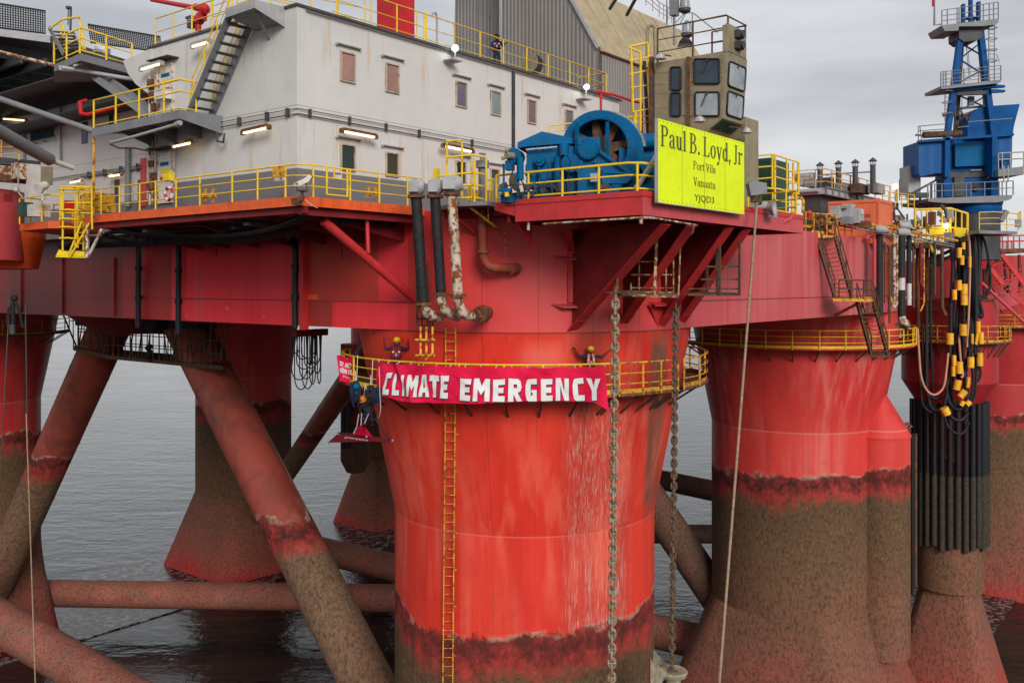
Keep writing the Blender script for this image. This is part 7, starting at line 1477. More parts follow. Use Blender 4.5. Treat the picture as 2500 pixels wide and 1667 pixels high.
# ------------------------------------------------------------------ blue crane
dc = 66
t = thing('pedestal_crane', 'tall blue pedestal crane with a slewing house and grey walkways', 'crane', Pd(2380, 560, dc))
ROOTC = t
z3_ = lambda x, y: (2200 + x / 5.227, y / 5.227); z4_ = lambda x, y: (2200 + x / 5.227, 280 + y / 5.227)
def leg(nm, p, q, w, d, mat=BLUEC, dd=None): obj(nm, M().bar(Pd(*p, d), Pd(*q, dd or d), w * d / F, .35, up=Y1), mat, t)
leg('a_frame_leg', z3_(765, 400), z4_(585, 290), 13, dc); leg('a_frame_leg', z3_(1010, 400), z4_(1175, 290), 13, dc); leg('rear_leg', z3_(775, 480), z4_(690, 300), 8, dc + 1.6, DGREY); leg('rear_leg', z3_(1000, 500), z3_(1080, 1350), 7, dc + 1.6, DGREY)
obj('leg', M(), BLUEC, t) if False else None
m = plate([z3_(x, y) for x, y in ((735, 290), (1045, 270), (1040, 470), (970, 520), (800, 535), (740, 490))], dc - .3, (0, 1.6, 0)); obj('head_block', m, DGREY, t)
m = plate([z3_(x, y) for x, y in ((520, 325), (1245, 240), (1245, 290), (1210, 315), (1060, 335), (740, 340), (730, 395), (560, 400), (530, 350))], dc - .8, (0, 2.2, 0)); obj('head_platform', m, GREY, t)
for x, y0 in ((790, 60), (885, -40), (985, 30)): leg('sheave_post', z3_(x, y0), z3_(x, 290), 6, dc)
m = M(); rods(m, [[z3_(520, 135), z3_(730, 105), z3_(1240, 30)], [z3_(525, 205), z3_(1243, 110)], [z3_(525, 270), z3_(1243, 180)]], dc - .8, .028)
for x in (520, 590, 715, 740, 1050, 1125, 1180, 1240): rods(m, [[z3_(x, 135 - (x - 520) * .145), z3_(x, 320 - (x - 520) * .11)]], dc - .8, .04)
rods(m, [[z3_(425, 0), z3_(425, 325), z3_(520, 310)]], dc - .8, .05); obj('head_railing', m, GREY, t)
m = M(); m.box(Pd(*z3_(405, 40), dc - .8), .15, .1, .5); obj('red_flag_lamp', m, REDP, t)
m = plate([z3_(x, y) for x, y in ((508, 1100), (1272, 1018), (1272, 1050), (1240, 1065), (620, 1130), (515, 1138))], dc - .8, (0, 2.6, 0)); obj('middle_platform', m, GREY, t)
m = M(); rods(m, [[z3_(508, 920), z3_(1272, 838)], [z3_(508, 960), z3_(1272, 880)], [z3_(508, 1020), z3_(1272, 940)], [z3_(508, 1060), z3_(1272, 985)]], dc - .8, .025)
for x in (508, 540, 572, 650, 800, 990, 1120, 1190, 1272): rods(m, [[z3_(x, 920 - (x - 508) * .107), z3_(x, 1110 - (x - 508) * .107)]], dc - .8, .045)
obj('middle_railing', m, GREY, t)
leg('cross_beam', z3_(610, 1145), z3_(1200, 1095), 11, dc - .2); leg('cross_beam', z3_(700, 1200), z3_(1070, 1185), 9, dc, DGREY); leg('cross_beam', z3_(730, 1385), z3_(1080, 1360), 4, dc + 1, DGREY); leg('cross_beam', z3_(540, 1475), z3_(900, 1465), 5, dc + 1, DGREY)
for y in (1100, 1160): m = plate([z3_(1150, y - 20), z3_(1220, y - 20), z3_(1330, y - 10 + (0)), z3_(1330, y + 15), z3_(1220, y + 22), z3_(1150, y + 22)], dc - .4, (0, .3, 0)); obj('sheave_fork', m, BLUEC, t)
def cladder(x, y0, y1, w, zf, nm='caged_ladder'):
    m = M(); rods(m, [[zf(x - w, y0), zf(x - w, y1)], [zf(x + w, y0), zf(x + w, y1)]], dc, .035)
    y = y0
    while y < y1: rods(m, [[zf(x - w, y), zf(x + w, y)]], dc, .025, 5); y += 52
    y = y0 + 30
    while y < y1 - 100:
        c = Pd(*zf(x, y), dc - .35); m.path([c + Vector((math.cos(R(a)) * .36, math.sin(R(a)) * .32, 0)) for a in range(0, 360, 30)], .03, 5, closed=True); y += 140
    obj(nm, m, GREY, t)
cladder(1155, 330, 900, 36, z3_); cladder(590, 1140, 1560, 30, z3_)
m = M(); rods(m, [[z3_(825, 540), z3_(870, 1010)], [z3_(845, 540), z3_(885, 1010)], [z3_(1215, 690), z3_(1255, 800)], [z3_(775, 1150), z4_(775, 760)]], dc + .5, .02, 5); obj('hoist_wires', m, BLACK, t)
m = plate([z3_(870, 1230), z3_(935, 1230), z3_(940, 1340), z3_(868, 1340)], dc + .8, (0, .3, 0)); obj('hook_block', m, GREY, t)
m = plate([z4_(x, y) for x, y in ((850, 300), (850, 140), (870, 30), (930, -40), (1000, -85), (1080, -105), (1515, -135), (1440, 150), (1420, 300))], dc + .3, (0, 2.2, 0)); obj('winch_hood', m, BLUEC, t)
m = plate([z4_(x, y) for x, y in ((222, 345), (620, 300), (620, 745), (435, 750), (250, 790), (222, 750))], dc - .2, (0, 2.6, 0)); obj('left_house', m, BLUECOR, t)
m = plate([z4_(x, y) for x, y in ((1130, 280), (1420, 255), (1412, 710), (1130, 760))], dc - .2, (0, 2.6, 0)); obj('right_house', m, BLUECOR, t)
m = plate([z4_(x, y) for x, y in ((610, 300), (1140, 270), (1140, 770), (610, 800))], dc + .8, (0, 2.2, 0)); obj('recess', m, BLUEC, t)
m = plate([z4_(x, y) for x, y in ((690, 368), (1088, 345), (1085, 650), (690, 665))], dc + .4, (0, .3, 0)); pn = obj('front_panel', m, BLUE, t)
leg('top_beam', z4_(215, 345), z4_(1425, 258), 6, dc - .4)
for x in (580, 1180): leg('house_post', z4_(x, 290), z4_(x - 5, 800), 12, dc - .4)
m = plate([z4_(x, y) for x, y in ((600, 740), (1140, 720), (1140, 790), (600, 810))], dc + .5, (0, 2.0, 0)); obj('shadow_beam', m, DGREY, t)
m = plate([z4_(x, y) for x, y in ((890, 703), (1030, 698), (1030, 712), (890, 718))], dc + .3, (0, .1, 0)); obj('pale_plate', m, TAN, t)
for x, w in ((572, 75), (1180, 90)): leg('lower_leg', z4_(x, 800), z4_(x, 1045), w / 5.2, dc)
m = plate([z4_(x, y) for x, y in ((610, 800), (1130, 800), (1130, 1040), (610, 1060))], dc + .6, (0, 2, 0)); obj('lower_house', m, BLUEC, t)
m = plate([z4_(x, y) for x, y in ((680, 790), (810, 790), (810, 1040), (680, 1040))], dc + .4, (0, .2, 0)); obj('doorway', m, DGREY, t)
m = M(); c = Pd(*z4_(960, 915), dc + .4); m.tube(c, c + Y1 * .3, .33, 20); m.bar(Pd(*z4_(830, 925), dc + .3), Pd(*z4_(965, 915), dc + .3), .06, .08); obj('slew_motor', m, BLACK, t)
m = plate([z4_(x, y) for x, y in ((335, 1070), (1420, 1025), (1418, 1060), (1380, 1090), (1230, 1120), (590, 1130), (350, 1110))], dc - 1.2, (0, 4.5, 0)); obj('slewing_walkway', m, GREY, t)
m = M(); rods(m, [[z4_(335, 890), z4_(660, 880), z4_(1430, 845)], [z4_(340, 980), z4_(1430, 935)]], dc - 1.2, .03)
for x in (340, 430, 520, 660, 830, 890, 1065, 1250, 1290, 1345, 1430): rods(m, [[z4_(x, 890 - (x - 335) * .04), z4_(x, 1070 - (x - 335) * .04)]], dc - 1.2, .045)
obj('slewing_railing', m, GREY, t)
m = M(); q = Pd(2380, 500, dc + .8); m.lathe(Vector((q.x, q.y, q.z)), [(1.85, .2), (1.75, -.2), (1.78, -.35), (1.72, -.7)], 32); obj('slewing_ring', m, BLUEC, t)
m = M(); m.lathe(Vector((q.x, q.y, q.z)), [(1.66, -.7), (1.66, -4.0)], 32); obj('pedestal', m, DGREY, t)
m = M(); m.tube(Pd(2254, 330, dc), Pd(2347, 326, dc), .24, 12); m.bar(Pd(2235, 330, dc), Pd(2255, 332, dc), .1, .12); obj('boom_cylinder', m, GRATE, t)
m = M(); rods(m, [[z4_(218, 150), z4_(560, 120)], [z4_(218, 210), z4_(560, 185)], [z4_(218, 150), z4_(222, 345)], [z4_(240, 150), z4_(262, 330)], [z4_(850, 95), z4_(1425, 50)], [z4_(720, 165), z4_(860, 150)]], dc - .6, .035); obj('house_railing', m, GREY, t)
m = plate([z4_(x, y) for x, y in ((88, 655), (235, 640), (250, 830), (250, 1000), (95, 1010))], dc + 1, (0, 1.5, 0)); obj('control_cabin', m, GREYL, t)
m = plate([z4_(x, y) for x, y in ((1240, 700), (1568, 660), (1568, 765), (1240, 790))], dc - 1.0, (0, 2.5, 0)); obj('side_walkway', m, GREY, t)
m = M(); rods(m, [[z4_(1240, 495), z4_(1600, 475)], [z4_(1240, 575), z4_(1600, 560)], [z4_(1240, 500), z4_(1240, 700)], [z4_(1290, 500), z4_(1290, 700)], [z4_(1395, 490), z4_(1395, 690)], [z4_(1565, 475), z4_(1565, 670)], [z4_(1310, 650), z4_(1310, 860)], [z4_(1365, 650), z4_(1365, 860)]], dc - 1.0, .045); obj('side_railing', m, GREYL, t)
m = plate([z4_(1305, 545), z4_(1370, 545), z4_(1370, 640), z4_(1305, 640)], dc - .8, (0, .3, 0)); obj('blue_box', m, BLUE, t)
m = M(); rods(m, [[z4_(130, 1010), z4_(460, 830)], [z4_(90, 1020), z4_(95, 1180)], [z4_(240, 1010), z4_(245, 1170)], [z4_(385, 870), z4_(385, 1180)], [z4_(95, 1100), z4_(385, 1100)], [z4_(250, 1110), z4_(340, 1190)]], dc + .5, .08); m.bar(Pd(*z4_(90, 1030), dc + .4), Pd(*z4_(340, 1030), dc + .4), .5, .35); obj('lower_frame', m, DGREY, t)
t = thing('aerial_tower', 'thin distant lattice aerial left of the crane', 'aerial', Pd(2201, 480, 75))
m = M(); rods(m, [((2201, 415), (2201, 490)), ((2196, 438), (2196, 490)), ((2212, 438), (2212, 490)), ((2197, 419), (2205, 419)), ((2205, 415), (2205, 423))], 75, .035, 5)
for y in range(438, 490, 7): rods(m, [((2195, y), (2213, y))], 75, .025, 4)
obj('lattice', m, DGREY, t)
# right edge: platforms, stairs, pink pipe
railing('deck_railing', 'yellow railing at the foot of the crane pedestal by the right edge', [Pd(2391, 562, 60), Pd(2430, 561, 60), Pd(2483, 565, 60), Pd(2492, 556, 64)], YEL, h=1.15, gap=1.6, r=.035)
m = plate([(2391, 562), (2484, 565), (2484, 572), (2391, 570)], 60, (0, 3, 0)); single('pedestal_walkway', m, GREY, 'grey walkway round the foot of the crane pedestal', 'walkway')
m = M(); m.bar(Pd(2443, 540, 60), Pd(2457, 515, 60), .35, .3); single('raised_hatch', m, GREY, 'grey tilted hatch cover beside the crane pedestal', 'hatch')
m = M(); m.box(Pd(2486, 545, 60.5), .35, .35, .5); single('life_raft_drum', m, GREYL, 'grey drum on the railing at the right edge', 'drum')
t = thing('red_end_platform', 'brown and red platform with a dark red railing at the right edge', 'platform', Pd(2450, 615, 66))
m = plate([(2405, 608), (2520, 606), (2520, 616), (2405, 617)], 66, (0, 4, 0)); obj('floor', m, RUSTM, t)
m = M(); rods(m, [((2405, 578), (2520, 574)), ((2405, 590), (2520, 588))], 66, .05)
for x in range(2405, 2520, 14): rods(m, [((x, 578), (x, 610))], 66, .045)
obj('railing', m, HDECK, t)
m = M(); 
for x in (2420, 2430, 2450, 2460, 2472): m.tube(Pd(x, 606, 67), Pd(x, 588, 67), .13, 8)
obj('white_bottles', m, WHITEP, t)
t = thing('red_stairs', 'dark red zigzag stairs at the right edge behind the hoses', 'stairs', Pd(2480, 740, 66))
m = M(); m.bar(Pd(2418, 655, 66), Pd(2450, 695, 66), .1, .3); m.bar(Pd(2445, 620, 66), Pd(2505, 700, 66), .12, .3); m.bar(Pd(2468, 715, 66), Pd(2510, 750, 66), .1, .3); rods(m, [((2450, 695), (2505, 660)), ((2470, 715), (2510, 700)), ((2420, 650), (2450, 640)), ((2440, 688), (2510, 675))], 66, .06); obj('stringers', m, HDECK, t)
m = M()
for k in range(16): x = 2425 + (k % 8) * 10; y = 645 + (k % 8) * 6 + (k // 8) * 45; m.bar(Pd(x, y, 66.2), Pd(x + 28, y - 14, 66.2), .12, .05)
obj('treads', m, HDECK, t)
m = M(); m.tube(Pd(2396, 690, 63), Pd(2520, 805, 63), .11, 10); single('pink_pipe', m, HROSE, 'straight pink pipe slanting down at the right edge', 'pipe')
m = M(); m.tube(Pd(2435, 633, 66), Pd(2450, 632, 67), .2, 12); single('pipe_stub', m, TAN, 'short tan pipe stub under the platform at the right edge', 'pipe')
m = plate([(2410, 720), (2470, 715), (2490, 740), (2450, 756), (2410, 755)], 68, (0, 2, 0)); single('hull_bracket', m, HROSE, 'faded red hull bracket behind the pink pipe', 'bracket')
for i, (x0, y0, x1, y1) in enumerate(((2420, 1405, 2500, 1384), (2430, 1395, 2498, 1372), (2460, 1500, 2520, 1475))): single('fallen_strut', M().tube(Pd(x0, y0, 92), Pd(x1, y1, 95), .28, 8), HBRACE, 'red strut reaching towards the water at the right edge, %s of three' % ('lower', 'upper', 'lowest')[i], 'strut')

for (x0, y0, x1, y1) in ((770, 560, 1010, 700), (1000, 560, 745, 760), (745, 760, 1060, 960), (1030, 900, 700, 1080), (690, 1200, 1100, 1380), (1080, 1230, 640, 1470)): obj('lattice_brace', M().bar(Pd(*z3_(x0, y0), dc + .9), Pd(*z3_(x1, y1), dc + .9), .09, .09), BLUEC, ROOTC)
for (x0, y0, x1, y1, w) in ((900, 210, 905, 300, .25), (800, 240, 980, 235, .2), (660, 1180, 690, 1500, .14), (820, 1500, 1120, 1490, .12), (760, 1420, 860, 1560, .1)): obj('deck_fitting', M().bar(Pd(*z3_(x0, y0), dc + .4), Pd(*z3_(x1, y1), dc + .4), w, w), GRATE, ROOTC)
random.seed(21)
t = thing('pipework', 'jumble of brown pipes and valves on the deck behind the yellow gantry', 'pipework', Pd(2250, 560, 58))
for k in range(34):
    x = random.uniform(2160, 2330); y = random.uniform(500, 590); d = random.uniform(58, 64); mt = random.choice((GRATE, RUSTM, GREY, YELR, PIPEW, DGREY, GREYL))
    m = M()
    if k % 3: m.path([Pd(x, y, d), Pd(x + random.choice((0, random.uniform(6, 22))), y + random.uniform(8, 34), d), Pd(x + random.uniform(0, 20), y + random.uniform(20, 40), d)], random.uniform(.05, .12), 6)
    else: m.box(Pd(x, y, d), random.uniform(.3, 1.0), .4, random.uniform(.3, .9))
    obj('pipe' if k % 3 else 'valve_block', m, mt, t)
t = thing('pipework', 'dark pipes and ladders on the shaded hull between hoses and right edge', 'pipework', Pd(2440, 800, 70))
for k in range(16):
    x = random.uniform(2400, 2500); y = random.uniform(620, 720); m = M(); m.tube(Pd(x, y, 69), Pd(x + random.choice((0, 0, random.uniform(-30, 30))), y + random.uniform(30, 90), 69), random.uniform(.05, .12), 6); obj('pipe', m, random.choice((GRATE, DKRED, RUSTM, BLACK)), t)
t = thing('pipework', 'dark pipes on the red hull behind the black and cream pipes', 'pipework', Pd(2180, 700, 57))
for k, px in enumerate((2126, 2142, 2170, 2178, 2230, 2248, 2256, 2282, 2300)): m = M(); y0 = 590 + (k * 13) % 30; m.path([Pd(px, y0, 57), Pd(px, y0 + 90 + (k * 37) % 60, 57), Pd(px + (k % 3 - 1) * 9, y0 + 110 + (k * 37) % 60, 57)], .05 + (k % 3) * .03, 6); obj('pipe', m, (GRATE, DKRED, YELR, DGREY)[k % 4], t)
railing('deck_railing', 'yellow railing on the deck left of the gantry behind the valve heads', [Pd(2170, 505, 62), Pd(2232, 512, 64)], YEL, h=1.0, gap=.8)
# ------------------------------------------------------------------ people
VESTM = paint('maroon_life_vest', (.20, .010, .022), .6, var=.2)
def skin_mesh(nodes, edges, lev=2):
    """nodes: name -> (Vector, radius). One continuous skinned surface, baked to a mesh."""
    names = list(nodes); idx = {n: i for i, n in enumerate(names)}
    me = bpy.data.meshes.new('s'); me.from_pydata([nodes[n][0] for n in names], [(idx[a], idx[b]) for a, b in edges], [])
    o = bpy.data.objects.new('s', me); SC.collection.objects.link(o)
    md = o.modifiers.new('k', 'SKIN'); md.use_smooth_shade = True; md.branch_smoothing = .6
    sv = me.skin_vertices[0].data
    for n in names: r = nodes[n][1]; sv[idx[n]].radius = (r, r) if not isinstance(r, tuple) else r
    sv[0].use_root = True
    sb = o.modifiers.new('b', 'SUBSURF'); sb.levels = lev; sb.render_levels = lev
    dg = bpy.context.evaluated_depsgraph_get(); dg.update(); r = bpy.data.meshes.new_from_object(o.evaluated_get(dg))
    bpy.data.objects.remove(o); return r
def mirror_hand(nodes, edges, side, wrist, dirv, spread, fist):
    d = dirv.normalized(); s = Vector(spread).normalized(); fwd = d.cross(s).normalized()
    palm = wrist + d * .07; nodes['palm' + side] = (palm, (.038, .024)); edges.append(('wrist' + side, 'palm' + side))
    for i, (off, ln) in enumerate(((-.030, .068), (-.010, .078), (.010, .072), (.028, .058))):
        b = palm + d * .03 + s * off; m1 = b + d * (ln * .5) + fwd * (.02 if fist else .004); tip = b + (d * (ln * (.35 if fist else 1.0)) + fwd * (.045 if fist else .012))
        for k, p, r in (('a', b, .0105), ('b', m1, .0095), ('c', tip, .0085)): nodes['f%d%s%s' % (i, k, side)] = (p, r)
        edges += [('palm' + side, 'f%da%s' % (i, side)), ('f%da%s' % (i, side), 'f%db%s' % (i, side)), ('f%db%s' % (i, side), 'f%dc%s' % (i, side))]
    tb = palm - s * .035 + d * .0; tt = tb - s * .03 + d * .035; nodes['ta' + side] = (tb, .0125); nodes['tb' + side] = (tt, .0105); edges += [('palm' + side, 'ta' + side), ('ta' + side, 'tb' + side)]
def person(label, foot, H, elbows, hands, lean=0.0, helmet=HELM, fist=True, vest=REDP, headtilt=(0, 0)):
    """foot = point between the feet (world). Faces the camera (-Y). elbows/hands: offsets from the neck in units of H, (x, y, z) for left-in-photo then right."""
    t = thing('person', label, 'person', foot, None)
    s = H / 1.75; n = {}; e = []
    P = lambda x, y, z: Vector((x, y, z)) * s
    n['pelvis'] = (P(0, 0, .95), .135 * s); n['waist'] = (P(0, 0, 1.10), .125 * s); n['chest'] = (P(0, -.01, 1.30), (.175 * s, .13 * s)); n['neck'] = (P(0, 0, 1.475), .058 * s); n['skull'] = (P(0, -.015, 1.60), .085 * s); n['crown'] = (P(0, -.01, 1.68), .07 * s)
    e += [('pelvis', 'waist'), ('waist', 'chest'), ('chest', 'neck'), ('neck', 'skull'), ('skull', 'crown')]
    for sd, sg, el, hd in (('L', -1, elbows[0], hands[0]), ('R', 1, elbows[1], hands[1])):
        n['sh' + sd] = (P(sg * .175, 0, 1.43), .068 * s); n['elb' + sd] = (P(el[0], el[1], el[2]), .06 * s); n['wrist' + sd] = (P(hd[0], hd[1], hd[2]), .042 * s)
        mid = (n['elb' + sd][0] + n['wrist' + sd][0]) / 2; n['fore' + sd] = (mid, .053 * s)
        e += [('chest', 'sh' + sd), ('sh' + sd, 'elb' + sd), ('elb' + sd, 'fore' + sd), ('fore' + sd, 'wrist' + sd)]
        dv = n['wrist' + sd][0] - n['elb' + sd][0]; mirror_hand(n, e, sd, n['wrist' + sd][0], dv, Vector((sg, 0, 0)), fist)
        n['hip' + sd] = (P(sg * .09, 0, .88), .092 * s); n['knee' + sd] = (P(sg * .11, -.02, .49), .062 * s); n['ank' + sd] = (P(sg * .12, .03, .09), .045 * s); n['toe' + sd] = (P(sg * .13, -.14, .04), .04 * s)
        e += [('pelvis', 'hip' + sd), ('hip' + sd, 'knee' + sd), ('knee' + sd, 'ank' + sd), ('ank' + sd, 'toe' + sd)]
    me = skin_mesh(n, e)
    for m_ in (SUITR, SUITN, SKIN, BLACK): me.materials.append(m_)
    for p in me.polygons:
        c = p.center; z = c.z / s; best = min(n, key=lambda k: (n[k][0] - c).length)
        if best in ('skull', 'crown'): mi = 2
        elif best[:4] == 'palm' or best[0] == 'f' and best[1].isdigit() or best[:2] in ('ta', 'tb'): mi = 3
        elif best[:3] in ('elb',) or (best[:2] == 'sh'): mi = 1
        elif best[:4] in ('fore', 'wris'): mi = 0
        elif best in ('pelvis',) or best[:3] in ('hip', 'kne', 'ank', 'toe'): mi = 1
        else: mi = 0
        p.material_index = mi; p.use_smooth = True
    me.name = 'body'; b = bpy.data.objects.new('body', me); SC.collection.objects.link(b); b.parent = t
    h = Vector(foot) + n['skull'][0]
    m = M(); m.ball(h + Vector((0, .0, .075 * s)), .125 * s, 16, 10, (1, 1.12, .85)); 
    m.v = [Vector((p.x, p.y, max(p.z, h.z + .035 * s))) for p in m.v]; m.lathe(h + Vector((0, -.01, .04 * s)), [(.125 * s, 0), (.142 * s, -.005), (.142 * s, .01), (.125 * s, .02)], 18, cap=False); obj('helmet', m, helmet, t)
    m = M(); m.path([h + Vector((-.105 * s, -.02, .05 * s)), h + Vector((-.075 * s, -.05 * s, -.07 * s)), h + Vector((0, -.075 * s, -.115 * s)), h + Vector((.075 * s, -.05 * s, -.07 * s)), h + Vector((.105 * s, -.02, .05 * s))], .011 * s, 5); m.path([h + Vector((math.cos(R(a)) * .128 * s, math.sin(R(a)) * .14 * s, .07 * s)) for a in range(0, 360, 30)], .008, 5, closed=True); obj('helmet_strap', m, BLACK, t)
    m = M()
    for sx_ in (-1, 1): m.ball(h + Vector((sx_ * .031 * s, -.093 * s, .005)), .012 * s, 8, 5)
    obj('eyes', m, BLACK, t)
    m = M(); m.ball(h + Vector((0, -.10 * s, -.022 * s)), .017 * s, 8, 6, (.8, 1, 1.4)); 
    for sx_ in (-1, 1): m.ball(h + Vector((sx_ * .088 * s, .0, -.01)), .02 * s, 8, 6, (.4, .8, 1.3))
    obj('nose_and_ears', m, SKIN, t)
    m = M(); m.box(h + Vector((0, -.088 * s, -.055 * s)), .045 * s, .012, .008, Vector((1, 0, 0)), Vector((0, 1, 0))); obj('mouth', m, DKRED, t)
    ch = Vector(foot) + n['chest'][0]; m = M()
    for sx_ in (-1, 1): m.path([ch + Vector((sx_ * .06, -.02, .17)) * s, ch + Vector((sx_ * .09, -.13, .10)) * s, ch + Vector((sx_ * .10, -.155, -.05)) * s, ch + Vector((sx_ * .10, -.15, -.2)) * s], .045 * s, 8)
    m.path([ch + Vector((math.cos(R(a)) * .165, math.sin(R(a)) * .145, -.18)) * s for a in range(0, 360, 30)], .03 * s, 6, closed=True); obj('life_vest', m, vest, t)
    m = M(); 
    for sx_ in (-1, 1): m.box(ch + Vector((sx_ * .10, -.20, -.02)) * s, .07 * s, .02, .05 * s, Vector((1, 0, 0)), Vector((0, 1, 0)))
    m.path([ch + Vector((.03 * math.cos(R(a)), -.19, -.12 + .05 * math.sin(R(a)))) * s for a in range(0, 360, 40)], .012, 5, closed=True); obj('harness_buckles', m, WHITEP, t)
    return t
def onring(px, r): p = Pc(px, 860, r); return Vector((p.x, p.y, ZC + zr))
f1 = onring(969, 7.25); f2 = onring(1442, 7.25)
person('person in a yellow helmet behind the left part of the banner, both fists raised', f1 + Z * .02, 1.92, ((-.37, -.03, 1.33), (.36, -.03, 1.34)), ((-.42, -.05, 1.63), (.41, -.05, 1.65)), vest=VESTM)
person('person in a yellow helmet behind the right end of the banner, arms spread wide', f2, 1.70, ((-.40, -.02, 1.38), (.40, -.02, 1.36)), ((-.55, -.04, 1.60), (.60, -.04, 1.53)), fist=False, vest=PINKH)
# dark clothed person on the house roof, looking over the railing
fr = Pb(1213, 150, 2.2); fr.z = ZC + rz
person('person in dark clothes and hood standing on the white roof behind the railing', fr, 1.78, ((-.24, -.02, 1.18), (.26, -.12, 1.18)), ((-.20, -.15, 1.02), (.34, -.32, 1.22)), helmet=BAGK, vest=BAGB)
# person hanging in a harness below the walkway, seen from behind and above
t = thing('person', 'person in an orange helmet and black clothes hanging in a harness below the walkway', 'person', Pd(898, 1030, 33.2))
dh = 33.2; n = {}; e = []
def N(k, px, py, r, dd=0): n[k] = (Pd(px, py, dh + dd) - Pd(898, 1030, dh), r)
N('pelvis', 900, 1012, .15); N('waist', 898, 1002, .15); N('chest', 895, 992, .17); N('neck', 889, 981, .07); N('head', 886, 975, .10)
N('shL', 884, 989, .075); N('elL', 878, 1000, .055); N('wrL', 881, 1010, .038); N('paL', 882, 1015, .035); N('shR', 905, 990, .075); N('elR', 911, 1000, .055); N('wrR', 906, 1009, .038); N('paR', 904, 1013, .035)
N('hiL', 894, 1018, .10); N('knL', 888, 1024, .08, -.35); N('anL', 891, 1034, .055, -.3); N('toL', 888, 1038, .045, -.45); N('hiR', 906, 1018, .10); N('knR', 908, 1026, .08, -.3); N('anR', 909, 1034, .055, -.1); N('toR', 909, 1038, .045, -.25)
e = [('pelvis', 'waist'), ('waist', 'chest'), ('chest', 'neck'), ('neck', 'head'), ('chest', 'shL'), ('shL', 'elL'), ('elL', 'wrL'), ('wrL', 'paL'), ('chest', 'shR'), ('shR', 'elR'), ('elR', 'wrR'), ('wrR', 'paR'), ('pelvis', 'hiL'), ('hiL', 'knL'), ('knL', 'anL'), ('anL', 'toL'), ('pelvis', 'hiR'), ('hiR', 'knR'), ('knR', 'anR'), ('anR', 'toR')]
for sd in 'LR':
    p0 = n['pa' + sd][0]
    for i in range(4): q = p0 + Vector(((i - 1.5) * .018, 0, -.05)); n['q%d%s' % (i, sd)] = (q, .010); n['w%d%s' % (i, sd)] = (q + Vector((0, .015, -.04)), .009); e += [('pa' + sd, 'q%d%s' % (i, sd)), ('q%d%s' % (i, sd), 'w%d%s' % (i, sd))]
    n['th' + sd] = (p0 + Vector((-.035, -.01, -.03)), .011); e.append(('pa' + sd, 'th' + sd))
me = skin_mesh(n, e); me.materials.append(BAGK); me.name = 'body'
for p in me.polygons: p.use_smooth = True
b = bpy.data.objects.new('body', me); SC.collection.objects.link(b); b.parent = t
h = Pd(886, 973, dh); m = M(); m.ball(h, .15, 16, 10, (1, 1.15, .8)); m.lathe(h - Z * .03, [(.15, 0), (.175, -.02), (.16, .02)], 18, ax=Vector((-.35, -.4, .85)), cap=False); obj('helmet', m, HELO, t)
m = M(); rods(m, [((889, 968), (890, 955), (892, 935)), ((895, 968), (895, 950), (892, 938))], dh, .015, 5); rods(m, [((892, 962), (888, 968), (892, 974), (896, 968), (892, 962))], dh - .1, .018, 5); obj('lifting_sling', m, WHITEP, t)
m = M(); m.path([Pd(898 + 13 * math.cos(R(a)), 1010 + 3 * math.sin(R(a)), dh - .17 * math.sin(R(a)) * 0 - .12) for a in range(0, 180, 20)], .025, 6); obj('harness', m, BAGB, t)
# kit bags
for px, py, w, h, mat, lab in ((868, 955, .36, .75, BAGB, 'blue and black bundle of climbing gear hanging from the left part of the walkway'), (905, 960, .30, .60, BAGK, 'black rope bag hanging next to the banner, left one'), (923, 962, .26, .56, BAGB, 'black and navy rope bag hanging next to the banner, right one')):
    t = thing('kit_bag', lab, 'bag', Pd(px, py + 22, 32.9)); c = Pd(px, py, 32.9)
    m = M(); m.path([c + Z * h * .5, c + Z * h * .3 + Vector((.02, 0, 0)), c, c - Z * h * .35, c - Z * h * .5], [w * .2, w * .42, w * .40, w * .46, w * .2], 10)
    for k in range(7): m.path([c + Vector((random.uniform(-w, w) * .45, -.05, h * random.uniform(.1, .5))), c + Vector((random.uniform(-w, w) * .6, -.1, h * random.uniform(-.3, .2))), c + Vector((random.uniform(-w, w) * .55, -.05, -h * random.uniform(.3, .75)))], [.04, .07, .025], 6)
    obj('sack', m, mat, t)
    m = M(); m.tube(c + Z * h * .5, c + Z * (h * .5 + .35), .02, 5); m.tube(c + Z * h * .5 + Vector((.04, 0, 0)), c + Z * (h * .5 + .9) + Vector((.06, .1, 0)), .015, 5); obj('strap', m, WHITEP if px != 923 else BLACK, t)
    if px == 868: m = M(); m.ball(Pd(870, 944, 32.75), .13, 10, 6); obj('blue_coil', m, BLUE, t); m = M(); m.box(Pd(870, 958, 32.6), .07, .05, .12); obj('green_strap', m, GREENP, t)
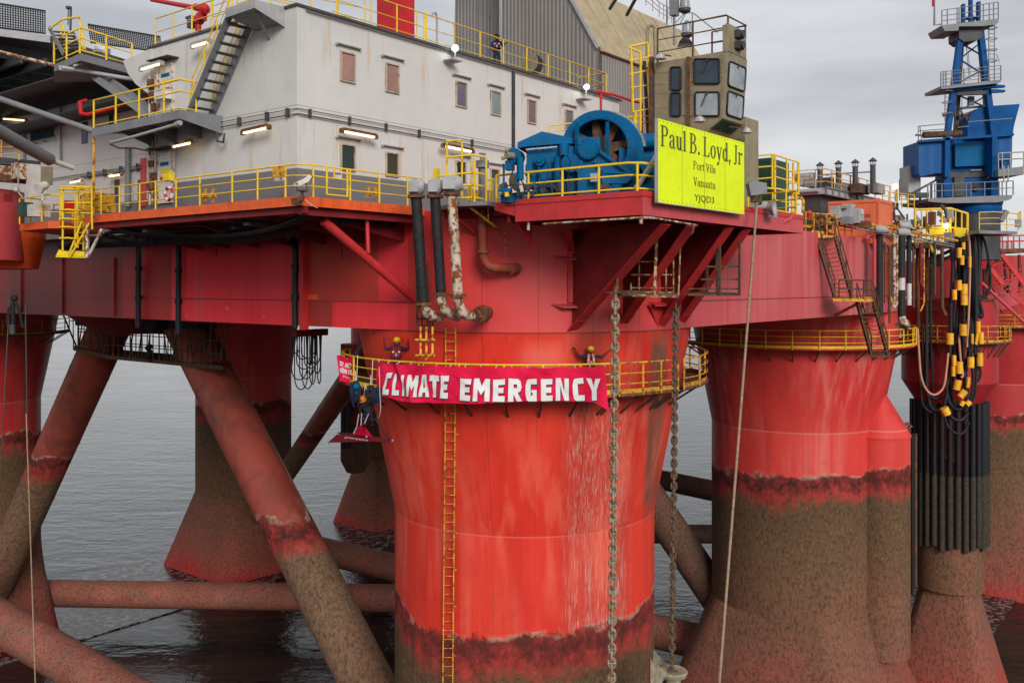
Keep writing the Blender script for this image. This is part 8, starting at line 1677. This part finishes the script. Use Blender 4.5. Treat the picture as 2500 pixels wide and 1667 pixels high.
# banner hanging below the climber: boom cloth with a red sail
t = thing('hanging_banner', 'maroon banner stretched flat on poles with a red triangle of cloth below the climber', 'banner', Pd(880, 1078, 33))
q = [Pd(802, 1080, 34.6), Pd(828, 1056, 35.2), Pd(865, 1059, 34.2), Pd(905, 1066, 33.2), Pd(958, 1074, 32.2), Pd(950, 1079, 32.0), Pd(900, 1077, 32.6), Pd(850, 1079, 33.4)]
m = M(); m.prism(q, Z * .02); obj('cloth', m, CLOTHD, t)
m = M(); m.path([Pd(826, 1056, 35.1), Pd(960, 1075, 32.1)], .03, 6); m.path([Pd(802, 1081, 34.6), Pd(828, 1056, 35.1)], .022, 6); obj('pole', m, BLACK, t)
m = M(); m.prism([Pd(884, 1028, 33.0), Pd(861, 1060, 33.9), Pd(889, 1064, 33.3)], Y1 * .02); m.prism([Pd(889, 1040, 33.2), Pd(890, 1064, 33.3), Pd(911, 1067, 33.0)], Y1 * .02); obj('sail', m, CLOTH, t)
m = M(); rods(m, [((876, 1011), (871, 1042), (863, 1058)), ((883, 1008), (881, 1038)), ((900, 1010), (888, 1038))], 32.8, .02, 5); m2 = rods(M(), [((915, 1022), (953, 1074))], 32.4, .022, 5); obj('black_line', m2, BLACK, t); m.ball(Pd(826, 1060, 34.9), .035, 6, 5); m.ball(Pd(958, 1075, 32.1), .04, 6, 5); m.ball(Pd(895, 1066, 32.8), .04, 6, 5); obj('lines', m, GREYL, t)
vs, fs = text_mesh('greenpeace', .0); vs = fit(vs, 0, 1, 0, 1); o_ = Pd(843, 1067, 33.9); o1 = Pd(900, 1075, 32.7)
m = M(); m.add([o_.lerp(o1, v.x) + Vector((0, .0, .07 * v.y)) + Vector((0, -.15, -.02)) for v in vs], fs); obj('lettering', m, LETW, t)
m = M(); m.path(smooth_path([Pd(926, 895, 32.0), Pd(927, 950, 32.0), Pd(929, 1000, 32.0), Pd(924, 1020, 32.2)]), .012, 5); single('loose_strap', m, WHITEP, 'pale loose strap hanging left of the banner edge', 'strap')
